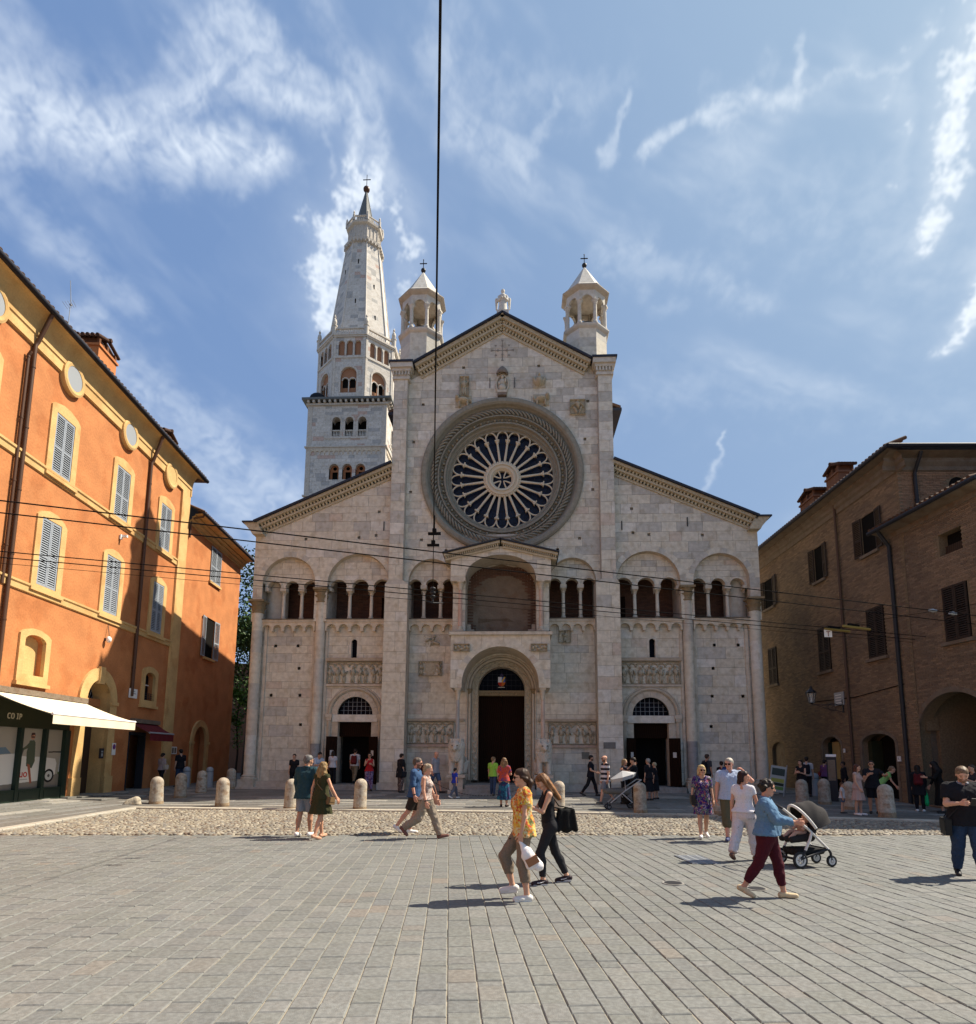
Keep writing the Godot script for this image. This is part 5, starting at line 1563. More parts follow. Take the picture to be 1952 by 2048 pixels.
		var px := Transform3D(Basis.IDENTITY, Vector3(hw, 0, ap))
		b.lathe(P2([0.34, 60.0, 0.34, 61.2, 0.42, 61.25, 0.42, 61.4, 0.22, 61.5, 0.32, 61.9, 0.24, 62.3, 0.1, 62.5, 0.17, 62.75, 0.06, 63.0, 0.0, 63.2]), 8, px)
		obj("pinnacle", b, M["stone"], o)
	# the spire in courses
	b = MB.new()
	var y := 60.2
	while y < 77.2:
		var y2 := minf(y + 0.58, 77.3)
		var ra := lerpf(4.35, 2.42, (y - 60.2) / 17.1) * q; var rb := lerpf(4.35, 2.42, (y2 - 60.2) / 17.1) * q
		for i in 8:
			var a := PI / 8 + TAU * i / 8; var a2 := a + TAU / 8
			var n := 3
			var of := rng.randi() % 2
			for k in n:
				b.col = gl.call(0, 0)
				var t0 := float(k) / n; var t1 := float(k + 1) / n
				var p0 := Vector3(cos(a), 0, sin(a)); var p1 := Vector3(cos(a2), 0, sin(a2))
				var e0 := p1.lerp(p0, t0); var e1 := p1.lerp(p0, t1)
				b.quad(e0 * ra + Vector3.UP * y, e1 * ra + Vector3.UP * y, e1 * rb + Vector3.UP * y2, e0 * rb + Vector3.UP * y2)
		y = y2
	obj("spire_stones", b, M["stone"], c)
	b = MB.new(); b.col = Color(0.7, 0.65, 0.58)
	for i in 8:
		var a := PI / 8 + TAU * i / 8
		b.tube(PackedVector3Array([Vector3(cos(a) * 4.35 * q, 60.2, sin(a) * 4.35 * q), Vector3(cos(a) * 2.42 * q, 77.3, sin(a) * 2.42 * q)]), 0.14, 0.10, 6)
	obj("spire_ribs", b, M["stone"], c)
	b = MB.new()
	for e in [[0, 66.6], [1, 69.8], [7, 72.5], [0, 73.6], [1, 64.5]]:
		var a: float = PI / 2 - TAU * e[0] / 8
		var r: float = lerpf(4.35, 2.42, (e[1] - 60.2) / 17.1) + 0.0
		b.box(Vector3(cos(a) * r, e[1], sin(a) * r), Vector3(0.16, 0.75, 0.08), Basis(Vector3.UP, PI / 2 - a))
	obj("slit_openings", b, M["dark"], c)
	b = MB.new(); b.col = Color(0.62, 0.57, 0.5)
	b.lathe(P2([2.42 * q, 77.2, 2.75 * q, 77.5, 2.8 * q, 77.8, 2.3 * q, 77.9, 2.2 * q, 78.0, 2.2 * q, 80.3, 2.55 * q, 80.5, 2.6 * q, 80.8, 2.0 * q, 80.8, 0, 80.8]), 8, Transform3D.IDENTITY, false, PI / 8)
	for i in 8:
		var bs := Basis(Vector3.UP, TAU * i / 8)
		for k in [-0.9, -0.3, 0.3, 0.9]: b.box(bs * Vector3(k, 79.1, 2.22), Vector3(0.14, 2.2, 0.12), bs)
		for k in 4: b.box(bs * Vector3(-0.84 + 0.56 * k, 77.3, 2.6), Vector3(0.2, 0.35, 0.5), bs)
		for k in 7: b.box(bs * Vector3(-0.9 + 0.3 * k, 81.15, 2.45), Vector3(0.1, 0.7, 0.1), bs)
		b.box(bs * Vector3(0, 81.55, 2.45), Vector3(2.05, 0.14, 0.2), bs)
		b.lathe(P2([0.2, 80.8, 0.2, 81.7, 0.12, 81.8, 0.15, 82.1, 0.0, 82.5]), 6, Transform3D(Basis.IDENTITY, bs * Vector3(1.03, 0, 2.5)))
	obj("upper_drum", b, M["stone"], c)
	b = MB.new(); b.lathe(P2([1.5 * q, 80.8, 1.42 * q, 81.4, 0.14, 88.0]), 8, Transform3D.IDENTITY, false, PI / 8); b.col = Color(1.5, 1.5, 1.4)
	for i in 8:
		var a := PI / 8 + TAU * i / 8
		b.tube(PackedVector3Array([Vector3(cos(a) * 1.42 * q, 81.4, sin(a) * 1.42 * q), Vector3(cos(a) * 0.14, 88.0, sin(a) * 0.14)]), 0.05, 0.03, 5)
	obj("spire_tip", b, M["lead"], c)
	b = MB.new(); b.col = Color(2.2, 1.6, 1.2); b.ball(Vector3(0, 88.45, 0), Vector3(0.5, 0.5, 0.5), 14, 10); b.lathe(P2([0.2, 87.8, 0.12, 88.1]), 8); obj("ball", b, M["copper"], c)
	b = MB.new(); b.bb(-0.04, 0.04, 88.8, 91.0, -0.04, 0.04); b.bb(-0.6, 0.6, 90.1, 90.2, -0.04, 0.04); obj("cross", b, M["iron"], c)

# ------------------------------------------------------------------ house fronts
func ext_u(b: MB, prof: PackedVector2Array, u0: float, u1: float) -> void:   # profile of (outward, up), drawn along the wall
	for i in prof.size() - 1:
		var p := prof[i]; var q := prof[i + 1]
		b.quad(Vector3(u0, p.y, p.x), Vector3(u1, p.y, p.x), Vector3(u1, q.y, q.x), Vector3(u0, q.y, q.x))

func panel(b: MB, r: PackedVector2Array, holes: Array, z: float, reveal := 0.25) -> void:
	var bx := box2(r)
	var n := int(ceil(bx.size.x / 3.0))
	var grown := []
	for h in holes: grown.append(Geometry2D.offset_polygon(h, 0.012)[0])
	holes = grown
	for i in n:
		var x0 := bx.position.x + bx.size.x * i / n; var x1 := bx.position.x + bx.size.x * (i + 1) / n
		for p in pieces(rectp(x0, x1, bx.position.y, bx.end.y), PackedVector2Array(), holes): b.flat(p, z)
	for h in holes: b.strip(h, z - reveal, z, true)

func shutter_pair(o: Node3D, x0: float, x1: float, y0: float, y1: float, z: float, m: String, single: bool, open := 0.0) -> void:
	var w := (x1 - x0) / 2
	var slat := MB.new(); slat.box(Vector3.ZERO, Vector3(w - 0.13, 0.058, 0.010), Basis(Vector3.RIGHT, deg_to_rad(-32)))
	var sm := slat.mesh()
	for s in 2:
		var hinge := Vector3(x0 if s == 0 else x1, 0, z)
		var ang := open * (-1.0 if s == 0 else 1.0)
		var xf := Transform3D(Basis(Vector3.UP, ang), hinge)
		var dx := w / 2 if s == 0 else -w / 2
		var b := MB.new()
		for e in [-1, 1]: b.bb(dx + e * (w / 2 - 0.065) - 0.001, dx + e * (w / 2 - 0.005), y0, y1, -0.02, 0.022)
		var h := y1 - y0
		for e in [[0.0, 0.09], [h * 0.42, 0.08], [h - 0.08, 0.08]]: b.bb(dx - w / 2 + 0.06, dx + w / 2 - 0.06, y0 + e[0], y0 + e[0] + e[1], -0.018, 0.02)
		var leaf := obj("shutter_leaf", b, M[m], o, xf)
		var all := MB.new()
		for sec in [[y0 + 0.10, y0 + h * 0.42 - 0.01], [y0 + h * 0.42 + 0.09, y1 - 0.09]]:
			var n := int((sec[1] - sec[0]) / 0.073)
			for i in n:
				var p := Vector3(dx, lerpf(sec[0], sec[1], (i + 0.5) / n), 0.0)
				if single: inst("slat", sm, M[m], o, xf * Transform3D(Basis.IDENTITY, p))
				else: all.put(slat, Transform3D(Basis.IDENTITY, p))
		if not single: stuff(obj("slats", all, M[m], o, xf))
	var b2 := MB.new(); b2.bb(x0, x1, y0, y1, z - 0.10, z - 0.07); obj("dark_behind", b2, M["dark"], o)

func surround(o: Node3D, m: String, x0: float, x1: float, y0: float, y1: float, ox0: float, ox1: float, oy0: float, oy1: float, hood: float, z := 0.055, arch := 0.0) -> void:
	var outl := P2([ox0, oy0, ox1, oy0, ox1, oy1 - hood, ox1 - 0.16, oy1 - hood * 0.5, (ox0 + ox1) / 2 + 0.2, oy1, (ox0 + ox1) / 2 - 0.2, oy1, ox0 + 0.16, oy1 - hood * 0.5, ox0, oy1 - hood])
	var hole := rectp(x0, x1, y0, y1) if arch <= 0 else archp((x0 + x1) / 2, (x1 - x0) / 2, y0, y1 - arch, 12, arch)
	var b := MB.new()
	for p in pieces(rectp(ox0, ox1, oy0, oy1), outl, [hole]): b.prism(p, -0.02, z)
	b.strip(hole, -0.05, z, true)
	obj("window_surround", b, M[m], o)
	b = MB.new(); b.bb(ox0 - 0.06, ox1 + 0.06, oy0 - 0.07, oy0 + 0.05, 0.0, z + 0.07)
	obj("window_sill", b, M[m], o)

func tile_edge(o: Node3D, u0: float, u1: float, z: float, y: float, called := "eaves_tile") -> void:   # the row of round tiles along the eaves
	var b := MB.new()
	var n := int((u1 - u0) / 0.24)
	for i in n:
		b.col = Color(1, 1, 1) * rf(0.7, 1.25)
		var u := u0 + (i + 0.5) * (u1 - u0) / n
		b.tube(PackedVector3Array([Vector3(u, y, z + 0.05), Vector3(u, y + 0.36, z - 0.8)]), 0.085, 0.075, 6)
	stuff(obj(called, b, M["roof_tile"], o))

func chimney(o: Node3D, u: float, z: float, y0: float, y1: float, w: float, d: float, m: String, gable := true) -> void:
	var b := MB.new(); b.col = Color(1.0, 0.95, 0.9); b.bb(u - w / 2, u + w / 2, y0, y1 - 0.55, z - d / 2, z + d / 2)
	b.bb(u - w / 2 - 0.06, u + w / 2 + 0.06, y1 - 0.62, y1 - 0.52, z - d / 2 - 0.06, z + d / 2 + 0.06)
	var ch := obj("chimney", b, M[m], o)
	b = MB.new(); b.col = Color(0.8, 0.7, 0.6)
	for sx in [-1, 0, 1]:
		for sz in [-1, 1]: b.box(Vector3(u + sx * (w / 2 - 0.07), y1 - 0.38, z + sz * (d / 2 - 0.06)), Vector3(0.12, 0.32, 0.1))
	b.bb(u - w / 2 + 0.1, u + w / 2 - 0.1, y1 - 0.54, y1 - 0.2, z - d / 2 + 0.12, z + d / 2 - 0.12)
	obj("vents", b, M["brick_far"], ch)
	b = MB.new()
	for s in [-1, 1]:
		for k in 7:
			b.col = Color(0.55, 0.5, 0.5) * rf(0.7, 1.2)
			var zz := z - d / 2 - 0.08 + (k + 0.5) * (d + 0.16) / 7
			b.tube(PackedVector3Array([Vector3(u + s * (w / 2 + 0.16), y1 - 0.22, zz), Vector3(u, y1 + 0.05, zz)]), 0.085, 0.085, 6)
	b.col = Color(0.5, 0.45, 0.45)
	b.tube(PackedVector3Array([Vector3(u, y1 + 0.08, z - d / 2 - 0.1), Vector3(u, y1 + 0.08, z + d / 2 + 0.1)]), 0.09, 0.09, 6)
	obj("cap_tiles", b, M["roof_tile"], ch)

func downpipe(o: Node3D, u: float, y0: float, y1: float, zt: float, yt: float, m: String, r := 0.055, called := "downpipe") -> void:
	var b := MB.new()
	b.tube(PackedVector3Array([Vector3(u, yt, zt), Vector3(u, yt - 0.12, zt - 0.05), Vector3(u, y1 + 0.12, 0.16), Vector3(u, y1, 0.09), Vector3(u, y0, 0.09)]), r, r, 8)
	var y := y0 + 1.2
	while y < y1:
		b.lathe(P2([r + 0.012, y, r + 0.012, y + 0.05]), 8, Transform3D(Basis.IDENTITY, Vector3(u, 0, 0.09)))
		y += 2.1
	obj(called, b, M[m], o)

func build_left() -> void:
	var t := Vector3(-0.1, 0, -1).normalized()
	var bs := Basis(t, Vector3.UP, t.cross(Vector3.UP))
	var fr := Transform3D(bs, Vector3(-16.2, 0, 0))
	left_frame = fr
	# ---------------- the tall orange palace
	var o := thing("orange_palace", "tall orange rendered building with yellow window surrounds and grey closed shutters, left", "building", fr)
	var holes := []
	var cols := [[-16.9, false], [-12.95, false], [-8.97, true], [-5.02, true], [-1.13, false]]
	for e in cols:
		holes.append(rectp(e[0] - 0.52, e[0] + 0.52, 11.46, 13.62)); holes.append(rectp(e[0] - 0.70, e[0] + 0.34, 7.42, 9.76))
		holes[-1] = rectp(e[0] - 0.66, e[0] + 0.36, 7.42, 9.76)
		holes.append(circp(e[0] + 0.05, 15.2, 0.42, 20))
	holes.append(archp(-9.33, 0.52, 4.38, 5.5, 12, 0.2)); holes.append(archp(-1.40, 0.46, 4.24, 5.28, 12, 0.24))
	holes.append(archp(-5.38, 0.80, 0.2, 3.90, 20)); holes.append(rectp(-14.5, -7.05, 0.2, 3.62)); holes.append(rectp(-2.78, -1.30, 0.2, 2.78))
	var b := MB.new()
	panel(b, rectp(-34, 1.2, 0.1, 15.12), holes, 0.0, 0.3)
	obj("wall", b, M["orange_plaster"], o)
	b = MB.new(); b.bb(-34, 1.2, 0.1, 16.0, -9.0, -0.95); for e in [[3.7, 4.0], [6.0, 7.3], [9.9, 11.3], [13.75, 14.7]]: b.bb(-34, 1.2, e[0], e[1], -1.0, -0.32)
	b.bb(1.05, 1.2, 0.1, 15.9, -9, -0.01)
	obj("wall_body", b, M["orange_plaster"], o)
	for i in cols.size():
		var u: float = cols[i][0]
		var w := node("window", o)
		surround(w, "yellow_plaster", u - 0.52, u + 0.52, 11.46, 13.62, u - 0.80, u + 0.82, 11.30, 14.02, 0.25)
		shutter_pair(w, u - 0.51, u + 0.51, 11.47, 13.61, 0.02, "shutter", cols[i][1])
		w = node("window", o)
		surround(w, "yellow_plaster", u - 0.66, u + 0.36, 7.42, 9.76, u - 0.92, u + 0.66, 7.24, 10.06, 0.30)
		shutter_pair(w, u - 0.65, u + 0.35, 7.43, 9.75, 0.02, "shutter", cols[i][1])
		w = node("oculus", o, Transform3D(Basis.IDENTITY, Vector3(u + 0.05, 15.2, 0)))
		b = MB.new()
		b.lathe(P2([0.62, 0.0, 0.62, 0.16, 0.54, 0.19, 0.44, 0.17, 0.42, 0.10]), 28, Transform3D(Basis(Vector3.RIGHT, PI / 2), Vector3.ZERO))
		obj("round_frame", b, M["yellow_plaster"], w)
		b = MB.new(); b.lathe(P2([0.43, 0.0, 0.0, 0.0]), 24, Transform3D(Basis(Vector3.RIGHT, PI / 2), Vector3(0, 0, 0.155))); obj("shutter_disc", b, M["metal_grey"] if i != 4 else M["yellow_plaster"], w)
	# string courses
	b = MB.new(); b.col = Color(0.95, 0.95, 0.95)
	ext_u(b, P2([0.0, 11.14, 0.06, 11.16, 0.06, 11.34, 0.10, 11.38, 0.10, 11.46, 0.0, 11.48]), -34, 0.28)
	ext_u(b, P2([0.0, 7.02, 0.06, 7.04, 0.06, 7.22, 0.10, 7.26, 0.10, 7.33, 0.0, 7.35]), -34, 0.28)
	obj("string_course", b, M["yellow_plaster"], o)
	# crowning band with the hollow under the eaves
	b = MB.new()
	var cove := P2([0.0, 15.08, 0.09, 15.10, 0.09, 15.42, 0.13, 15.46, 0.13, 15.52])
	for i in 9:
		var a := PI / 2 * i / 8
		cove.append(Vector2(0.13 + 0.34 * (1 - cos(a)), 15.52 + 0.68 * sin(a)))
	cove.append_array(P2([0.52, 16.22, 0.52, 16.30]))
	ext_u(b, cove, -34.0, 1.25)
	b.bb(1.15, 1.25, 15.1, 16.2, -9, 0.13)
	b.bb(1.2, 1.9, 16.20, 16.28, -9, 0.5)
	obj("coved_eaves", b, M["yellow_plaster"], o)
	b = MB.new(); b.col = Color(0.5, 0.45, 0.45)
	b.tube(PackedVector3Array([Vector3(-34, 16.28, 0.58), Vector3(1.95, 16.28, 0.58)]), 0.10, 0.10, 8)
	ext_u(b, P2([0.49, 16.31, 0.56, 16.40, -6.0, 19.1]), -34, 1.95)
	b.bb(-34, 1.95, 16.25, 16.31, -1.0, 0.53)
	obj("gutter_and_roof", b, M["roof_edge"], o)
	tile_edge(o, -34, 1.9, 0.49, 16.42)
	b = MB.new(); ext_u(b, P2([0.1, 16.56, -6.0, 19.2, -9.0, 17.6]), -34, 1.9); b.col = Color(0.9, 0.9, 0.9)
	b.quad(Vector3(1.25, 15.9, 0.9), Vector3(1.25, 15.9, -9), Vector3(1.25, 17.6, -9), Vector3(1.25, 19.0, -6)); obj("roof", b, M["roof_tile"], o)
	chimney(o, -5.05, -1.7, 16.8, 19.35, 1.35, 1.25, "orange_plaster"); chimney(o, 0.2, -1.2, 16.4, 18.1, 1.2, 1.0, "yellow_plaster")
	# corner pilaster
	b = MB.new(); b.bb(0.30, 1.20, 0.1, 15.1, -0.1, 0.10); obj("corner_pilaster", b, M["yellow_plaster"], o)
	downpipe(o, -10.95, 0.5, 15.1, 0.52, 16.22, "copper", 0.07); downpipe(o, -11.2, 7.0, 14.6, 0.12, 14.65, "copper", 0.05); downpipe(o, -3.0, 4.3, 14.9, 0.52, 16.22, "copper", 0.075)
	# blind window and small window
	var w := node("blind_window", o)
	surround(w, "yellow_plaster", -9.85, -8.81, 4.38, 5.72, -10.10, -8.56, 4.08, 5.92, 0.22, 0.07, 0.22)
	b = MB.new(); b.col = Color(1.05, 1.05, 1.0); b.flat(rectp(-9.9, -8.75, 4.3, 5.8), -0.22); obj("back", b, M["yellow_plaster"], w)
	w = node("small_window", o)
	surround(w, "yellow_plaster", -1.86, -0.94, 4.24, 5.52, -2.12, -0.68, 3.97, 5.78, 0.22, 0.07, 0.24)
	b = MB.new(); b.flat(rectp(-1.9, -0.9, 4.2, 5.55), -0.26); obj("pane", b, M["glass_dark"], w)
	b = MB.new(); b.bb(-1.43, -1.38, 4.24, 5.45, -0.25, -0.21); b.bb(-1.86, -0.94, 4.95, 4.99, -0.25, -0.22); obj("frame", b, M["white_paint"], w)
	b = MB.new()
	for k in 3: b.bb(-1.86, -0.94, 4.36 + 0.1 * k, 4.375 + 0.1 * k, -0.03, -0.015)
	for k in 6: b.bb(-1.84 + 0.18 * k, -1.826 + 0.18 * k, 4.25, 4.58, -0.03, -0.015)
	obj("railing", b, M["iron"], w)
	# arched doorway
	w = node("arched_doorway", o)
	b = MB.new()
	var dh := archp(-5.38, 0.80, 0.1, 3.90, 24)
	for p in pieces(rectp(-6.72, -4.04, 0.1, 5.2), archp(-5.38, 1.30, 0.1, 3.86, 28), [dh]): b.prism(p, -0.05, 0.09)
	b.bb(-5.56, -5.20, 4.55, 5.22, -0.05, 0.14)
	for s in [-1, 1]: b.bb(-5.38 + s * 0.82, -5.38 + s * 1.34, 3.78, 3.92, 0.0, 0.14); b.bb(-5.38 + s * 0.8, -5.38 + s * 1.36, 0.1, 0.95, -0.02, 0.13)
	b.strip(archp(-5.38, 0.80, 0.2, 3.90, 24).slice(1), -0.7, 0.09)
	obj("surround", b, M["yellow_plaster"], w)
	b = MB.new(); b.flat(archp(-5.38, 0.82, 3.02, 3.90, 20), -0.62); obj("fanlight", b, M["glass_dark"], w)
	b = MB.new()
	for k in 11:
		var a := PI * (k + 0.5) / 11
		b.tube(PackedVector3Array([Vector3(-5.38 + cos(a) * 0.15, 3.2 + sin(a) * 0.1, -0.58), Vector3(-5.38 + cos(a) * 0.78, 3.85 + sin(a) * 0.78, -0.58)]), 0.012, 0.012, 5, false)
	for r in [0.3, 0.55]: b.tube(PackedVector3Array(range(13).map(func(k): return Vector3(-5.38 + cos(PI * k / 12) * r, 3.5 + sin(PI * k / 12) * r * 1.2, -0.58))), 0.010, 0.010, 5, false)
	obj("iron_fan", b, M["metal_grey"], w)
	for s in [-1, 1]:
		b = MB.new(); b.bb(-5.38 + s * 0.01, -5.38 + s * 0.80, 0.2, 3.02, -0.62, -0.56)
		for k in 4: b.bb(-5.38 + s * 0.10, -5.38 + s * 0.70, 0.4 + k * 0.65, 0.95 + k * 0.65, -0.56, -0.545)
		obj("door_leaf", b, M["brown_wood"], w)
	# shop front under the awning: fascia, panes with a printed picture, panels
	w = node("shop_front", o)
	b = MB.new(); b.bb(-14.5, -7.05, 2.66, 3.62, -0.3, 0.06); obj("fascia", b, M["olive_paint"], w)
	b = MB.new(); b.bb(-14.5, -7.05, 0.2, 0.68, -0.3, 0.03)
	for k in 7: b.bb(-14.5 + k * 1.24 - 0.01, -14.5 + k * 1.24 + 0.14, 0.2, 2.66, -0.3, 0.05)
	b.bb(-7.2, -7.04, 0.2, 2.7, -0.3, 0.06)
	for k in 6: b.bb(-14.3 + k * 1.24, -13.45 + k * 1.24, 0.27, 0.60, 0.03, 0.045)
	obj("panel_frame", b, M["green_paint"], w)
	var tm := StandardMaterial3D.new(); tm.albedo_texture = poster(); tm.roughness = 0.25; tm.resource_name = "printed_window_film"
	for k in 6:
		b = MB.new()
		var x0 := -14.36 + k * 1.24
		b.quad(Vector3(x0, 0.68, -0.08), Vector3(x0 + 1.10, 0.68, -0.08), Vector3(x0 + 1.10, 2.66, -0.08), Vector3(x0, 2.66, -0.08))
		var ua := (k - 3) / 3.0
		if k < 3: ua = 0.02
		var ub := ua + 0.31
		if k < 3: ub = 0.06
		b.uv = PackedVector2Array([Vector2(ua, 1), Vector2(ub, 1), Vector2(ub, 0), Vector2(ua, 0)])
		obj("window_pane", b, tm, w)
	b = MB.new(); b.col = Color(0.75, 0.65, 0.5)
	var tx := text_mb("CO IP", 0.26, 0.01)
	b.put(tx, Transform3D(Basis.IDENTITY, Vector3(-9.95, 3.0, 0.062)))
	for i in b.c.size(): b.c[i] = Color(0.6, 0.53, 0.38)
	obj("lettering", b, M["plain"], w)
	# red shop door
	w = node("shop_doorway", o)
	b = MB.new(); b.bb(-2.78, -1.30, 0.2, 2.78, -0.9, -0.8); obj("dark_interior", b, M["dark"], w)
	b = MB.new(); b.bb(-2.78, -2.70, 0.2, 2.78, -0.3, 0.02); b.bb(-1.38, -1.30, 0.2, 2.78, -0.3, 0.02); b.bb(-2.78, -1.30, 2.66, 2.78, -0.3, 0.02); obj("frame", b, M["iron"], w)
	b = MB.new(); b.bb(-2.25, -1.95, 0.7, 1.35, -0.5, -0.48); b.col = Color(0.5, 0.02, 0.015); obj("red_notice", b, mat("red_print", Color(0.45, 0.03, 0.02), 0.6), w)
	# ---------------- the lower orange house
	o = thing("orange_house", "lower orange rendered house in half shade between palace and cathedral", "building", fr)
	holes = [rectp(4.45, 5.97, 11.55, 13.6), rectp(4.42, 5.66, 7.2, 9.45), archp(4.57, 0.85, 0.2, 2.5, 20)]
	b = MB.new(); panel(b, rectp(1.2, 9.3, 0.1, 14.0), holes, 0.03, 0.3)
	obj("wall", b, M["orange_plaster"], o)
	b = MB.new(); b.bb(1.25, 9.3, 0.1, 14.0, -9.0, -0.32); b.bb(9.2, 9.3, 0.1, 14, -9, 0.02); obj("wall_body", b, M["orange_plaster"], o)
	w = node("window", o); shutter_pair(w, 4.46, 5.96, 11.56, 13.59, 0.06, "shutter", false)
	b = MB.new(); b.bb(4.35, 6.05, 11.42, 11.55, 0.0, 0.14); obj("window_sill", b, M["yellow_plaster"], w)
	w = node("window", o)
	var sh := node("open_shutters", w)
	shutter_pair(sh, 4.43, 5.65, 7.2, 9.44, 0.05, "shutter", false, PI * 0.97)
	b = MB.new(); b.flat(rectp(4.4, 5.7, 7.2, 9.45), -0.2); obj("pane", b, M["glass_dark"], w)
	b = MB.new(); b.bb(4.42, 4.5, 7.2, 9.45, -0.19, -0.12); b.bb(5.58, 5.66, 7.2, 9.45, -0.19, -0.12); b.bb(5.0, 5.08, 7.2, 9.45, -0.19, -0.14); b.bb(4.42, 5.66, 8.7, 8.76, -0.19, -0.14); obj("frame", b, M["white_paint"], w)
	b = MB.new(); b.bb(4.3, 5.8, 7.08, 7.2, 0.0, 0.14); obj("window_sill", b, M["yellow_plaster"], w)
	w = node("arched_doorway", o)
	b = MB.new()
	for p in pieces(rectp(3.3, 5.85, 0.1, 3.8), archp(4.57, 1.18, 0.1, 2.5, 24), [archp(4.57, 0.85, 0.0, 2.5, 20)]): b.prism(p, 0.0, 0.12)
	for s in [-1, 1]: b.bb(4.57 + s * 0.84, 4.57 + s * 1.24, 2.38, 2.52, 0.02, 0.17)
	obj("surround", b, M["yellow_plaster"], w)
	b = MB.new(); b.flat(archp(4.57, 0.87, 0.1, 2.5, 20), -0.6); obj("dark_interior", b, M["dark"], w)
	b = MB.new(); b.ball(Vector3(4.6, 1.75, -0.55), Vector3(0.05, 0.04, 0.02)); b.bb(4.55, 4.58, 0.2, 2.4, -0.58, -0.53); obj("door_knob", b, M["metal_grey"], w)
	b = MB.new()
	ext_u(b, P2([0.03, 13.7, 0.10, 13.72, 0.10, 13.85, 0.22, 13.95, 0.22, 14.05, 0.36, 14.12, 0.36, 14.2, 0.72, 14.24]), 1.25, 9.5)
	obj("stepped_eaves", b, M["yellow_plaster"], o)
	b = MB.new(); b.col = Color(0.6, 0.5, 0.5)
	b.tube(PackedVector3Array([Vector3(1.25, 14.3, 0.78), Vector3(9.6, 14.3, 0.78)]), 0.08, 0.08, 8); ext_u(b, P2([0.7, 14.25, 0.75, 14.38, -5.0, 16.2]), 1.25, 9.6)
	obj("gutter_and_roof", b, M["roof_edge"], o)
	tile_edge(o, 1.3, 9.6, 0.7, 14.4)
	downpipe(o, 1.45, 13.0, 13.9, 0.75, 14.25, "copper", 0.05)
	# ---------------- smaller things on the two fronts
	awning("awning", "wide cream awning with a straight valance over the green shop front", fr, -11.2, -6.35, 3.72, 3.02, 2.0, "cream_cloth", 0.30)
	awning("awning", "short dark red awning over the small shop doorway", fr, -2.72, -0.45, 3.2, 2.75, 0.85, "red_cloth", 0.34)
	var an := thing("roof_antenna", "thin wire television antenna on the orange roof", "antenna", fr * Transform3D(Basis.IDENTITY, Vector3(-7.1, 0, -1.5)))
	b = MB.new(); b.tube(PackedVector3Array([Vector3(0, 17.0, 0), Vector3(0, 19.7, 0), Vector3(-0.15, 20.45, 0)]), 0.016, 0.012, 5); obj("mast", b, M["metal_grey"], an)
	b = MB.new()
	for k in 5: b.tube(PackedVector3Array([Vector3(-0.12, 19.55 + k * 0.02, -0.25 + 0.1 * k), Vector3(0.25 - 0.03 * k, 19.5, -0.25 + 0.1 * k)]), 0.008, 0.008, 4)
	b.box(Vector3(0.02, 19.52, 0), Vector3(0.08, 0.05, 0.08)); obj("rods", b, M["metal_grey"], an)
	var la := thing("wall_lamp", "white round lamp hung on the orange wall above the cream awning", "lamp", fr * Transform3D(Basis.IDENTITY, Vector3(-5.25, 6.35, 0)))
	b = MB.new(); b.ball(Vector3(0, 0, 0.16), Vector3(0.10, 0.13, 0.10), 12, 8); obj("shade", b, M["white_paint"], la)
	b = MB.new(); b.tube(PackedVector3Array([Vector3(0.12, 0.6, 0.02), Vector3(0.03, 0.15, 0.15)]), 0.012, 0.012, 5); b.bb(-0.05, 0.05, -0.05, 0.05, 0.0, 0.1); obj("bracket", b, M["iron"], la)
	for e in [["camera_box", "small white camera box under the string course of the palace", "camera", -4.85, 10.75, 0.14, 0.2, M["white_paint"]], ["street_sign", "white street name plaque beside the small window", "sign", -2.82, 4.43, 0.62, 0.40, M["white_paint"]], ["notice_board", "pale notice on the orange wall beside the dark-clothed man", "notice", 1.38, 2.02, 0.9, 0.36, M["white_paint"]], ["intercom_panel", "black intercom panel right of the arched palace door", "intercom", -4.85, 1.85, 0.26, 0.40, M["iron"]]]:
		var s := thing(e[0], e[1], e[2], fr * Transform3D(Basis.IDENTITY, Vector3(e[3], e[4], 0.03)))
		b = MB.new(); b.bb(-e[5] / 2, e[5] / 2, -e[6] / 2, e[6] / 2, 0, 0.05); obj("plate", b, e[7], s)
		if e[0] == "street_sign":
			b = MB.new(); b.bb(-0.2, 0.2, -0.02, 0.01, 0.05, 0.053); b.bb(-0.12, 0.12, 0.07, 0.10, 0.05, 0.053); obj("lettering", b, M["metal_grey"], s)
		elif e[0] == "camera_box":
			b = MB.new(); b.box(Vector3(0.05, 0.05, 0.14), Vector3(0.1, 0.1, 0.22)); obj("lens_housing", b, M["white_paint"], s)
		elif e[0] == "intercom_panel":
			b = MB.new(); b.bb(-0.05, 0.06, -0.12, 0.0, 0.05, 0.056); b.bb(-0.05, 0.06, 0.04, 0.1, 0.05, 0.056); obj("buttons", b, M["metal_grey"], s)
		else:
			b = MB.new()
			for k in 3: b.bb(-0.38 + 0.27 * k, -0.16 + 0.27 * k, -0.14, 0.14, 0.05, 0.054)
			b.col = Color(0.8, 0.6, 0.5); obj("sheet", b, M["brown_plaster"], s)
	var ns := thing("no_parking_sign", "white plate with a blue and red no-parking disc right of the palace door", "sign", fr * Transform3D(Basis.IDENTITY, Vector3(-4.12, 2.05, 0.12)))
	b = MB.new(); b.bb(-0.13, 0.13, -0.26, 0.22, 0, 0.02); obj("plate", b, M["white_paint"], ns)
	b = MB.new(); b.col = Color(0.4, 0.03, 0.03); b.prism(circp(0, 0.07, 0.11, 20), 0.02, 0.023); obj("red_disc", b, M["plain"], ns)
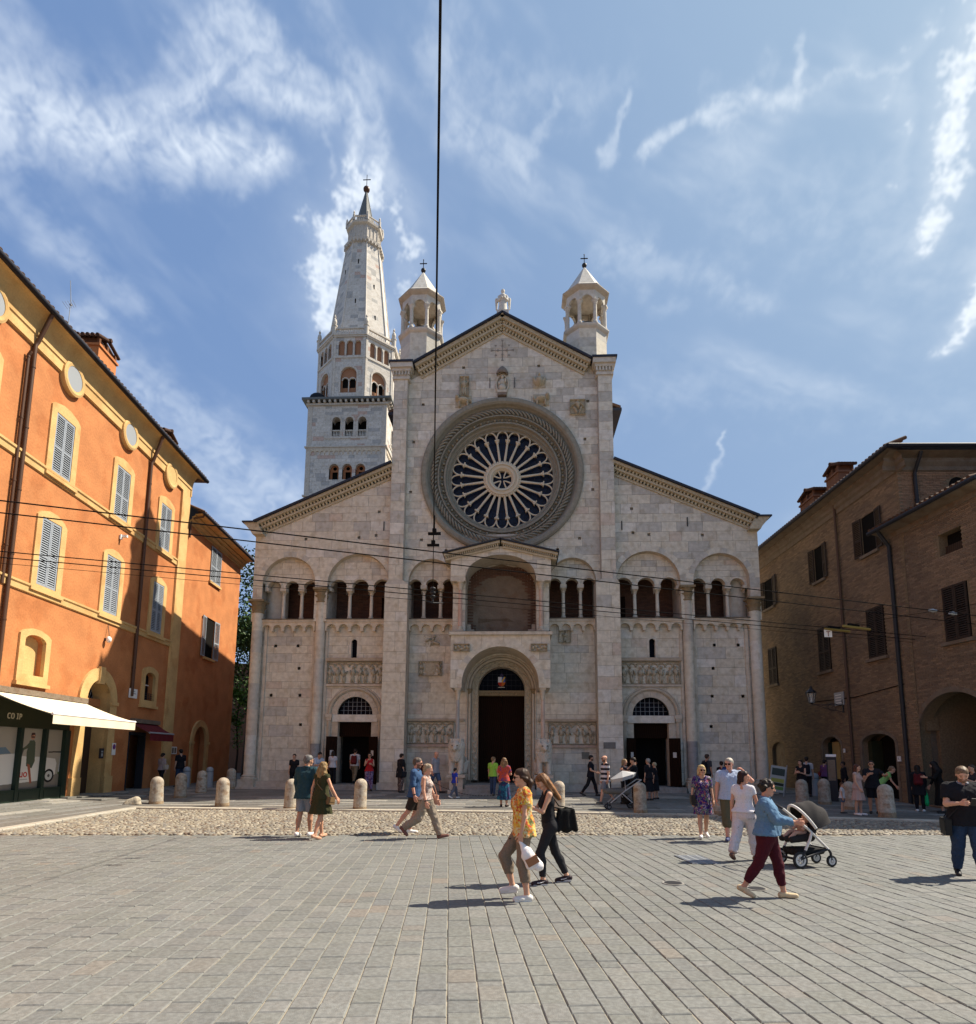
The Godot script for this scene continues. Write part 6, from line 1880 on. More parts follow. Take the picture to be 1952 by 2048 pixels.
	b = MB.new(); b.col = Color(0.03, 0.06, 0.3); b.prism(circp(0, 0.07, 0.085, 20), 0.02, 0.026); obj("blue_disc", b, M["plain"], ns)
	b = MB.new(); b.col = Color(0.4, 0.03, 0.03); b.box(Vector3(0, 0.07, 0.026), Vector3(0.17, 0.022, 0.006), Basis(Vector3.BACK, -PI / 4)); obj("red_bar", b, M["plain"], ns)

var left_frame: Transform3D

func awning(called: String, label: String, fr: Transform3D, u0: float, u1: float, yw: float, yf: float, out: float, m: String, val: float) -> void:
	var o := thing(called, label, "awning", fr)
	var b := MB.new()
	var f := func(p, q): return Vector3(lerpf(u0, u1, p), lerpf(yf, yw, q) - 0.05 * sin(q * PI) + 0.006 * sin(p * 40) * sin(q * PI), lerpf(out, 0.08, q))
	b.grid(40, 8, f)
	obj("canvas", b, M[m], o)
	b = MB.new()
	var g := func(p, q): return Vector3(lerpf(u0, u1, p), lerpf(yf - val, yf - 0.03, q), out + 0.02 + 0.012 * sin(p * 31.0) * (1 - q))
	b.grid(60, 3, g)
	obj("valance", b, M[m], o)
	b = MB.new(); b.tube(PackedVector3Array([Vector3(u0 - 0.02, yf, out), Vector3(u1 + 0.02, yf, out)]), 0.04, 0.04, 8); obj("front_bar", b, M["metal_grey"] if m == "red_cloth" else M["white_paint"], o)
	b = MB.new(); b.bb(u0 - 0.05, u1 + 0.05, yw - 0.02, yw + 0.16, 0.01, 0.2); obj("cassette", b, M["brown_plaster"], o)
	for u in [u0 + 0.25, u1 - 0.25]:
		b = MB.new(); b.tube(PackedVector3Array([Vector3(u, yw - 0.1, 0.1), Vector3(u + (0.3 if u < (u0 + u1) / 2 else -0.3), (yw + yf) / 2 - 0.12, out * 0.5), Vector3(u, yf - 0.03, out - 0.05)]), 0.025, 0.025, 6); obj("arm", b, M["metal_grey"], o)

func text_mb(s: String, size: float, depth: float) -> MB:
	var tm := TextMesh.new()
	var f := SystemFont.new(); f.font_names = PackedStringArray(["Droid Sans"]); f.font_weight = 700
	tm.font = f; tm.text = s; tm.font_size = 32; tm.pixel_size = size / 32.0; tm.depth = depth
	var b := MB.new()
	for sf in tm.get_surface_count():
		var a := tm.surface_get_arrays(sf)
		var k := b.v.size()
		b.v.append_array(a[Mesh.ARRAY_VERTEX]); b.n.append_array(a[Mesh.ARRAY_NORMAL])
		for i in a[Mesh.ARRAY_VERTEX].size(): b.c.append(Color(1, 1, 1)); b.uv.append(Vector2.ZERO)
		for i in a[Mesh.ARRAY_INDEX]: b.ix.append(i + k)
	return b

func poster() -> ImageTexture:   # the flat print on the shop windows: a figure leaning on a pale car
	var W := 384
	var H := 256
	var im := Image.create(W, H, false, Image.FORMAT_RGB8)
	var shapes := [
		[P2([0, 0, 384, 0, 384, 256, 0, 256]), Color(0.66, 0.63, 0.58)], [P2([0, 190, 384, 200, 384, 256, 0, 256]), Color(0.52, 0.49, 0.45)],
		[P2([0, 118, 60, 112, 120, 108, 150, 118, 250, 122, 330, 130, 340, 150, 336, 200, 300, 222, 120, 232, 0, 236]), Color(0.87, 0.85, 0.82)],
		[P2([20, 112, 40, 84, 70, 82, 100, 108]), Color(0.42, 0.50, 0.56)], [P2([118, 108, 134, 84, 160, 84, 150, 112]), Color(0.35, 0.33, 0.32)],
		[circp(300, 205, 30, 20), Color(0.16, 0.15, 0.15)], [circp(300, 205, 21, 20), Color(0.78, 0.77, 0.75)], [circp(300, 205, 7, 12), Color(0.35, 0.34, 0.33)],
		[P2([182, 52, 206, 50, 214, 60, 220, 140, 206, 170, 176, 160, 172, 100]), Color(0.30, 0.34, 0.27)], [P2([184, 58, 178, 84, 148, 96, 146, 88, 170, 72]), Color(0.29, 0.33, 0.26)],
		[circp(198, 36, 12, 16), Color(0.72, 0.52, 0.42)], [P2([186, 32, 190, 18, 206, 18, 212, 34, 206, 26]), Color(0.26, 0.12, 0.10)], [P2([188, 34, 208, 34, 207, 39, 189, 39]), Color(0.08, 0.06, 0.07)],
		[P2([180, 150, 196, 156, 214, 232, 204, 236]), Color(0.62, 0.36, 0.27)], [P2([286, 98, 384, 96, 384, 101, 286, 103]), Color(0.12, 0.11, 0.11)], [P2([352, 190, 384, 184, 384, 200, 352, 200]), Color(0.36, 0.42, 0.24)],
		[P2([146, 186, 151, 186, 151, 202, 158, 202, 158, 186, 163, 186, 163, 207, 146, 207]), Color(0.74, 0.22, 0.18)], [circp(176, 196, 11, 16), Color(0.74, 0.22, 0.18)], [circp(176, 196, 6, 16), Color(0.87, 0.85, 0.82)],
		[P2([150, 216, 190, 215, 190, 217, 150, 218]), Color(0.5, 0.48, 0.46)], [P2([362, 40, 376, 60, 372, 190, 356, 190]), Color(0.78, 0.80, 0.84)],
	]
	for e in shapes:
		var bx := box2(e[0])
		for y in range(maxi(0, int(bx.position.y)), mini(H, int(bx.end.y) + 1)):
			for x in range(maxi(0, int(bx.position.x)), mini(W, int(bx.end.x) + 1)):
				if Geometry2D.is_point_in_polygon(Vector2(x + 0.5, y + 0.5), e[0]): im.set_pixel(x, y, e[1])
	return ImageTexture.create_from_image(im)

# ------------------------------------------------------------------ brick houses on the right
func build_right() -> void:
	var t := Vector3(0.03, 0, 1).normalized()
	var fr := Transform3D(Basis(t, Vector3.UP, t.cross(Vector3.UP)), Vector3(15.5, 0, 0))
	var o := thing("brick_palace", "tall ochre brick building in shade with brown shutters, beside the cathedral's right corner", "building", fr)
	var ca := Color(0.34, 0.235, 0.145); var cb := Color(0.22, 0.16, 0.11)
	var ups := [[-7.6, -6.42], [-1.70, -0.84], [2.40, 3.42]]
	var lows := [[-7.5, -6.45], [-1.8, -0.76], [2.28, 3.46]]
	var holes := []
	for e in ups: holes.append(rectp(e[0], e[1], 10.42, 12.1))
	for e in lows: holes.append(rectp(e[0], e[1], 5.97, 8.08))
	holes.append(archp(-1.27, 0.82, 0.2, 2.4, 14, 0.45)); holes.append(archp(2.36, 1.14, 0.2, 2.45, 14, 0.42)); holes.append(archp(-6.95, 0.78, 0.2, 2.3, 14, 0.42))
	var b := MB.new(); panel(b, rectp(-9.5, 5.0, 0.1, 13.1), holes, -0.008, 0.3); obj("mortar_wall", b, M["brick_mortar"], o)
	var xfs := []; var cols := PackedColorArray()
	brick_field(xfs, cols, rectp(-9.5, 5.0, 0.15, 13.1), holes, 0.0, ca, cb)
	multi("bricks", unit_brick(), M["brick"], o, xfs, cols)
	b = MB.new(); b.bb(-9.5, 4.95, 0.1, 13.6, -14.0, -0.75); b.bb(-9.5, 4.95, 8.1, 10.4, -0.8, -0.31); b.bb(-9.5, 4.95, 12.1, 13.6, -0.8, -0.31); b.bb(-9.5, 4.95, 2.9, 5.95, -0.8, -0.31)
	obj("wall_body", b, M["brick_mortar"], o)
	# the return wall, facing the piazza over the lower house
	var o2 := node("return_wall", o, Transform3D(Basis(Vector3.UP, PI / 2), Vector3(5.0, 0, 0)))
	b = MB.new(); panel(b, rectp(0.0, 14.0, 9.5, 13.1), [circp(2.3, 12.45, 0.01, 5)], 0.0, 0.1); obj("mortar_wall", b, M["brick_mortar"], o2)
	xfs = []; cols = PackedColorArray()
	brick_field(xfs, cols, rectp(0.0, 14.0, 10.2, 13.1), [circp(2.3, 12.45, 0.32, 16)], 0.012, Color(0.40, 0.24, 0.14), Color(0.29, 0.18, 0.11))
	multi("bricks", unit_brick(), M["brick"], o2, xfs, cols)
	b = MB.new(); b.flat(circp(2.3, 12.45, 0.34, 20), 0.006); obj("oval_window", b, M["dark"], o2)
	b = MB.new(); ext_u(b, P2([0.0, 13.0, 0.08, 13.05, 0.08, 13.2, 0.2, 13.35, 0.2, 13.5, 0.6, 13.62]), -0.6, 14); obj("eaves", b, M["brown_plaster"], o2)
	downpipe(o2, 0.62, 10.6, 12.9, 0.55, 13.6, "iron", 0.07)
	for k in 3:
		for i in 2:
			var e = ups[k] if i == 0 else lows[k]
			var w := node("window", o)
			var y0 := 10.42 if i == 0 else 5.97; var y1 := 12.1 if i == 0 else 8.08
			if i == 0:
				shutter_pair(w, e[0] + 0.01, e[1] - 0.01, y0, y1, 0.04, "brown_shutter", false, PI * 0.96)
				b = MB.new(); b.flat(rectp(e[0] - 0.02, e[1] + 0.02, y0, y1), -0.2); obj("pane", b, M["glass_dark"], w)
				b = MB.new(); var mx: float = (e[0] + e[1]) / 2
				b.bb(mx - 0.03, mx + 0.03, y0, y1, -0.19, -0.13); b.bb(e[0], e[0] + 0.06, y0, y1, -0.19, -0.13); b.bb(e[1] - 0.06, e[1], y0, y1, -0.19, -0.13)
				if k == 1:
					for q in 3: b.bb(e[0], e[1], y0 + 0.4 + q * 0.42, y0 + 0.44 + q * 0.42, -0.19, -0.14)
				obj("frame", b, M["white_paint"], w)
			else: shutter_pair(w, e[0] + 0.01, e[1] - 0.01, y0, y1, 0.03, "brown_shutter", false)
			b = MB.new(); b.col = Color(1.6, 1.5, 1.35); b.bb(e[0] - 0.14, e[1] + 0.14, y0 - 0.12, y0, -0.1, 0.12); obj("window_sill", b, M["brown_plaster"], w)
	var d := node("walled_up_arch", o); b = MB.new(); b.flat(archp(-6.95, 0.8, 0.1, 2.3, 14, 0.42), -0.18); b.col = Color(1, 1, 1); obj("infill", b, M["brown_plaster"], d)
	d = node("doorway", o); b = MB.new(); b.flat(archp(-1.27, 0.84, 0.1, 2.4, 14, 0.45), -0.7); obj("dark_interior", b, M["dark"], d)
	b = MB.new(); b.col = Color(0.85, 0.95, 0.9); b.bb(-1.75, -1.12, 0.9, 2.62, -0.34, -0.28); obj("yellow_door", b, M["yellow_plaster"], d)
	b = MB.new(); b.bb(-2.08, -1.9, 0.2, 2.6, -0.4, -0.26); obj("frame", b, M["green_paint"], d)
	d = node("doorway", o); b = MB.new(); b.flat(archp(2.36, 1.16, 0.1, 2.45, 14, 0.42), -0.72); obj("dark_interior", b, M["dark"], d)
	b = MB.new(); b.bb(1.22, 1.5, 0.2, 2.6, -0.7, -0.25); obj("open_leaf", b, M["olive_paint"], d)
	for e in [[-1.27, 0.82, 2.4, 0.45], [2.36, 1.14, 2.45, 0.42]]:
		b = MB.new(); b.col = Color(1.7, 1.55, 1.3)
		for p in pieces(rectp(e[0] - 1.5, e[0] + 1.5, 0.1, 3.2), archp(e[0], e[1] + 0.16, 0.1, e[2], 14, e[3] + 0.14), [archp(e[0], e[1], 0.0, e[2], 14, e[3])]): b.prism(p, -0.05, 0.02)
		obj("door_surround", b, M["brown_plaster"], d)
	# cornice, gutter, roof
	b = MB.new(); b.col = Color(1.25, 1.15, 1.0)
	ext_u(b, P2([0.0, 12.98, 0.07, 13.02, 0.07, 13.22, 0.16, 13.3, 0.16, 13.45, 0.3, 13.56, 0.3, 13.64, 0.66, 13.70]), -9.5, 5.6)
	obj("stepped_cornice", b, M["brown_plaster"], o)
	b = MB.new(); b.col = Color(0.7, 0.6, 0.55)
	b.tube(PackedVector3Array([Vector3(-9.5, 13.76, 0.72), Vector3(5.7, 13.76, 0.72)]), 0.08, 0.08, 8)
	b.tube(PackedVector3Array([Vector3(5.72, 13.76, 0.72), Vector3(5.72, 13.76, -14)]), 0.08, 0.08, 8)
	ext_u(b, P2([0.64, 13.7, 0.68, 13.82, 0.3, 13.94]), -9.5, 5.6)
	obj("gutter_and_roof", b, M["roof_edge"], o)
	tile_edge(o, -9.5, 5.6, 0.66, 13.84)
	b = MB.new(); b.col = Color(1, 0.9, 0.85); b.quad(Vector3(-9.5, 13.86, 0.64), Vector3(5.7, 13.86, 0.64), Vector3(-0.5, 15.9, -6), Vector3(-9.5, 15.9, -6)); b.quad(Vector3(5.7, 13.86, 0.64), Vector3(5.7, 13.86, -14), Vector3(-0.5, 15.9, -14), Vector3(-0.5, 15.9, -6)); obj("roof", b, M["roof_tile"], o)
	chimney(o, -1.75, -1.6, 14.3, 16.55, 1.15, 0.8, "brick_far"); chimney(o, -4.4, -1.6, 14.2, 16.35, 1.5, 0.8, "brick_far")
	b = MB.new(); b.tube(PackedVector3Array([Vector3(0.62, 13.6, 0.12), Vector3(0.62, 1.2, 0.10)]), 0.06, 0.06, 8); obj("downpipe", b, mat("brown_pipe", Color(0.10, 0.06, 0.04), 0.7), o)
	b = MB.new(); b.tube(PackedVector3Array([Vector3(-2.6, 4.6, 0.02), Vector3(1.0, 4.5, 0.03), Vector3(4.4, 4.7, 0.03)]), 0.018, 0.018, 5); obj("cable", b, M["wire"], o)
	# ---------------- the lower house with the portico
	var t2 := Vector3(0.1, 0, 1).normalized()
	var fr2 := Transform3D(Basis(t2, Vector3.UP, t2.cross(Vector3.UP)), Vector3(15.19, 0, 0))
	o = thing("brick_house", "lower brick house with a portico arch and a long dark shutter, far right", "building", fr2)
	holes = [rectp(6.7, 7.7, 9.0, 9.78), rectp(6.65, 7.72, 5.92, 7.86), archp(6.62, 1.78, 0.2, 2.57, 24, 1.6)]
	b = MB.new(); panel(b, rectp(4.45, 8.75, 0.1, 10.8), holes, -0.008, 0.5); obj("mortar_wall", b, M["brick_mortar"], o)
	xfs = []; cols = PackedColorArray()
	brick_field(xfs, cols, rectp(4.45, 8.75, 0.15, 10.8), holes, 0.0, Color(0.32, 0.22, 0.14), Color(0.205, 0.15, 0.105))
	multi("bricks", unit_brick(), M["brick"], o, xfs, cols)
	b = MB.new(); b.col = Color(0.9, 0.9, 0.9); b.bb(4.5, 8.75, 4.4, 10.8, -12, -0.5); b.bb(4.5, 8.75, 0.0, 10.8, -12, -5); b.bb(8.5, 8.75, 0.1, 10.8, -12, -0.52); b.bb(4.46, 4.84, 0.1, 4.4, -12, -0.5)
	obj("wall_body", b, M["brown_plaster"], o)
	b = MB.new(); b.col = Color(1.25, 1.2, 1.1)
	for k in 24: b.prism(PackedVector2Array([Vector2(6.62 + 1.78 * cos(PI * k / 24), 2.57 + 1.6 * sin(PI * k / 24)), Vector2(6.62 + 1.78 * cos(PI * (k + 1) / 24), 2.57 + 1.6 * sin(PI * (k + 1) / 24)), Vector2(6.62 + 1.95 * cos(PI * (k + 1) / 24), 2.57 + 1.78 * sin(PI * (k + 1) / 24)), Vector2(6.62 + 1.95 * cos(PI * k / 24), 2.57 + 1.78 * sin(PI * k / 24))]), -0.1, 0.018)
	obj("portico_arch", b, M["brown_plaster"], o)
	b = MB.new(); b.bb(5.2, 8.0, 0.25, 3.1, -4.98, -4.9); obj("dark_shop_window", b, M["glass_dark"], o)
	var w := node("window", o); shutter_pair(w, 6.66, 7.71, 5.93, 7.85, 0.03, "brown_shutter", false)
	b = MB.new(); b.col = Color(1.6, 1.5, 1.35); b.bb(6.5, 7.86, 5.78, 5.9, -0.1, 0.12); obj("window_sill", b, M["brown_plaster"], w)
	w = node("attic_opening", o)
	b = MB.new(); b.flat(rectp(6.6, 7.8, 8.9, 9.9), -0.35); obj("dark_interior", b, M["dark"], w)
	b = MB.new(); b.bb(6.7, 7.7, 9.0, 9.38, -0.3, -0.24); obj("board", b, M["brown_wood"], w)
	b = MB.new(); b.col = Color(1.3, 1.2, 1.05); ext_u(b, P2([0.0, 10.5, 0.05, 10.52, 0.05, 10.72, 0.55, 10.84]), 3.9, 9.1); obj("eaves", b, M["brown_plaster"], o)
	b = MB.new(); b.col = Color(0.7, 0.65, 0.6); b.tube(PackedVector3Array([Vector3(3.85, 10.86, 0.60), Vector3(9.2, 10.86, 0.60)]), 0.08, 0.08, 8); ext_u(b, P2([0.52, 10.82, 0.58, 10.92, -12.0, 15.0]), 3.9, 9.1); obj("gutter_and_roof", b, M["roof_edge"], o)
	b = MB.new()
	for i in 22:
		for k in 6:
			b.col = Color(0.75, 0.7, 0.65) * rf(0.6, 1.3)
			var u := 3.95 + i * 0.235
			b.tube(PackedVector3Array([Vector3(u, 10.95 + k * 0.135, 0.6 - k * 0.42), Vector3(u, 11.11 + k * 0.135, 0.12 - k * 0.42)]), 0.095, 0.075, 6)
	stuff(obj("roof_tiles", b, M["roof_tile"], o))
	downpipe(o, 4.30, 0.2, 10.2, 0.5, 10.85, "iron", 0.075)
	for e in [["house_number", "white house number plate beside the dark brick doorway", "sign", fr, 3.72, 1.85, 0.2, 0.2], ["house_number", "small white plate between the two brick doorways", "sign", fr, -0.15, 2.2, 0.14, 0.18]]:
		var s := thing(e[0], e[1], e[2], e[3] * Transform3D(Basis.IDENTITY, Vector3(e[4], e[5], 0.02)))
		b = MB.new(); b.bb(-e[6] / 2, e[6] / 2, -e[7] / 2, e[7] / 2, 0, 0.03); obj("plate", b, M["white_paint"], s)
		b = MB.new(); b.bb(-0.03, 0.02, -0.05, 0.05, 0.03, 0.033); obj("digit", b, M["metal_grey"], s)
	# wall lantern on a scrolled bracket
	var l := thing("wall_lantern", "black iron street lantern on a scrolled bracket on the brick wall", "street lamp", fr * Transform3D(Basis.IDENTITY, Vector3(0.0, 4.25, 0)))
	b = MB.new(); b.tube(PackedVector3Array([Vector3(0, 0, 0.02), Vector3(-0.3, 0.02, 0.6), Vector3(-0.55, 0.05, 1.15)]), 0.022, 0.022, 6); b.bb(-0.05, 0.05, -0.35, 0.25, 0.0, 0.05)
	var sp := PackedVector3Array()
	for k in 22:
		var a := k * 0.42; var r := 0.02 + 0.010 * k
		sp.append(Vector3(-0.2, -0.12 + sin(a) * r, 0.38 + cos(a) * r * 1.3))
	b.tube(sp, 0.012, 0.012, 5); b.tube(PackedVector3Array([Vector3(0, -0.32, 0.03), Vector3(-0.2, -0.2, 0.45), Vector3(-0.45, 0.0, 0.95)]), 0.014, 0.014, 5)
	obj("bracket", b, M["iron"], l)
	var lx := Transform3D(Basis.IDENTITY, Vector3(-0.55, 0.08, 1.15))
	b = MB.new(); b.lathe(P2([0.03, 0.0, 0.10, 0.03, 0.12, 0.06]), 6, lx, false); b.lathe(P2([0.22, 0.50, 0.24, 0.54, 0.10, 0.68, 0.06, 0.72, 0.05, 0.82, 0.0, 0.84]), 6, lx, false)
	for k in 6: b.tube(PackedVector3Array([lx * Vector3(cos(TAU * k / 6) * 0.115, 0.05, sin(TAU * k / 6) * 0.115), lx * Vector3(cos(TAU * k / 6) * 0.205, 0.51, sin(TAU * k / 6) * 0.205)]), 0.012, 0.012, 5)
	obj("lantern_frame", b, M["iron"], l)
	var gm := StandardMaterial3D.new(); gm.resource_name = "lantern_glass"; gm.transparency = BaseMaterial3D.TRANSPARENCY_ALPHA; gm.albedo_color = Color(0.9, 0.92, 0.9, 0.22); gm.roughness = 0.1
	b = MB.new(); b.lathe(P2([0.11, 0.06, 0.20, 0.50]), 6, lx, false); obj("glass", b, gm, l)
	var pn := thing("wall_panel", "grey information panel on the brick wall behind the lantern", "sign", fr * Transform3D(Basis.IDENTITY, Vector3(-0.25, 4.55, 0.02)))
	b = MB.new(); b.bb(-0.4, 0.4, -0.3, 0.3, 0, 0.03); obj("plate", b, M["metal_grey"], pn)
	b = MB.new()
	for k in 4: b.bb(-0.3, 0.2, -0.2 + 0.12 * k, -0.17 + 0.12 * k, 0.03, 0.033)
	obj("lettering", b, M["white_paint"], pn)

# ------------------------------------------------------------------ street furniture
func build_street_things() -> void:
	# stone bollards: [x, z, height, radius, label]
	var bl := [
		[-9.44, 7.37, 1.0, 0.225, "stone bollard on the kerb nearest the left houses, alone in front of the row"],
		[-6.86, 7.85, 1.0, 0.22, "stone bollard half hidden behind the man in the teal shirt"],
		[-4.53, 7.74, 1.02, 0.22, "pale stone bollard on the kerb before the left church door"],
		[2.14, 7.66, 1.0, 0.21, "stone bollard behind the long-haired woman in black"],
		[4.76, 8.09, 1.0, 0.215, "stone bollard on the kerb beside the grey pram"],
		[7.16, 8.42, 0.95, 0.21, "stone bollard behind the couple in floral dress and polo shirt"],
		[-12.1, 6.85, 0.98, 0.23, "weathered stone bollard beside the fallen stump of stone"],
		[-12.44, 4.63, 0.98, 0.225, "stone bollard with scratched top, second from the stump along the left houses"],
		[-12.73, 2.44, 0.95, 0.215, "stone bollard in shade, third from the stump along the left houses"],
		[-12.4, 0.4, 0.95, 0.21, "brownish stone bollard in shade nearest the church corner, partly hidden"],
		[-11.95, -1.2, 0.96, 0.21, "stone bollard farthest back by the left church corner column"],
		[11.22, 5.06, 0.96, 0.22, "flat-sided stone bollard with scribbles left of the shaded group"],
		[12.27, 4.54, 0.96, 0.22, "stone bollard with brown foot in the shade by the brick doorways"],
		[12.29, 6.31, 0.98, 0.22, "pale stone bollard behind the small child in white"],
		[12.27, 8.52, 1.02, 0.235, "large stone bollard at the pavement corner in front of the man in black"],
		[12.6, -0.6, 0.9, 0.2, "stone bollard behind the leaning sign board"],
	]
	for e in bl:
		var o := thing("stone_bollard", e[4], "bollard", Transform3D(Basis.from_euler(Vector3(rf(-0.02, 0.02), rf(0, TAU), rf(-0.02, 0.02))), Vector3(e[0], terrace_y(e[0], e[1]) - 0.02, e[1])), "stone bollards around the church pavement")
		var h: float = e[2]; var r: float = e[3]
		var b := MB.new(); b.col = Color(1, 1, 1) * rf(0.85, 1.1)
		var pr := P2([r * 1.02, 0.0, r * rf(0.97, 1.03), h * 0.25, r * 0.96, h * 0.5, r * 0.95, h - r * 0.95])
		for k in 7:
			var a := PI / 2 * (k + 1) / 7
			pr.append(Vector2(r * 0.95 * cos(a), h - r * 0.95 + r * 0.95 * sin(a)))
		b.lathe(pr, 22, Transform3D.IDENTITY, true, 0.0, 0.008, 3)
		obj("shaft", b, M["bollard"], o)
		b = MB.new(); b.col = Color(0.72, 0.6, 0.48); b.lathe(P2([r * 1.05, 0.0, r * 1.04, h * rf(0.05, 0.16)]), 22); obj("stained_foot", b, M["bollard"], o)
	for e in [[-14.98, -0.47, "left grey metal bollard before the lower orange house"], [-13.75, -0.25, "right grey metal bollard before the lower orange house"], [13.55, 1.02, "grey metal bollard in the shade before the brick palace"]]:
		var o := thing("metal_bollard", e[2], "bollard", Transform3D(Basis.IDENTITY, Vector3(e[0], terrace_y(e[0], e[1]) - 0.01, e[1])), "grey metal bollards")
		var b := MB.new(); b.lathe(P2([0.17, 0, 0.165, 0.72]), 18); obj("post", b, M["metal_grey"], o)
		b = MB.new(); b.col = Color(0.6, 0.6, 0.6); b.lathe(P2([0.155, 0.72, 0.155, 0.76]), 18); obj("groove", b, M["metal_grey"], o)
		b = MB.new(); b.lathe(P2([0.165, 0.76, 0.168, 0.80, 0.15, 0.88, 0.10, 0.94, 0.0, 0.97]), 18); obj("cap", b, M["metal_grey"], o)
	var st := thing("stone_stump", "broken block of stone lying beside the weathered bollard, left", "stone block", Transform3D(Basis(Vector3.UP, 0.4).scaled(Vector3(0.7, 0.85, 0.8)), Vector3(-12.55, 0.08, 7.45)))
	var f := Field.new(Vector3(-0.5, -0.05, -0.4), Vector3(0.5, 0.5, 0.4), 0.03)
	f.cap(Vector3(-0.22, 0.08, 0), Vector3(0.12, 0.17, 0.02), 0.16, 0.18, 0.05, 0); f.cap(Vector3(0.05, 0.2, -0.03), Vector3(0.22, 0.2, 0.05), 0.13, 0.09, 0.04, 0); f.cap(Vector3(-0.3, 0.03, 0.05), Vector3(0.2, 0.03, 0.05), 0.13, 0.15, 0.04, 0)
	f.cut(Vector3(0, -1, 0), 0.0)
	var b := MB.new(); f.mesh(b, PackedColorArray([Color(1.05, 1, 0.95)])); obj("block", b, M["bollard"], st)
	# ---- the stone lions that carry the porch columns
	for s in [-1, 1]:
		var o := thing("lion_statue", ("weathered stone lion under the left porch column" if s < 0 else "weathered stone lion under the right porch column, head turned"), "statue", Transform3D(Basis(Vector3.UP, 0.12 * s), Vector3(s * 1.88, 1.05, 1.30)), "stone lions of the porch")
		f = Field.new(Vector3(-0.5, -0.05, -1.4), Vector3(0.5, 1.65, 0.75), 0.020)
		f.cap(Vector3(0, 0.58, -0.9), Vector3(0, 0.80, 0.0), 0.24, 0.27, 0.1, 0)
		f.cap(Vector3(0, 0.72, 0.12), Vector3(0, 1.14, 0.16), 0.23, 0.32, 0.08, 0)
		f.cap(Vector3(0, 1.22, 0.24), Vector3(0, 1.24, 0.40), 0.22, 0.19, 0.05, 0)
		f.cap(Vector3(0, 1.13, 0.50), Vector3(0, 1.10, 0.64), 0.115, 0.095, 0.03, 0)
		f.cap(Vector3(-0.12, 1.28, 0.50), Vector3(0.12, 1.28, 0.50), 0.05, 0.05, 0.03, 0)
		for k in [-1, 1]:
			f.cap(Vector3(k * 0.22, 1.45, 0.22), Vector3(k * 0.24, 1.50, 0.24), 0.07, 0.05, 0.03, 0)
			f.cap(Vector3(k * 0.19, 0.75, 0.22), Vector3(k * 0.20, 0.10, 0.30), 0.15, 0.115, 0.06, 0)
			f.cap(Vector3(k * 0.20, 0.07, 0.30), Vector3(k * 0.20, 0.06, 0.45), 0.11, 0.10, 0.04, 0)
			f.cap(Vector3(k * 0.16, 0.48, -0.9), Vector3(k * 0.22, 0.12, -0.5), 0.18, 0.11, 0.06, 0)
			f.cap(Vector3(k * 0.22, 0.08, -0.5), Vector3(k * 0.22, 0.08, -0.3), 0.09, 0.08, 0.04, 0)
		for row in 10:   # locks of the mane
			for i in 13:
				var a := PI * (i + (0.5 if row % 2 else 0.0)) / 13
				var y := 1.50 - row * 0.095
				var wd := 0.34 * sqrt(maxf(0.1, 1.0 - pow((y - 1.12) / 0.62, 2)))
				var p := Vector3(cos(a) * wd, y, 0.14 + sin(a) * (0.30 if y > 1.0 else 0.33))
				if y > 1.02 and absf(p.x) < 0.17: p.z -= 0.12
				f.cap(p, p + Vector3(rf(-0.03, 0.03), -0.085, 0.035), 0.050, 0.022, 0.008, 0)
		f.cut(Vector3(0, -1, 0), 0.0)
		b = MB.new(); f.mesh(b, PackedColorArray([Color(0.60, 0.54, 0.45)])); obj("body", b, M["stone"], o)
		b = MB.new(); b.col = Color(0.15, 0.13, 0.11)
		for k in [-1, 1]: b.ball(Vector3(k * 0.11, 1.24, 0.575), Vector3(0.035, 0.03, 0.02), 8, 5)
		b.box(Vector3(0, 1.06, 0.695), Vector3(0.14, 0.03, 0.03))
		obj("face_details", b, M["stone"], o)
		b = MB.new(); b.col = Color(0.55, 0.5, 0.42); b.bb(-0.26, 0.26, 1.28, 1.53, -0.2, 0.34); obj("column_seat", b, M["stone"], o)
	# ---- the winged figure on the gable
	var an := thing("angel_statue", "pale stone angel standing on the gable peak of the cathedral", "statue", Transform3D(Basis.IDENTITY, Vector3(0.02, 23.92, 0.22)))
	f = Field.new(Vector3(-0.5, -0.02, -0.4), Vector3(0.5, 1.5, 0.4), 0.022)
	f.cap(Vector3(0, 0.1, 0), Vector3(0, 0.75, 0), 0.24, 0.17, 0.06, 0); f.cap(Vector3(0, 0.75, 0), Vector3(0, 0.98, 0), 0.18, 0.17, 0.05, 0)
	f.cap(Vector3(-0.14, 1.0, 0), Vector3(0.14, 1.0, 0), 0.09, 0.09, 0.04, 0); f.cap(Vector3(0, 1.1, 0), Vector3(0, 1.18, 0.01), 0.06, 0.06, 0.02, 0)
	f.cap(Vector3(0, 1.26, 0.01), Vector3(0, 1.31, 0.0), 0.095, 0.10, 0.03, 0)
	for k in [-1, 1]:
		f.cap(Vector3(k * 0.2, 0.98, 0), Vector3(k * 0.22, 0.72, 0.08), 0.07, 0.055, 0.03, 0); f.cap(Vector3(k * 0.22, 0.72, 0.08), Vector3(k * 0.06, 0.82, 0.2), 0.055, 0.045, 0.03, 0)
		f.cap(Vector3(k * 0.12, 1.0, -0.14), Vector3(k * 0.30, 0.95, -0.2), 0.07, 0.09, 0.03, 0); f.cap(Vector3(k * 0.32, 0.98, -0.2), Vector3(k * 0.33, 0.42, -0.18), 0.09, 0.04, 0.03, 0)
	f.cut(Vector3(0, -1, 0), 0.0)
	b = MB.new(); f.mesh(b, PackedColorArray([Color(0.66, 0.62, 0.55)])); obj("figure", b, M["stone"], an)
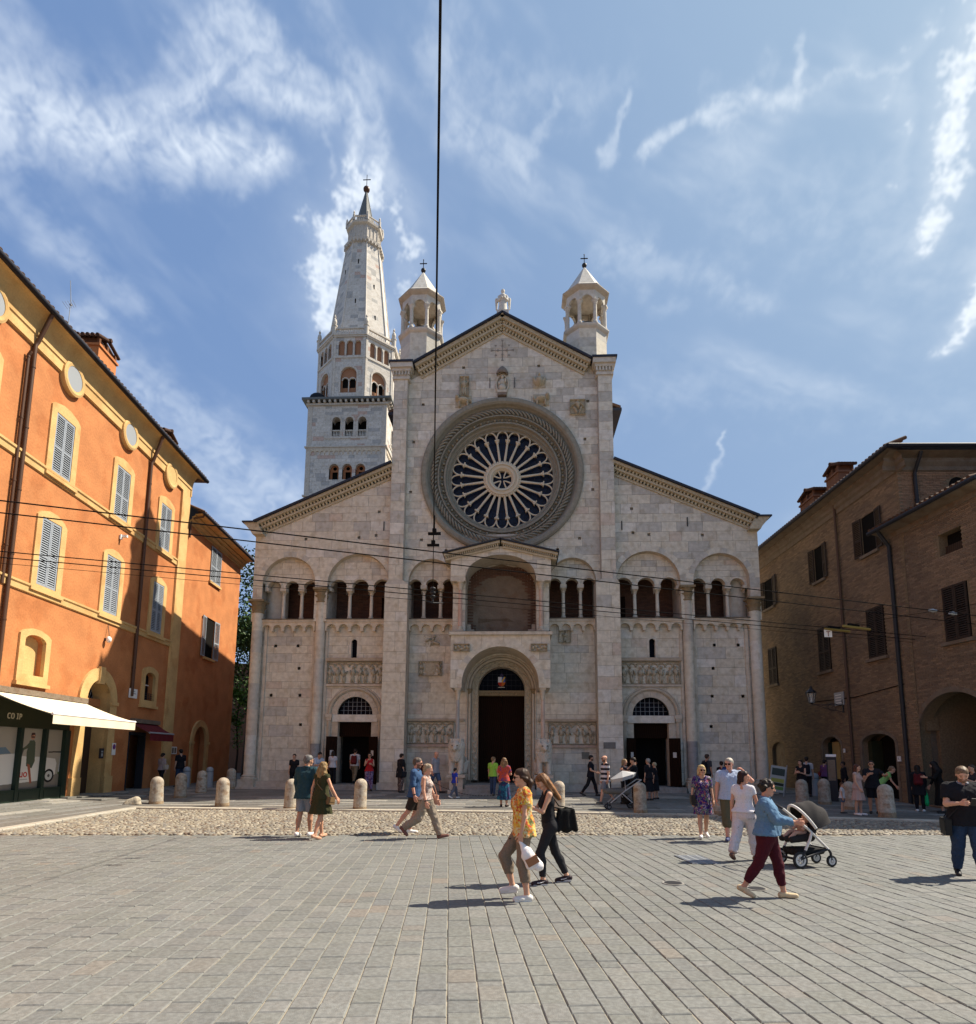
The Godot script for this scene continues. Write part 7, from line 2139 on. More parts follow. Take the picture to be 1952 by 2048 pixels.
	b = MB.new(); b.col = Color(0.6, 0.56, 0.5); b.bb(-0.3, 0.3, -0.15, 0.06, -0.3, 0.3); obj("base", b, M["stone"], an)
	# ---- chain hung before the steps
	var ch := thing("iron_chain", "dark iron chain sagging from post to post before the church steps", "chain")
	var posts := [Vector3(-2.9, 0.2, 2.0), Vector3(0.9, 0.13, 6.2), Vector3(4.6, 0.22, 2.6)]
	b = MB.new()
	for p in posts: b.tube(PackedVector3Array([p, p + Vector3(0, 0.62, 0)]), 0.03, 0.025, 8); b.ball(p + Vector3(0, 0.64, 0), Vector3(0.04, 0.04, 0.04), 8, 5)
	obj("posts", b, M["iron"], ch)
	b = MB.new()
	for q in [0]:
		var a: Vector3 = posts[q] + Vector3(0, 0.58, 0); var c: Vector3 = posts[q + 1] + Vector3(0, 0.58, 0)
		for i in 64:
			var t := i / 63.0
			var p := a.lerp(c, t) - Vector3(0, 0.42 * 4 * t * (1 - t), 0)
			b.box(p, Vector3(0.075, 0.028 if i % 2 == 0 else 0.012, 0.012 if i % 2 == 0 else 0.028), Basis(Vector3.UP, -atan2(c.z - a.z, c.x - a.x)))
	obj("links", b, M["iron"], ch)
	# ---- leaning sign board and information post
	var sb := thing("sign_board", "tilted grey sign board on a stand with green and yellow printed panels", "sign board", Transform3D(Basis(Vector3.UP, -0.25), Vector3(11.75, terrace_y(11.7, 1.6), 1.6)))
	b = MB.new()
	for s in [-1, 1]: b.tube(PackedVector3Array([Vector3(s * 0.3 - 0.1, 0, 0), Vector3(s * 0.3 + 0.12, 1.3, -0.15)]), 0.02, 0.02, 6); b.tube(PackedVector3Array([Vector3(s * 0.3 + 0.1, 1.2, -0.14), Vector3(s * 0.3 + 0.05, 0, -0.6)]), 0.015, 0.015, 6)
	obj("stand", b, M["metal_grey"], sb)
	var tilt := Basis(Vector3(0, 0, 1), -0.165) * Basis(Vector3.RIGHT, -0.115)
	b = MB.new(); b.col = Color(0.35, 0.38, 0.36); b.box(Vector3(0.015, 0.72, -0.07), Vector3(0.58, 1.1, 0.03), tilt); obj("board", b, M["plain"], sb)
	for e in [[1.02, 0.3, Color(0.05, 0.07, 0.06)], [0.66, 0.16, Color(0.30, 0.32, 0.08)], [0.50, 0.12, Color(0.03, 0.04, 0.03)], [0.34, 0.14, Color(0.12, 0.22, 0.07)]]:
		b = MB.new(); b.col = e[2]; b.box(Vector3(0.015, 0.72, -0.07) + tilt * Vector3(0, e[0] - 0.72, 0.018), Vector3(0.5, e[1], 0.008), tilt); obj("printed_panel", b, M["plain"], sb)
	var ip := thing("information_post", "slim dark information post with a pale cap in front of the brick doorway", "sign post", Transform3D(Basis(Vector3.UP, -0.5), Vector3(13.1, terrace_y(13.1, 3.5), 3.5)))
	b = MB.new(); b.bb(-0.17, 0.17, 0, 1.75, -0.04, 0.04); obj("post", b, M["iron"], ip)
	b = MB.new(); b.bb(-0.18, 0.18, 1.72, 1.82, -0.05, 0.05); obj("cap", b, M["white_paint"], ip)
	b = MB.new(); b.bb(-0.13, 0.13, 0.8, 1.6, 0.04, 0.046); obj("map_panel", b, M["brown_plaster"], ip)

func wire_thing(label: String, a: Vector3, c: Vector3, r: float, sag := 0.0, group := "") -> Node3D:
	var o := thing("overhead_wire", label, "wire", Transform3D.IDENTITY, group)
	var p := PackedVector3Array()
	for i in 25:
		var t := i / 24.0
		p.append(a.lerp(c, t) - Vector3(0, sag * 4 * t * (1 - t), 0))
	var b := MB.new(); b.tube(p, r, r, 6)
	obj("wire", b, M["wire"], o)
	return o

func build_wires() -> void:
	var g := "trolley wires across the piazza"
	wire_thing("uppermost trolley wire, crossing the rose window's foot from left to right", Vector3(-14.0, 6.3, 21.1), Vector3(24.0, 6.3, 5.5), 0.013, 0, g)
	wire_thing("second trolley wire from the top, just under the uppermost one", Vector3(-14.0, 6.3, 20.4), Vector3(24.0, 6.3, 4.5), 0.013, 0, g)
	wire_thing("third trolley wire from the top, crossing the gallery arches", Vector3(-14.6, 6.3, 17.6), Vector3(20.0, 6.3, 4.0), 0.012, 0, g)
	wire_thing("lowest trolley wire, running under the gallery to the switch at right", Vector3(-14.7, 6.3, 17.1), Vector3(20.0, 6.3, 3.4), 0.012, 0, g)
	wire_thing("thin stay wire just below the lowest trolley wire", Vector3(-14.7, 6.24, 16.8), Vector3(20.0, 6.22, 3.3), 0.006, 0.03, g)
	wire_thing("thin wire branching off to the brick house from the trolley switch", Vector3(11.5, 6.3, 7.2), Vector3(15.6, 6.7, 9.6), 0.008, 0, g)
	var o := wire_thing("black overhead cable coming from above the viewer to the trolley wires", Vector3(2.6, 6.72, 42.0), Vector3(-1.72, 6.7, 11.1), 0.010)
	var k := 0
	for e in [[Vector3(-0.90, 6.3, 16.82), 0.42], [Vector3(-1.02, 6.3, 16.12), 0.42]]:
		var b := MB.new(); b.tube(PackedVector3Array([e[0], e[0] + Vector3(0, e[1], 0)]), 0.012, 0.012, 6); b.box(e[0] + Vector3(0, 0.03, 0), Vector3(0.26, 0.045, 0.06)); b.box(e[0] + Vector3(0, 0.09, 0), Vector3(0.08, 0.08, 0.08))
		obj("hanger", b, M["wire"], o)
	var b := MB.new()
	for q in 3: b.ball(Vector3(-1.68, 6.66 - 0.12 * q, 11.4), Vector3(0.09, 0.05, 0.09), 12, 6)
	b.tube(PackedVector3Array([Vector3(-1.68, 6.72, 11.4), Vector3(-1.68, 6.26, 11.4)]), 0.03, 0.03, 8); b.tube(PackedVector3Array([Vector3(-1.95, 6.28, 11.6), Vector3(-1.68, 6.24, 11.4), Vector3(-1.4, 6.28, 11.2)]), 0.018, 0.018, 6)
	obj("insulator", b, M["iron"], o)
	# the trolley switch
	var s := thing("trolley_switch", "trolley wire switch of two brass bars with a small white plate, right", "wire switch")
	for e in [[Vector3(11.37, 6.28, 7.30), Vector3(12.45, 6.28, 6.78)], [Vector3(11.75, 6.28, 7.75), Vector3(12.95, 6.28, 7.15)]]:
		b = MB.new(); b.tube(PackedVector3Array([e[0], e[1]]), 0.045, 0.045, 7); obj("brass_bar", b, mat("brass", Color(0.25, 0.18, 0.05), 0.5), s)
		b = MB.new(); b.box((e[0] + e[1]) / 2 + Vector3(-0.1, 0.09, 0), Vector3(0.5, 0.07, 0.08), Basis(Vector3.UP, 0.45)); b.tube(PackedVector3Array([e[0] + Vector3(0.2, 0.05, 0), e[1] + Vector3(0, 0.14, 0)]), 0.015, 0.015, 5); obj("clamp", b, M["wire"], s)
	b = MB.new(); b.box(Vector3(11.58, 6.16, 7.05), Vector3(0.26, 0.26, 0.02)); obj("plate", b, M["white_paint"], s)
	b = MB.new(); b.col = Color(0.2, 0.05, 0.04); b.box(Vector3(11.58, 6.14, 7.063), Vector3(0.025, 0.17, 0.006)); b.box(Vector3(11.58, 6.22, 7.063), Vector3(0.13, 0.022, 0.007)); obj("mark", b, M["plain"], s)
	for e in [Vector3(13.41, 6.33, 9.75), Vector3(14.3, 6.34, 9.3)]:
		var c := thing("wire_clamp", "pale insulator clamp on the trolley wires before the brick house, %s" % ["lower one" if k == 0 else "upper one"], "insulator", Transform3D(Basis(Vector3.UP, 0.4), e))
		k += 1
		b = MB.new(); b.tube(PackedVector3Array([Vector3(-0.15, 0, 0), Vector3(0.15, 0, 0)]), 0.04, 0.04, 8); b.ball(Vector3.ZERO, Vector3(0.07, 0.06, 0.06), 8, 5); obj("clamp", b, M["metal_grey"], c)

# ------------------------------------------------------------------ trees and climbing plants in the lane
func build_trees() -> void:
	var lw := thing("lane_wall", "dark red garden wall closing the narrow lane left of the cathedral", "wall", Transform3D(Basis.IDENTITY, Vector3(-18.5, 0, -24)))
	var b := MB.new(); b.col = Color(1, 1, 1); b.bb(-8, 6.3, 0, 9.5, -0.6, 0); obj("wall", b, M["brick_far"], lw)
	b = MB.new(); b.col = Color(0.8, 0.7, 0.6); b.bb(-8, 6.3, 9.5, 9.7, -0.7, 0.12); obj("coping", b, M["roof_tile"], lw)
	b = MB.new(); b.flat(archp(-2.2, 1.0, 0.1, 4.4, 14), 0.01); obj("dark_gateway", b, M["dark"], lw)
	tree("broadleaf_tree", "dark green tree rising between the orange house and the cathedral", Vector3(-19.0, 0.3, -16.0), 16.5, 3.0, 9000, Color(0.045, 0.085, 0.022))
	tree("climbing_plant", "bright green creeper hanging low in the lane between orange house and cathedral", Vector3(-17.25, 0.3, -10.6), 6.6, 0.55, 1400, Color(0.07, 0.16, 0.025))

func tree(called: String, label: String, at: Vector3, h: float, r: float, n: int, col: Color) -> void:
	var o := thing(called, label, "tree" if h > 8 else "plant", Transform3D(Basis.IDENTITY, at))
	var b := MB.new(); b.col = Color(1, 1, 1)
	b.tube(PackedVector3Array([Vector3(0, -0.1, 0), Vector3(0.1, h * 0.25, 0.05), Vector3(-0.1, h * 0.55, 0), Vector3(0.05, h * 0.85, 0.05)]), r * 0.09 + 0.03, 0.03, 9)
	obj("trunk", b, M["bark"], o)
	var lim := []
	for i in 9:
		var y := h * rf(0.3, 0.8); var a := rf(0, TAU)
		var e := Vector3(cos(a) * r * 0.75, y + r * rf(0.2, 0.6), sin(a) * r * 0.75)
		b = MB.new(); b.col = Color(1, 1, 1); b.tube(PackedVector3Array([Vector3(0, y, 0), e * Vector3(0.5, 1, 0.5) - Vector3(0, 0.1, 0), e]), r * 0.03 + 0.01, 0.012, 6); obj("limb", b, M["bark"], o)
		lim.append(e)
	var leaf := MB.new()
	leaf.tri(Vector3(0, 0, 0), Vector3(0.35, 0.06, 0.5), Vector3(0, 0.0, 1.0)); leaf.tri(Vector3(0, 0, 0), Vector3(0, 0.0, 1.0), Vector3(-0.35, 0.06, 0.5))
	var xfs := []; var cols := PackedColorArray()
	for i in n:
		var c: Vector3 = lim[i % lim.size()] if i % 3 else Vector3(rf(-0.3, 0.3) * r, h * rf(0.3, 0.98), rf(-0.3, 0.3) * r)
		var p := c + Vector3(rng.randfn(), rng.randfn() * 0.9, rng.randfn()) * r * 0.26
		var s := rf(0.16, 0.34) * (1.0 if h > 8 else 0.6)
		xfs.append(Transform3D(Basis.from_euler(Vector3(rf(-1.2, 1.2), rf(0, TAU), rf(-1, 1))).scaled_local(Vector3.ONE * s), p))
		cols.append(col * rf(0.6, 1.5))
	multi("crown", leaf.mesh(), M["leaf"], o, xfs, cols)

# ------------------------------------------------------------------ smooth bodies: a distance field on a grid, meshed as surface nets
class Field:
	var lo: Vector3
	var h: float
	var nx: int
	var ny: int
	var nz: int
	var d := PackedFloat32Array()
	var id := PackedByteArray()
	func _init(a: Vector3, b: Vector3, cell: float) -> void:
		lo = a; h = cell
		nx = int((b.x - a.x) / cell) + 2; ny = int((b.y - a.y) / cell) + 2; nz = int((b.z - a.z) / cell) + 2
		d.resize(nx * ny * nz); d.fill(1.0); id.resize(nx * ny * nz)
	func cap(a: Vector3, b: Vector3, ra: float, rb: float, k: float, col: int, flat := false) -> void:   # tapered capsule, smoothly joined; flat: cut off square at b
		var m := maxf(ra, rb) + k + h * 2.0
		var x0 := maxi(0, int((minf(a.x, b.x) - m - lo.x) / h)); var x1 := mini(nx - 1, int((maxf(a.x, b.x) + m - lo.x) / h) + 1)
		var y0 := maxi(0, int((minf(a.y, b.y) - m - lo.y) / h)); var y1 := mini(ny - 1, int((maxf(a.y, b.y) + m - lo.y) / h) + 1)
		var z0 := maxi(0, int((minf(a.z, b.z) - m - lo.z) / h)); var z1 := mini(nz - 1, int((maxf(a.z, b.z) + m - lo.z) / h) + 1)
		var ba := b - a
		var il := 1.0 / maxf(ba.length_squared(), 1e-9)
		var bn := ba.normalized()
		var dr := rb - ra
		for z in range(z0, z1 + 1):
			for y in range(y0, y1 + 1):
				var i := (z * ny + y) * nx + x0
				var pa := Vector3(lo.x + x0 * h, lo.y + y * h, lo.z + z * h) - a
				for x in range(x0, x1 + 1):
					var t := pa.dot(ba) * il
					if t < 0.0: t = 0.0
					elif t > 1.0: t = 1.0
					var e := (pa - ba * t).length() - ra - dr * t
					if flat:
						var f := (pa - ba).dot(bn)
						if f > e: e = f
					var o := d[i]
					if e < o: id[i] = col
					var q := k - absf(o - e)
					if q > 0.0: d[i] = minf(o, e) - q * q * 0.25 / k
					elif e < o: d[i] = e
					pa.x += h
					i += 1
	func cone(y0: float, y1: float, a: Vector3, b: Vector3, r0: Vector2, r1: Vector2, fold: float, nf: int, k: float, col: int) -> void:   # a skirt from (a, y0, below) up to (b, y1): elliptical with folds
		var mx := maxf(r0.x, r1.x) * (1 + fold) + h * 2
		var my := maxf(r0.y, r1.y) * (1 + fold) + h * 2
		for z in range(maxi(0, int((minf(a.z, b.z) - my - lo.z) / h)), mini(nz - 1, int((maxf(a.z, b.z) + my - lo.z) / h) + 1) + 1):
			for y in range(maxi(0, int((y0 - h - lo.y) / h)), mini(ny - 1, int((y1 + h * 2 - lo.y) / h) + 1) + 1):
				var yy := lo.y + y * h
				var t := clampf((yy - y0) / (y1 - y0), 0, 1)
				var c := a.lerp(b, t)
				var rx := lerpf(r0.x, r1.x, t); var rz := lerpf(r0.y, r1.y, t)
				for x in range(maxi(0, int((minf(a.x, b.x) - mx - lo.x) / h)), mini(nx - 1, int((maxf(a.x, b.x) + mx - lo.x) / h) + 1) + 1):
					var px := (lo.x + x * h - c.x) / rx; var pz := (lo.z + z * h - c.z) / rz
					var l := sqrt(px * px + pz * pz)
					var e := (l - 1.0 - fold * (1 - t) * sin(atan2(pz, px) * nf)) * minf(rx, rz)
					e = maxf(e, maxf(y0 - yy, yy - y1))
					var i := (z * ny + y) * nx + x
					var o := d[i]
					if e < o: id[i] = col
					var q := k - absf(o - e)
					if q > 0.0: d[i] = minf(o, e) - q * q * 0.25 / k
					elif e < o: d[i] = e
	func cut(n: Vector3, off: float) -> void:   # keep where n.p < off
		var i := 0
		for z in nz:
			for y in ny:
				var e := n.x * lo.x + n.y * (lo.y + y * h) + n.z * (lo.z + z * h) - off
				for x in nx:
					if e > d[i]: d[i] = e
					e += n.x * h
					i += 1
	func carve(a: Vector3, b: Vector3, r: float) -> void:   # take a capsule away
		var m := r + h * 2.0
		var ba := b - a
		var il := 1.0 / maxf(ba.length_squared(), 1e-9)
		for z in range(maxi(0, int((minf(a.z, b.z) - m - lo.z) / h)), mini(nz - 1, int((maxf(a.z, b.z) + m - lo.z) / h) + 1) + 1):
			for y in range(maxi(0, int((minf(a.y, b.y) - m - lo.y) / h)), mini(ny - 1, int((maxf(a.y, b.y) + m - lo.y) / h) + 1) + 1):
				for x in range(maxi(0, int((minf(a.x, b.x) - m - lo.x) / h)), mini(nx - 1, int((maxf(a.x, b.x) + m - lo.x) / h) + 1) + 1):
					var pa := Vector3(lo.x + x * h, lo.y + y * h, lo.z + z * h) - a
					var e := r - (pa - ba * clampf(pa.dot(ba) * il, 0, 1)).length()
					var i := (z * ny + y) * nx + x
					if e > d[i]: d[i] = e
	func mesh(mb: MB, cols: PackedColorArray) -> void:
		var sx := 1; var sy := nx; var sz := nx * ny
		var lim := h * 1.9
		var vi := PackedInt32Array(); vi.resize(nx * ny * nz); vi.fill(-1)
		for z in nz - 1:
			for y in ny - 1:
				var i := (z * ny + y) * nx
				for x in nx - 1:
					var d0 := d[i]
					if d0 < lim and d0 > -lim:
						var d1 := d[i + 1]; var d2 := d[i + sy]; var d3 := d[i + sy + 1]
						var d4 := d[i + sz]; var d5 := d[i + sz + 1]; var d6 := d[i + sz + sy]; var d7 := d[i + sz + sy + 1]
						var mk := int(d0 < 0) + int(d1 < 0) + int(d2 < 0) + int(d3 < 0) + int(d4 < 0) + int(d5 < 0) + int(d6 < 0) + int(d7 < 0)
						if mk > 0 and mk < 8:
							var s := Vector3.ZERO
							var n := 0
							if (d0 < 0) != (d1 < 0): s += Vector3(d0 / (d0 - d1), 0, 0); n += 1
							if (d2 < 0) != (d3 < 0): s += Vector3(d2 / (d2 - d3), 1, 0); n += 1
							if (d4 < 0) != (d5 < 0): s += Vector3(d4 / (d4 - d5), 0, 1); n += 1
							if (d6 < 0) != (d7 < 0): s += Vector3(d6 / (d6 - d7), 1, 1); n += 1
							if (d0 < 0) != (d2 < 0): s += Vector3(0, d0 / (d0 - d2), 0); n += 1
							if (d1 < 0) != (d3 < 0): s += Vector3(1, d1 / (d1 - d3), 0); n += 1
							if (d4 < 0) != (d6 < 0): s += Vector3(0, d4 / (d4 - d6), 1); n += 1
							if (d5 < 0) != (d7 < 0): s += Vector3(1, d5 / (d5 - d7), 1); n += 1
							if (d0 < 0) != (d4 < 0): s += Vector3(0, 0, d0 / (d0 - d4)); n += 1
							if (d1 < 0) != (d5 < 0): s += Vector3(1, 0, d1 / (d1 - d5)); n += 1
							if (d2 < 0) != (d6 < 0): s += Vector3(0, 1, d2 / (d2 - d6)); n += 1
							if (d3 < 0) != (d7 < 0): s += Vector3(1, 1, d3 / (d3 - d7)); n += 1
							vi[i] = mb.v.size()
							mb.v.append(lo + (Vector3(x, y, z) + s / n) * h)
							mb.n.append(Vector3(d1 + d3 + d5 + d7 - d0 - d2 - d4 - d6, d2 + d3 + d6 + d7 - d0 - d1 - d4 - d5, d4 + d5 + d6 + d7 - d0 - d1 - d2 - d3).normalized())
							mb.c.append(cols[mini(id[i], cols.size() - 1)])
							mb.uv.append(Vector2.ZERO)
					i += 1
		for z in range(1, nz - 1):
			for y in range(1, ny - 1):
				var i := (z * ny + y) * nx + 1
				for x in range(1, nx - 1):
					var d0 := d[i]
					if d0 < lim and d0 > -lim:
						var neg := d0 < 0
						if neg != (d[i + 1] < 0): _q(mb, vi, i - sy - sz, i - sz, i, i - sy, neg)
						if neg != (d[i + sy] < 0): _q(mb, vi, i - 1 - sz, i - 1, i, i - sz, neg)
						if neg != (d[i + sz] < 0): _q(mb, vi, i - 1 - sy, i - sy, i, i - 1, neg)
					i += 1
	func _q(mb: MB, vi: PackedInt32Array, a: int, b: int, c: int, e: int, neg: bool) -> void:
		var p := vi[a]; var q := vi[b]; var r := vi[c]; var s := vi[e]
		if p < 0 or q < 0 or r < 0 or s < 0: return
		if neg:
			mb.ix.append(p); mb.ix.append(r); mb.ix.append(q); mb.ix.append(p); mb.ix.append(s); mb.ix.append(r)
		else:
			mb.ix.append(p); mb.ix.append(q); mb.ix.append(r); mb.ix.append(p); mb.ix.append(r); mb.ix.append(s)

# ------------------------------------------------------------------ people
const SKIN := Color(0.52, 0.30, 0.20)

func pat_noise(sd: int) -> FastNoiseLite:
	var n := FastNoiseLite.new(); n.seed = sd; n.noise_type = FastNoiseLite.TYPE_CELLULAR; n.cellular_return_type = FastNoiseLite.RETURN_CELL_VALUE; n.frequency = 1.0
	return n

# recolours the vertices of a garment: patches of several colours, or bands
func pattern(b: MB, cols: Array, size: float, sd: int, bands := false) -> void:
	var n := pat_noise(sd)
	for i in b.v.size():
		var q := b.v[i]
		if bands: b.c[i] = cols[posmod(int(floor(q.y / size)), cols.size())]
		else:
			var t := n.get_noise_3d(q.x / size, q.y / size, q.z / size) * 0.5 + 0.5
			b.c[i] = cols[clampi(int(t * cols.size()), 0, cols.size() - 1)]

func rx(v: Vector3, piv: Vector3, a: float) -> Vector3:
	return piv + (v - piv).rotated(Vector3.RIGHT, a)

# p: see build_people. Forward is +z, the person's left is +x
func person(p: Dictionary) -> Node3D:
	var H: float = p.get("h", 1.75)
	var s := H / 1.75
	var fem: bool = p.get("fem", false)
	var W: float = p.get("w", 1.0)
	var cell: float = p.get("cell", 0.022)
	var y0 := terrace_y(p.at.x, p.at.y) if p.at.y < kerb_z(p.at.x) else 0.0
	y0 = p.get("ground", y0)
	var o := thing("person", p.label, "person", Transform3D(Basis(Vector3.UP, deg_to_rad(p.get("face", 0.0))), Vector3(p.at.x, y0, p.at.y)))
	var skin: Color = p.get("skin", SKIN)
	var sw := (0.165 if fem else 0.195) * (0.7 + 0.3 * W)
	var hw := (0.088 if fem else 0.085) * W
	var tr := (0.098 if fem else 0.112) * W          # torso radius
	# --- legs
	var hip := [Vector3(hw, 0.90, 0), Vector3(-hw, 0.90, 0)]
	var kn := []; var an := []; var toe := []; var heel := []
	for i in 2:
		var g: Array = p.get("ll" if i == 0 else "rl", [0, 0, 0])
		var a := deg_to_rad(g[0]); var k := deg_to_rad(g[1]); var ft := deg_to_rad(g[2])
		var sx := (1.0 if i == 0 else -1.0) * 0.02
		var kp: Vector3 = hip[i] + Vector3(sx * 0.5, -cos(a), sin(a)) * 0.42
		var ap := kp + Vector3(sx * 0.3, -cos(a - k), sin(a - k)) * 0.40
		kn.append(kp); an.append(ap)
		var fd := Vector3((0.18 if i == 0 else -0.18), sin(ft), cos(ft)).normalized()
		var fu := Vector3(0, cos(ft), -sin(ft))
		heel.append(ap - fu * 0.055 - fd * 0.045); toe.append(ap - fu * 0.062 + fd * 0.16)
	var low := 9.0
	for i in 2: low = minf(low, minf(heel[i].y - 0.032, toe[i].y - 0.024))
	var up := Vector3(0, -low, 0)
	for i in 2:
		hip[i] += up; kn[i] += up; an[i] += up; toe[i] += up; heel[i] += up
	var hy: float = hip[0].y
	var pv := Vector3(0, hy, 0)
	var lean := deg_to_rad(p.get("lean", 0.0))
	var T := func(x, y, z): return rx(Vector3(x, hy + y - 0.90, z), pv, lean)
	# --- arms
	var sh := []; var el := []; var wr := []; var hd := []
	for i in 2:
		var g: Array = p.get("la" if i == 0 else "ra", [0, 6, 8, 0])   # forward, outward, elbow, inward
		var k := 1.0 if i == 0 else -1.0
		var a := deg_to_rad(g[0]) - lean * 0.4; var ab := deg_to_rad(g[1]); var e := deg_to_rad(g[2]); var tw := deg_to_rad(g[3])
		var s0: Vector3 = T.call(k * sw, 1.405, -0.01)
		var ud := Vector3(k * sin(ab), -cos(a) * cos(ab), sin(a) * cos(ab))
		var e0 := s0 + ud * 0.285
		var fd := Vector3(-k * sin(tw) + k * sin(ab) * 0.5, -cos(a + e) * cos(tw), sin(a + e) * cos(tw)).normalized()
		sh.append(s0); el.append(e0); wr.append(e0 + fd * 0.245); hd.append(fd)
	# --- the body, one surface
	var lo := Vector3(-0.75, -0.02, -0.75); var hi := Vector3(0.75, 1.9, 0.75)
	var bmin := Vector3(9, 9, 9); var bmax := -bmin
	for q in hip + kn + an + toe + heel + sh + el + wr + [T.call(0, 1.6, 0), T.call(0, 1.2, -0.14), T.call(0, 1.2, 0.16)]:
		bmin = bmin.min(q); bmax = bmax.max(q)
	lo = bmin - Vector3(0.17, 0.06, 0.20); hi = bmax + Vector3(0.17, 0.14, 0.20)
	var f := Field.new(lo, hi, cell)
	torso(f, T, fem, W, tr, sw, hw, 0.0, 0)
	f.cap(T.call(0, 1.40, -0.02), T.call(0, 1.56, 0.005), 0.055, 0.05, 0.03, 0)
	for i in 2:
		f.cap(hip[i], kn[i], 0.083 * W, 0.055 * (0.6 + 0.4 * W), 0.03, 0)
		f.cap(kn[i], kn[i].lerp(an[i], 0.35) - Vector3(0, 0, 0.012), 0.052 * (0.6 + 0.4 * W), 0.055 * (0.6 + 0.4 * W), 0.02, 0)
		f.cap(kn[i].lerp(an[i], 0.35) - Vector3(0, 0, 0.012), an[i], 0.055 * (0.6 + 0.4 * W), 0.035, 0.02, 0)
		f.cap(heel[i] + Vector3(0, 0.01, 0), toe[i], 0.034, 0.024, 0.025, 0)
		f.cap(an[i], heel[i], 0.034, 0.03, 0.02, 0)
		var aw := 0.8 if fem else 1.0
		f.cap(sh[i], el[i], 0.050 * aw * W, 0.038 * aw * W, 0.025, 0)
		f.cap(el[i], wr[i], 0.040 * aw * W, 0.026, 0.02, 0)
	var body := MB.new()
	f.mesh(body, PackedColorArray([skin]))
	for i in 2: hand(body, wr[i], hd[i], 1.0 if i == 0 else -1.0, p.get("lh" if i == 0 else "rh", 0.45), skin, 0.006 if cell < 0.018 else 0.0075)
	# head
	var hp: Array = p.get("head", [0, 0])
	var hb := Basis(Vector3.UP, deg_to_rad(hp[1])) * Basis(Vector3.RIGHT, deg_to_rad(hp[0]))
	var ho: Vector3 = T.call(0, 1.565, 0.012)
	var hx := Transform3D(hb, ho + hb * Vector3(0, 0.035, 0.012))
	head(body, hx, skin, fem, cell < 0.018, p)
	var sc := Transform3D(Basis.from_scale(Vector3.ONE * s), Vector3.ZERO)
	obj("body", body, M["skin"], o, sc)
	# --- clothes
	var bot: Dictionary = p.get("bot", {})
	var top: Dictionary = p.get("top", {})
	if bot.has("kind"):
		f = Field.new(lo, hi, cell)
		var lz: float = maxf(bot.get("loose", 0.012), 0.010)
		var ln: float = bot.get("len", 0.95)
		if bot.kind == "skirt":
			var wy := hy + 0.14
			var by: float = hy + 0.14 - ln
			f.cone(by, wy, Vector3(0, 0, bot.get("sway", 0.0)), Vector3(0, 0, 0), Vector2(hw * 2.1 + bot.get("flare", 0.06), hw * 1.6 + bot.get("flare", 0.06)), Vector2(tr * 1.35 + 0.01, tr + 0.015), 0.07, 9, 0.01, 0)
		else:
			f.cap(T.call(-0.05 * W, 0.97, -0.005), T.call(0.05 * W, 0.97, -0.005), tr * 1.08 + minf(lz, 0.012), tr * 1.08 + minf(lz, 0.012), 0.02, 0)
			f.cap(T.call(-0.06 * W, 0.90, -0.035), T.call(0.06 * W, 0.90, -0.035), 0.098 * W + lz, 0.098 * W + lz, 0.03, 0)
			for i in 2:
				var tl := clampf(ln / 0.46, 0, 1)
				f.cap(hip[i] + Vector3(0, 0.02, 0), hip[i].lerp(kn[i], tl), 0.088 * W + lz, lerpf(0.088 * W, 0.056 * (0.6 + 0.4 * W), tl) + lz * 1.2, 0.03, 0, tl < 1)
				if tl >= 1:
					var t2 := clampf((ln - 0.46) / 0.44, 0.05, 1)
					var cw := 0.6 + 0.4 * W
					var mid: Vector3 = kn[i].lerp(an[i], 0.35) - Vector3(0, 0, 0.012)
					f.cap(kn[i], mid, 0.058 * cw + lz * 1.1, 0.058 * cw + lz * 1.05, 0.02, 0)
					var ed: Vector3 = mid.lerp(an[i], clampf((t2 - 0.35) / 0.65, 0.05, 1))
					f.cap(mid, ed, 0.058 * cw + lz * 1.05, lerpf(0.058 * cw, 0.040, clampf((t2 - 0.35) / 0.65, 0, 1)) + lz * (1.0 + bot.get("flare", 0.0)), 0.02, 0, true)
			f.cut(Vector3(0, 1, 0), hy + 0.13)
			if bot.has("rumple"): rumple(f, bot.rumple, 5)
		var b := MB.new(); f.mesh(b, PackedColorArray([bot.c]))
		if bot.has("pat"): pattern(b, bot.pat, bot.get("size", 0.05), 7)
		obj(("skirt" if bot.kind == "skirt" else bot.kind), b, M["cloth"], o, sc)
	if top.has("c"):
		f = Field.new(lo, hi, cell)
		var lz: float = top.get("loose", 0.012)
		torso(f, T, fem, W, tr, sw, hw, lz, 0)
		var sl: float = top.get("sl", 0.5)
		for i in 2:
			if sl > 0.02:
				var t := clampf(sl / 0.55, 0, 1)
				var rr := 0.050 * (0.85 if fem else 1.0) * W + lz * 1.1
				f.cap(sh[i] + Vector3(0, -0.005, 0), sh[i].lerp(el[i], t), rr + 0.004, rr - 0.008 * t + top.get("puff", 0.0), 0.03, 0, t < 1)
				if t >= 1:
					var t2 := clampf((sl - 0.55) / 0.42, 0.05, 1)
					f.cap(el[i], el[i].lerp(wr[i], t2), rr - 0.010, lerpf(rr - 0.01, 0.038, t2), 0.02, 0, true)
		var hem: float = top.get("hem", 0.90)
		if hem < 0.95:
			var t := 0.95 - hem
			var lb := maxf(lz, bot.get("loose", 0.012)) + 0.022
			for k in [-1, 1]: f.cap(T.call(k * 0.055 * W, 1.02, -0.012), T.call(k * 0.062 * W, 0.96 - t, -0.018), tr * 1.06 + lz, tr * 1.12 + lb, 0.03, 0)
		var hn: Vector3 = (T.call(0, 0.0, 0) - T.call(0, 1.0, 0)).normalized()
		f.cut(hn, hn.dot(T.call(0, hem, 0)))
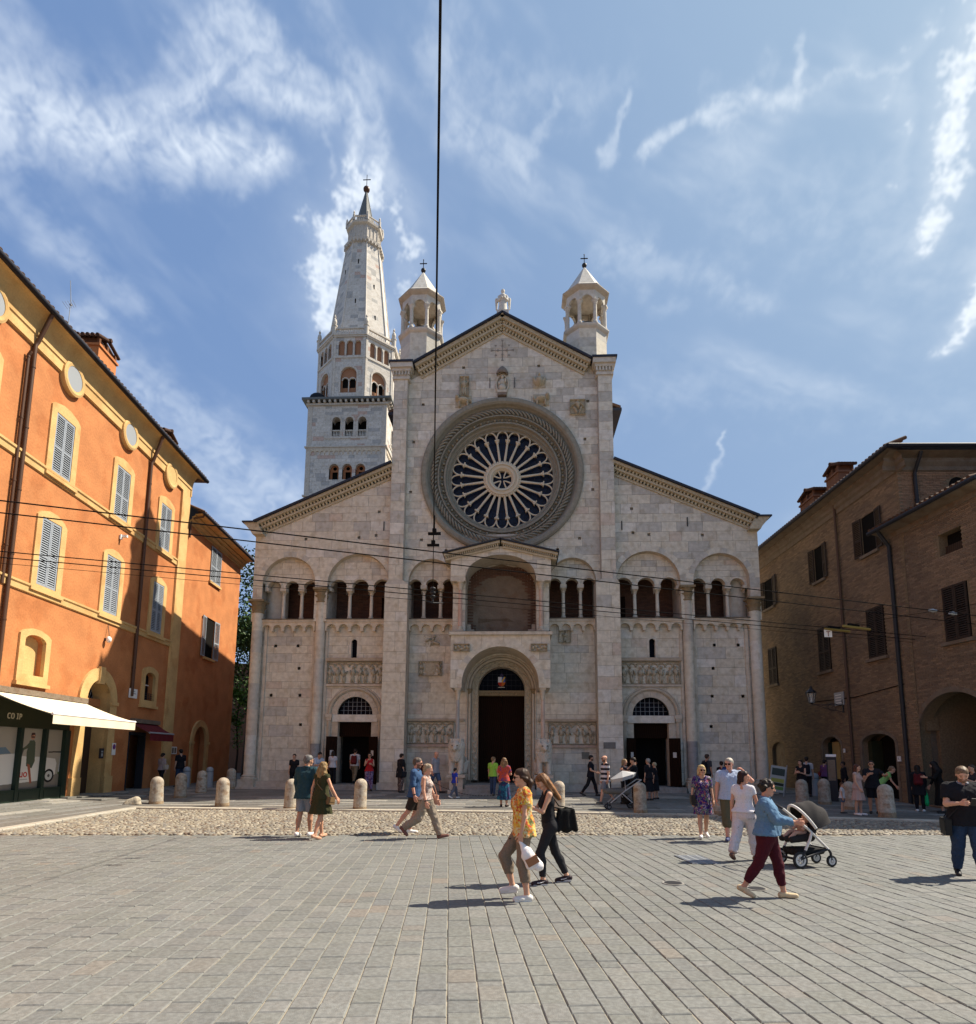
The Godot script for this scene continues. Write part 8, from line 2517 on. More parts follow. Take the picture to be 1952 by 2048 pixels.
		f.carve(T.call(0, 1.47, 0.0), T.call(0, 1.70, 0.02), top.get("neck", 0.068))
		if top.get("vneck", 0.0) > 0.0: f.carve(T.call(0, 1.44 - top.vneck * 0.5, 0.12), T.call(0, 1.50, 0.08), 0.045 + top.vneck * 0.25)
		if sl < 0.02:
			for i in 2: f.carve(sh[i] + Vector3((0.035 if i == 0 else -0.035), -0.05, 0), sh[i] + Vector3((0.05 if i == 0 else -0.05), 0.08, 0), 0.055)
		if top.has("skirt"):   # a dress
			var by: float = hy - 0.90 + top.skirt
			f.cone(by, hy + 0.18, Vector3(0, 0, 0.0), Vector3.ZERO, Vector2(hw * 2.0 + top.get("flare", 0.08), hw * 1.55 + top.get("flare", 0.08)), Vector2(tr * 1.35 + 0.012, tr + 0.02), 0.06, 9, 0.03, 0)
		rumple(f, top.get("rumple", 0.006), 11)
		var b := MB.new(); f.mesh(b, PackedColorArray([top.c]))
		if top.has("pat"): pattern(b, top.pat, top.get("size", 0.06), 3, top.get("bands", false))
		obj(top.get("name", "shirt"), b, M["cloth"], o, sc)
		if top.get("collar", false):
			b = MB.new(); b.col = top.get("collar_c", top.c)
			var cp := PackedVector3Array()
			for i in 13:
				var a := TAU * (i / 12.0) * 0.84 + PI * 0.5 + TAU * 0.08
				cp.append(T.call(cos(a) * 0.072, 1.475 + 0.012 * -sin(a), sin(a) * 0.068 - 0.0))
			b.tube(cp, 0.02, 0.02, 6); obj("collar", b, M["cloth"], o, sc)
	# --- shoes
	var shoe: Color = p.get("shoe", Color(0.03, 0.03, 0.03))
	for i in 2:
		f = Field.new(heel[i].min(toe[i]) - Vector3(0.08, 0.06, 0.08), heel[i].max(toe[i]).max(an[i]) + Vector3(0.08, 0.03, 0.08), minf(cell, 0.014))
		f.cap(heel[i] + Vector3(0, 0.008, 0), toe[i], 0.042, 0.032, 0.02, 0)
		f.cap(heel[i] + (toe[i] - heel[i]) * 0.55, toe[i], 0.044, 0.034, 0.02, 0)
		if not p.get("sandal", false): f.cap(an[i] - Vector3(0, 0.02, 0), heel[i] + Vector3(0, 0.01, 0), 0.042, 0.042, 0.02, 0)
		var fd: Vector3 = (toe[i] - heel[i]).normalized()
		var fn := Vector3(0, 1, 0) - fd * fd.y
		f.cut(-fn.normalized(), -fn.normalized().dot(heel[i]) + 0.03)
		var b := MB.new(); f.mesh(b, PackedColorArray([shoe]))
		var so := obj("shoe", b, M["leather"], o, sc)
		if p.has("mark") and p.mark:
			b = MB.new(); b.col = Color(0.75, 0.73, 0.72)
			for k in [-1, 1]:
				var pts := PackedVector3Array()
				for q in 6:
					var t := q / 5.0
					pts.append(heel[i].lerp(toe[i], 0.72 - 0.62 * t) + Vector3(k * 0.041, 0.0, 0) + fn.normalized() * (0.012 - 0.02 * sin(t * 2.2) + 0.036 * t))
				b.tube(pts, 0.0075, 0.004, 5)
			obj("shoe_mark", b, M["leather"], so)
		if p.has("sole"):
			b = MB.new(); b.col = p.sole
			b.tube(PackedVector3Array([heel[i] - fn.normalized() * 0.022 - fd * 0.015, toe[i] - fn.normalized() * 0.014 + fd * 0.01]), 0.040, 0.036, 8); obj("sole", b, M["leather"], so)
	# --- hair
	if p.get("hair", "short") != "bald": hair(o, hx, p, sc, cell)
	if p.get("shades", false):
		var b := MB.new(); b.col = Color(0.012, 0.011, 0.012)
		for k in [-1, 1]:
			b.ball(hx * Vector3(k * 0.032, 0.022, 0.094), Vector3(0.028, 0.021, 0.010), 10, 6, hb)
			b.tube(PackedVector3Array([hx * Vector3(k * 0.058, 0.027, 0.085), hx * Vector3(k * 0.078, 0.025, 0.0)]), 0.004, 0.004, 5)
		b.tube(PackedVector3Array([hx * Vector3(-0.012, 0.028, 0.10), hx * Vector3(0.012, 0.028, 0.10)]), 0.005, 0.005, 5)
		obj("sunglasses", b, M["glass_dark"], o, sc)
	var bag: Dictionary = p.get("bag", {})
	if bag.has("kind"):
		var b := MB.new(); b.col = bag.c
		if bag.kind == "backpack":
			f = Field.new(T.call(0, 0.9, 0) - Vector3(0.3, 0.1, 0.45), T.call(0, 1.5, 0) + Vector3(0.3, 0.1, 0.1), 0.02)
			f.cap(T.call(-0.07, 1.06, -0.18), T.call(-0.07, 1.34, -0.165), 0.085, 0.075, 0.04, 0); f.cap(T.call(0.07, 1.06, -0.18), T.call(0.07, 1.34, -0.165), 0.085, 0.075, 0.04, 0)
			f.cap(T.call(-0.05, 1.08, -0.23), T.call(0.05, 1.08, -0.23), 0.06, 0.06, 0.04, 0)
			f.mesh(b, PackedColorArray([bag.c]))
			for k in [-1, 1]: b.tube(PackedVector3Array([T.call(k * 0.10, 1.38, -0.14), T.call(k * 0.105, 1.475, -0.01), T.call(k * 0.115, 1.36, 0.115), T.call(k * 0.13, 1.15, 0.09), T.call(k * 0.12, 1.05, -0.12)]), 0.016, 0.016, 6)
			obj("backpack", b, M["cloth"], o, sc)
		elif bag.kind == "handbag":   # a boxy bag hanging behind the hip
			var c: Vector3 = T.call(0.05, 1.00, -0.27)
			f = Field.new(c - Vector3(0.25, 0.3, 0.25), c + Vector3(0.25, 0.3, 0.25), 0.016)
			for e in [[-1, -0.13], [1, -0.13], [-1, 0.13], [1, 0.13]]: f.cap(c + Vector3(e[0] * 0.05, -0.16, e[1] * 1.1), c + Vector3(e[0] * 0.04, 0.14, e[1] * 0.8), 0.04, 0.03, 0.05, 0)
			f.cap(c + Vector3(0, -0.12, 0), c + Vector3(0, 0.10, 0), 0.10, 0.08, 0.06, 0)
			f.mesh(b, PackedColorArray([bag.c]))
			b.tube(PackedVector3Array([c + Vector3(0.02, 0.16, -0.1), T.call(0.09, 1.22, -0.16), T.call(0.12, 1.455, -0.02), T.call(0.10, 1.25, 0.06), c + Vector3(0.02, 0.16, 0.1)]), 0.011, 0.011, 6)
			obj("handbag", b, M["cloth"], o, sc)
		elif bag.kind == "shoulder":   # a bag on a strap at one side
			var k: float = bag.get("side", 1.0)
			var c: Vector3 = T.call(k * (sw + 0.07), bag.get("y", 0.98), bag.get("z", 0.0))
			var q: Vector2 = bag.get("size", Vector2(0.26, 0.22))
			b.box(c, Vector3(0.09, q.y, q.x), Basis(Vector3.RIGHT, 0.1)); b.box(c + Vector3(k * 0.048, q.y * 0.12, 0), Vector3(0.012, q.y * 0.6, q.x * 0.96), Basis(Vector3.RIGHT, 0.1))
			var far := k if not bag.get("cross", false) else -k
			b.tube(PackedVector3Array([c + Vector3(0, q.y * 0.5, q.x * 0.4), T.call(lerpf(k, far, 0.5) * sw * 0.75, 1.25, tr + 0.045), T.call(far * sw * 0.62, 1.475, -0.01), T.call(lerpf(k, far, 0.5) * sw * 0.75, 1.25, -tr - 0.05), c + Vector3(0, q.y * 0.5, -q.x * 0.4)]), 0.010, 0.010, 6)
			obj("shoulder_bag", b, M["leather"], o, sc)
	if p.get("watch", false):
		var b := MB.new(); b.col = Color(0.02, 0.02, 0.02)
		var d: Vector3 = hd[1]
		b.tube(PackedVector3Array([wr[1] - d * 0.035, wr[1] - d * 0.01]), 0.034, 0.034, 10); obj("watch", b, M["leather"], o, sc)
	o.set_meta("wr", wr)
	people_wrists.append([o.transform * sc, wr, hd])
	return o

var people_wrists := []

func torso(f: Field, T: Variant, fem: bool, W: float, tr: float, sw: float, hw: float, g: float, col: int) -> void:
	var t := func(x, y, z): return T.call(x, y, z)
	f.cap(t.call(-0.05 * W, 0.96, 0), t.call(0.05 * W, 0.96, 0), tr * 1.06 + g, tr * 1.06 + g, 0.03, col)
	f.cap(t.call(-0.055 * W, 0.92, -0.04), t.call(-0.055 * W, 0.90, -0.04), 0.088 * W + g, 0.085 * W + g, 0.03, col); f.cap(t.call(0.055 * W, 0.92, -0.04), t.call(0.055 * W, 0.90, -0.04), 0.088 * W + g, 0.085 * W + g, 0.03, col)
	var wa := 0.86 if fem else 0.97
	for k in [-1, 1]:
		f.cap(t.call(k * 0.05 * W, 1.0, 0.0), t.call(k * 0.042 * W, 1.13, 0.005), tr * 1.0 + g, tr * wa + g, 0.04, col)
		f.cap(t.call(k * 0.042 * W, 1.13, 0.005), t.call(k * 0.065 * W, 1.30, 0.0), tr * wa + g, tr * (0.94 if fem else 1.0) + g, 0.04, col)
		f.cap(t.call(k * 0.065 * W, 1.30, 0.0), t.call(k * (sw - 0.075), 1.385, -0.015), tr * (0.94 if fem else 1.0) + g, 0.062 + g, 0.04, col)
		f.cap(t.call(k * 0.02, 1.45, -0.02), t.call(k * (sw - 0.02), 1.405, -0.012), 0.045 + g * 0.7, 0.052 + g * 0.8, 0.035, col)
		if fem: f.cap(t.call(k * 0.065, 1.255, 0.075), t.call(k * 0.065, 1.27, 0.07), 0.055 + g, 0.055 + g, 0.035, col)
	if W > 1.12:
		f.cap(t.call(0, 1.05, 0.05 * (W - 1) * 4), t.call(0, 1.16, 0.04 * (W - 1) * 4), tr * 0.95 + g, tr * 0.9 + g, 0.06, col)

func rumple(f: Field, amt: float, sd: int) -> void:   # soft creases in cloth
	if amt <= 0: return
	var n := FastNoiseLite.new(); n.seed = sd; n.frequency = 9.0; n.fractal_octaves = 2
	var i := 0
	var lim := f.h * 3.0
	for z in f.nz:
		for y in f.ny:
			for x in f.nx:
				var v := f.d[i]
				if v < lim and v > -lim: f.d[i] = v + amt * n.get_noise_3d((f.lo.x + x * f.h) * 1.2, (f.lo.y + y * f.h) * 0.8, (f.lo.z + z * f.h) * 1.2)
				i += 1

func hand(mb: MB, w: Vector3, d: Vector3, k: float, curl: float, skin: Color, cell: float) -> void:
	var n := Vector3(-k, 0, 0)
	n = (n - d * n.dot(d)).normalized()
	var t := -(d.cross(n)) * k
	var f := Field.new(w - Vector3.ONE * 0.21 + d * 0.07, w + Vector3.ONE * 0.21 + d * 0.07, cell)
	f.cap(w - d * 0.03, w + d * 0.02, 0.024, 0.024, 0.01, 0)
	for j in 3:
		var off := t * (-0.024 + 0.024 * j)
		f.cap(w + d * 0.015 + off * 0.5, w + d * 0.085 + off, 0.018, 0.0145, 0.012, 0)
	var ln := [0.036, 0.042, 0.040, 0.032]
	for j in 4:
		var p0 := w + d * (0.088 - (0.006 if j == 3 else 0.0)) + t * (0.031 - 0.0205 * j)
		var ang := curl * 0.9
		for q in 3:
			var dr := d * cos(ang) + n * sin(ang)
			var l: float = ln[j] * (1.0 - 0.2 * q)
			f.cap(p0, p0 + dr * l, 0.0096 - 0.0008 * q, 0.0090 - 0.0008 * q, 0.003, 0)
			p0 += dr * l
			ang += curl * 1.1
	var tb := w + d * 0.025 + t * 0.022
	var td := (d * 0.65 + t * 0.72 + n * 0.25).normalized()
	f.cap(tb, tb + td * 0.045, 0.015, 0.012, 0.010, 0)
	var td2 := (d * 0.9 + t * 0.25 + n * (0.3 + curl * 0.3)).normalized()
	f.cap(tb + td * 0.045, tb + td * 0.045 + td2 * 0.034, 0.0115, 0.0095, 0.004, 0)
	f.mesh(mb, PackedColorArray([skin * Color(1.02, 0.95, 0.93)]))

func head(mb: MB, hx: Transform3D, skin: Color, fem: bool, fine: bool, p: Dictionary) -> void:
	var f := Field.new(Vector3(-0.105, -0.15, -0.12), Vector3(0.105, 0.15, 0.135), 0.0065 if fine else 0.009)
	f.cap(Vector3(0, 0.055, -0.022), Vector3(0, 0.05, 0.018), 0.084, 0.078, 0.02, 0)
	f.cap(Vector3(0, 0.0, 0.022), Vector3(0, -0.05, 0.034), 0.062, 0.046 if fem else 0.052, 0.03, 0)
	f.cap(Vector3(-0.018, -0.072, 0.056), Vector3(0.018, -0.072, 0.056), 0.023, 0.023, 0.02, 0)
	for k in [-1, 1]:
		f.cap(Vector3(k * 0.036, -0.004, 0.062), Vector3(k * 0.04, -0.012, 0.055), 0.024, 0.024, 0.02, 0)
		f.cap(Vector3(k * 0.018, 0.042, 0.083), Vector3(k * 0.048, 0.04, 0.070), 0.013, 0.011, 0.015, 0)
		f.cap(Vector3(k * 0.076, 0.018, -0.006), Vector3(k * 0.080, -0.014, -0.002), 0.014, 0.010, 0.006, 0)
		f.carve(Vector3(k * 0.031, 0.020, 0.104), Vector3(k * 0.033, 0.020, 0.104), 0.0145)
		f.cap(Vector3(k * 0.031, 0.020, 0.078), Vector3(k * 0.032, 0.020, 0.078), 0.0135, 0.0135, 0.003, 1)
	f.cap(Vector3(0, 0.030, 0.090), Vector3(0, -0.008, 0.107), 0.009, 0.0125, 0.012, 0)
	f.cap(Vector3(-0.011, -0.011, 0.098), Vector3(0.011, -0.011, 0.098), 0.009, 0.009, 0.008, 0)
	f.cap(Vector3(-0.017, -0.037, 0.084), Vector3(0.017, -0.037, 0.084), 0.0085, 0.0085, 0.008, 2)
	f.cap(Vector3(-0.014, -0.046, 0.083), Vector3(0.014, -0.046, 0.083), 0.0085, 0.0085, 0.008, 2)
	f.cap(Vector3(0, -0.05, -0.02), Vector3(0, -0.13, -0.03), 0.052, 0.050, 0.03, 0)
	var k0 := mb.v.size()
	f.mesh(mb, PackedColorArray([skin, Color(0.06, 0.045, 0.035), skin.lerp(Color(0.42, 0.12, 0.10), 0.55 if fem else 0.3)]))
	var hc: Color = p.get("hc", Color(0.03, 0.02, 0.015))
	for i in range(k0, mb.v.size()):
		var q := mb.v[i]
		if q.z > 0.06 and q.y > 0.036 and q.y < 0.049 and absf(q.x) > 0.014 and absf(q.x) < 0.052: mb.c[i] = skin.lerp(hc, 0.7)
		if p.get("beard", false) and q.z > 0.0 and q.y < -0.03 + absf(q.x) * 0.35 and q.y > -0.11 and not (absf(q.y + 0.041) < 0.008 and absf(q.x) < 0.02): mb.c[i] = skin.lerp(hc, 0.75)
		mb.v[i] = hx * q
		mb.n[i] = hx.basis * mb.n[i]

func hair(o: Node3D, hx: Transform3D, p: Dictionary, sc: Transform3D, cell: float) -> void:
	var st: String = p.get("hair", "short")
	var hc: Color = p.get("hc", Color(0.03, 0.02, 0.015))
	var f := Field.new(Vector3(-0.2, -0.5, -0.28), Vector3(0.2, 0.2, 0.16), 0.011 if cell < 0.018 else 0.014)
	f.cap(Vector3(0, 0.066, -0.026), Vector3(0, 0.066, 0.010), 0.090, 0.084, 0.02, 0)
	f.cap(Vector3(0, 0.02, -0.055), Vector3(0, 0.0, -0.05), 0.068, 0.06, 0.03, 0)
	f.cut(Vector3(0, -0.55, 0.83), -0.55 * 0.066 + 0.83 * 0.078)
	if st == "short": f.cut(Vector3(0, -1, 0.5), 0.045)
	if st == "curly":
		for i in 40:
			var a := rf(0, TAU); var e := rf(-0.25, 1.3)
			f.cap(Vector3(cos(a) * cos(e) * 0.095, 0.055 + sin(e) * 0.09, sin(a) * cos(e) * 0.095 - 0.02), Vector3(cos(a) * cos(e) * 0.105, 0.05 + sin(e) * 0.095, sin(a) * cos(e) * 0.105 - 0.022), 0.022, 0.02, 0.012, 0)
		f.cut(Vector3(0, -0.35, 0.93), 0.066)
	if st in ["bob", "long", "wavy"]:
		var dn := -0.10 if st == "bob" else (-0.34 if st == "long" else -0.2)
		for k in [-1, 1]:
			f.cap(Vector3(k * 0.074, 0.05, -0.012), Vector3(k * 0.080, minf(dn * 0.55, -0.055), -0.010), 0.026, 0.024, 0.02, 0)
			f.cap(Vector3(k * 0.055, 0.0, -0.06), Vector3(k * 0.062, dn, -0.075), 0.042, 0.030, 0.03, 0)
			if st == "wavy":
				for q in 7: f.cap(Vector3(k * rf(0.05, 0.10), rf(0.02, -0.16), rf(-0.10, -0.01)), Vector3(k * rf(0.07, 0.12), rf(-0.08, -0.2), rf(-0.10, -0.02)), 0.038, 0.028, 0.015, 0)
		f.cap(Vector3(0, 0.0, -0.07), Vector3(0, dn, -0.085), 0.055, 0.042, 0.03, 0)
	if st == "bun":
		f.cap(Vector3(0, 0.01, -0.115), Vector3(0, 0.0, -0.13), 0.040, 0.036, 0.02, 0)
	if st == "pony":
		f.cap(Vector3(0, 0.0, -0.105), Vector3(0.01, -0.05, -0.125), 0.036, 0.046, 0.02, 0); f.cap(Vector3(0.01, -0.05, -0.12), Vector3(0.02, -0.20, -0.09), 0.046, 0.02, 0.02, 0)
		for k in [-1, 1]: f.cap(Vector3(k * 0.078, 0.03, 0.0), Vector3(k * 0.07, 0.0, -0.07), 0.02, 0.028, 0.02, 0)
	if st == "tuft": f.cap(Vector3(0, 0.14, -0.05), Vector3(0, 0.18, -0.08), 0.03, 0.018, 0.02, 0)
	if st == "veil":
		f.cap(Vector3(0, 0.06, -0.02), Vector3(0, -0.2, -0.05), 0.105, 0.15, 0.04, 0)
	rumple(f, 0.008, 3)
	var b := MB.new(); f.mesh(b, PackedColorArray([hc]))
	var nz := FastNoiseLite.new(); nz.seed = 6; nz.frequency = 30.0
	var h2: Color = p.get("hc2", hc * 1.4)
	for i in b.v.size():
		var q := b.v[i]
		b.c[i] = hc.lerp(h2, clampf(0.5 + nz.get_noise_3d(q.x * 1.5, q.y * 0.25, q.z * 1.5) * 1.1 - (q.y * 1.5 if st in ["long", "wavy"] else 0.0), 0, 1))
		b.v[i] = hx * q; b.n[i] = hx.basis * b.n[i]
	obj("hair", b, M["hair"], o, sc)

func at2(x: float, z: float) -> Vector2:
	return Vector2(x, z)

func build_people() -> void:
	var white := Color(0.72, 0.71, 0.69)
	var black := Color(0.014, 0.014, 0.016)
	var jeans := Color(0.05, 0.08, 0.15)
	var tan_skin := Color(0.46, 0.25, 0.155)
	var dk := Color(0.022, 0.014, 0.010)
	# ---- the nearest figures
	person({"label": "woman in yellow flowered blouse and cropped khaki trousers carrying a white plastic bag", "at": at2(0.87, 20.5), "face": -84, "h": 1.69, "fem": true, "cell": 0.014, "ground": 0.0,
		"ll": [3, 12, 2], "rl": [36, 52, -6], "la": [2, 6, 8, 4], "ra": [-6, 6, 10, 4], "head": [2, 0], "lh": 0.9, "hair": "pony", "hc": Color(0.045, 0.022, 0.012), "shades": true,
		"top": {"c": Color(0.72, 0.45, 0.06), "sl": 0.26, "puff": 0.012, "hem": 0.84, "loose": 0.03, "rumple": 0.014, "pat": [Color(0.75, 0.48, 0.07), Color(0.78, 0.55, 0.12), Color(0.62, 0.10, 0.04), Color(0.75, 0.48, 0.07), Color(0.70, 0.62, 0.35), Color(0.70, 0.22, 0.05), Color(0.2, 0.22, 0.08), Color(0.78, 0.52, 0.08), Color(0.75, 0.46, 0.06)], "size": 0.13},
		"bot": {"kind": "trousers", "c": Color(0.235, 0.175, 0.125), "len": 0.72, "loose": 0.016, "rumple": 0.01}, "shoe": Color(0.70, 0.66, 0.60), "sole": Color(0.75, 0.73, 0.7)})
	bag_thing("plastic_bag", "white plastic carrier bag hanging from the hand of the woman in yellow", people_wrists[-1], 0, Color(0.80, 0.76, 0.74), Vector2(0.20, 0.36), 0.33)
	person({"label": "woman with long auburn hair, all in black, looking down at her phone", "at": at2(1.27, 19.42), "face": -80, "h": 1.64, "fem": true, "cell": 0.014, "ground": 0.0,
		"ll": [24, 30, 0], "rl": [-16, 10, -8], "la": [26, 6, 88, 22], "ra": [30, 8, 92, 18], "head": [34, 4], "lean": 5, "lh": 0.7, "rh": 0.8, "hair": "long", "hc": Color(0.10, 0.045, 0.018), "hc2": Color(0.33, 0.155, 0.06),
		"top": {"c": black, "sl": 0.0, "hem": 0.97, "loose": 0.008}, "bot": {"kind": "trousers", "c": Color(0.025, 0.025, 0.028), "len": 0.86, "loose": 0.006, "rumple": 0.006}, "shoe": Color(0.03, 0.018, 0.02), "sole": Color(0.6, 0.58, 0.57), "mark": true,
		"bag": {"kind": "handbag", "c": Color(0.010, 0.010, 0.011)}})
	phone(people_wrists[-1], "dark phone held by the long-haired woman in black")
	person({"label": "man in dark teal shirt and grey shorts seen from behind, walking", "at": at2(-4.09, 14.5), "face": 168, "h": 1.84, "cell": 0.016, "w": 1.12,
		"ground": 0.0, "ll": [-6, 6, -6], "rl": [6, 4, 0], "la": [4, 8, 10, 0], "ra": [-6, 10, 14, 0], "head": [4, -30], "skin": tan_skin, "hair": "short", "hc": Color(0.10, 0.09, 0.085), "hc2": Color(0.22, 0.21, 0.2),
		"top": {"c": Color(0.022, 0.060, 0.075), "sl": 0.86, "hem": 0.80, "loose": 0.022, "collar": true, "rumple": 0.012}, "bot": {"kind": "shorts", "c": Color(0.27, 0.30, 0.33), "len": 0.42, "loose": 0.03, "rumple": 0.01}, "shoe": white})
	person({"label": "woman in short olive dress with wavy blond hair, arm swung out, seen from behind", "at": at2(-3.62, 14.85), "face": 152, "h": 1.70, "fem": true, "cell": 0.016, "w": 1.08, "ground": 0.0,
		"ll": [14, 6, 4], "rl": [-14, 8, -14], "la": [-10, 14, 12, 0], "ra": [4, 28, 12, -14], "head": [4, 10], "hair": "wavy", "hc": Color(0.16, 0.09, 0.035), "hc2": Color(0.40, 0.27, 0.12), "skin": Color(0.55, 0.29, 0.18),
		"top": {"name": "dress", "c": Color(0.045, 0.045, 0.018), "sl": 0.10, "hem": 0.9, "skirt": 0.56, "flare": 0.10, "loose": 0.016, "rumple": 0.012}, "shoe": Color(0.50, 0.28, 0.18), "sandal": true,
		"bag": {"kind": "shoulder", "c": Color(0.16, 0.10, 0.05), "side": -1.0, "y": 0.86, "z": 0.05, "cross": true, "size": Vector2(0.2, 0.17)}})
	person({"label": "man in blue denim shirt and dark shorts striding right beside a woman", "at": at2(-1.66, 13.75), "face": 84, "h": 1.82, "cell": 0.016, "ground": 0.0,
		"ll": [-4, 14, 0], "rl": [-22, 16, -24], "la": [8, 6, 12, 0], "ra": [-2, 8, 16, 0], "head": [6, 4], "hair": "short", "hc": Color(0.06, 0.04, 0.03), "hc2": Color(0.2, 0.16, 0.13), "shades": true, "skin": Color(0.56, 0.29, 0.2), "beard": true,
		"top": {"c": Color(0.045, 0.095, 0.20), "sl": 0.62, "hem": 0.84, "loose": 0.022, "collar": true, "rumple": 0.012}, "bot": {"kind": "shorts", "c": Color(0.045, 0.035, 0.025), "len": 0.40, "loose": 0.028}, "shoe": white, "watch": true})
	person({"label": "woman in patterned sleeveless top and loose khaki trousers walking right", "at": at2(-1.28, 14.62), "face": 80, "h": 1.72, "fem": true, "cell": 0.016, "ground": 0.0,
		"ll": [26, 6, 14], "rl": [-22, 34, -40], "la": [16, 6, 14, 0], "ra": [4, 10, 12, 0], "head": [2, 6], "hair": "short", "hc": Color(0.22, 0.14, 0.08), "hc2": Color(0.50, 0.42, 0.30), "skin": Color(0.58, 0.31, 0.21),
		"top": {"c": Color(0.5, 0.4, 0.35), "sl": 0.0, "hem": 0.93, "loose": 0.014, "pat": [Color(0.60, 0.50, 0.44), Color(0.20, 0.13, 0.12), Color(0.55, 0.42, 0.36), Color(0.65, 0.58, 0.52), Color(0.3, 0.18, 0.15)], "size": 0.035}, "bot": {"kind": "trousers", "c": Color(0.33, 0.27, 0.20), "len": 0.90, "loose": 0.034, "rumple": 0.02, "flare": 0.3}, "shoe": Color(0.18, 0.08, 0.06), "watch": true,
		"bag": {"kind": "shoulder", "c": Color(0.45, 0.22, 0.15), "side": 1.0, "y": 0.92, "z": 0.08}})
	person({"label": "blond woman in short purple flowered dress and sunglasses walking forward", "at": at2(5.10, 13.9), "face": -6, "h": 1.67, "fem": true, "cell": 0.016, "ground": 0.0,
		"ll": [-12, 12, -20], "rl": [12, 4, 4], "la": [4, 10, 12, 0], "ra": [-6, 12, 14, 0], "head": [2, 6], "hair": "bob", "hc": Color(0.42, 0.28, 0.11), "hc2": Color(0.70, 0.54, 0.28), "shades": true,
		"top": {"name": "dress", "c": Color(0.06, 0.03, 0.2), "sl": 0.42, "hem": 0.9, "skirt": 0.56, "flare": 0.07, "vneck": 0.10, "loose": 0.016, "pat": [Color(0.050, 0.022, 0.17), Color(0.06, 0.03, 0.22), Color(0.42, 0.12, 0.10), Color(0.05, 0.022, 0.17), Color(0.20, 0.26, 0.16), Color(0.045, 0.02, 0.15), Color(0.04, 0.02, 0.13), Color(0.45, 0.36, 0.38), Color(0.05, 0.025, 0.18), Color(0.05, 0.022, 0.17)], "size": 0.075}, "shoe": white,
		"bag": {"kind": "shoulder", "c": Color(0.02, 0.016, 0.016), "side": -1.0, "y": 0.9, "z": 0.02}})
	person({"label": "grey-haired man in pale blue polo shirt and olive shorts touching his head", "at": at2(5.60, 14.35), "face": -14, "h": 1.83, "cell": 0.016, "w": 1.15, "ground": 0.0,
		"ll": [-10, 8, -14], "rl": [8, 2, 2], "la": [38, 52, 134, 56], "ra": [-4, 12, 12, 0], "lh": 0.7, "head": [4, -22], "hair": "short", "hc": Color(0.36, 0.32, 0.26), "hc2": Color(0.55, 0.50, 0.42), "shades": true, "skin": Color(0.56, 0.28, 0.2),
		"top": {"c": Color(0.42, 0.50, 0.66), "sl": 0.36, "hem": 0.86, "loose": 0.02, "collar": true, "rumple": 0.012}, "bot": {"kind": "shorts", "c": Color(0.115, 0.105, 0.065), "len": 0.46, "loose": 0.034, "rumple": 0.01}, "shoe": Color(0.05, 0.06, 0.14)})
	person({"label": "dark-haired woman in white tee and white trousers looking over her shoulder", "at": at2(4.95, 17.05), "face": 138, "h": 1.63, "fem": true, "cell": 0.015, "w": 1.1, "ground": 0.0,
		"ll": [-24, 10, -20], "rl": [18, 8, 6], "la": [-8, 10, 10, 0], "ra": [12, 14, 40, 0], "head": [2, -78], "hair": "bob", "hc": Color(0.016, 0.009, 0.008), "hc2": Color(0.05, 0.02, 0.018), "skin": Color(0.52, 0.27, 0.18),
		"top": {"c": Color(0.74, 0.71, 0.74), "sl": 0.24, "hem": 0.94, "loose": 0.012}, "bot": {"kind": "trousers", "c": Color(0.68, 0.62, 0.63), "len": 0.88, "loose": 0.030, "rumple": 0.014, "flare": 0.5}, "shoe": Color(0.12, 0.06, 0.04)})
	person({"label": "woman in denim jacket and dark red trousers pushing the black pram", "at": at2(4.17, 20.15), "face": 66, "h": 1.57, "fem": true, "cell": 0.014, "w": 1.26, "ground": 0.0,
		"ll": [16, 8, 4], "rl": [-20, 12, -22], "la": [30, 8, 50, 4], "ra": [34, 10, 50, 6], "head": [6, 6], "lh": 1.0, "rh": 1.0, "hair": "curly", "hc": Color(0.012, 0.009, 0.008), "hc2": Color(0.05, 0.035, 0.025), "skin": Color(0.52, 0.27, 0.18),
		"top": {"name": "jacket", "c": Color(0.13, 0.24, 0.37), "sl": 0.92, "hem": 0.93, "loose": 0.030, "collar": true, "rumple": 0.014}, "bot": {"kind": "trousers", "c": Color(0.075, 0.010, 0.016), "len": 0.80, "loose": 0.012, "rumple": 0.008}, "shoe": Color(0.58, 0.45, 0.27),
		"bag": {"kind": "shoulder", "c": Color(0.02, 0.03, 0.08), "side": 1.0, "y": 1.0, "z": 0.1, "cross": true, "size": Vector2(0.18, 0.14)}})
	person({"label": "man in black polo shirt and jeans typing on his phone, right edge", "at": at2(7.95, 18.4), "face": -16, "h": 1.74, "cell": 0.014, "w": 1.2, "ground": 0.0,
		"ll": [14, 6, 6], "rl": [-10, 10, -12], "la": [18, 12, 78, 34], "ra": [18, 12, 78, 34], "lh": 0.9, "rh": 0.9, "head": [26, -8], "hair": "short", "hc": Color(0.12, 0.07, 0.04), "hc2": Color(0.27, 0.18, 0.11), "beard": true, "skin": Color(0.56, 0.32, 0.22),
		"top": {"c": black, "sl": 0.38, "hem": 0.80, "loose": 0.026, "collar": true, "collar_c": Color(0.25, 0.27, 0.32), "rumple": 0.012}, "bot": {"kind": "trousers", "c": Color(0.028, 0.055, 0.115), "len": 0.92, "loose": 0.026, "rumple": 0.014}, "shoe": Color(0.02, 0.02, 0.02),
		"bag": {"kind": "shoulder", "c": Color(0.014, 0.014, 0.015), "side": -1.0, "y": 0.78, "z": 0.0, "cross": true, "size": Vector2(0.24, 0.26)}})
	phone(people_wrists[-1], "dark phone held by the man in the black polo shirt")
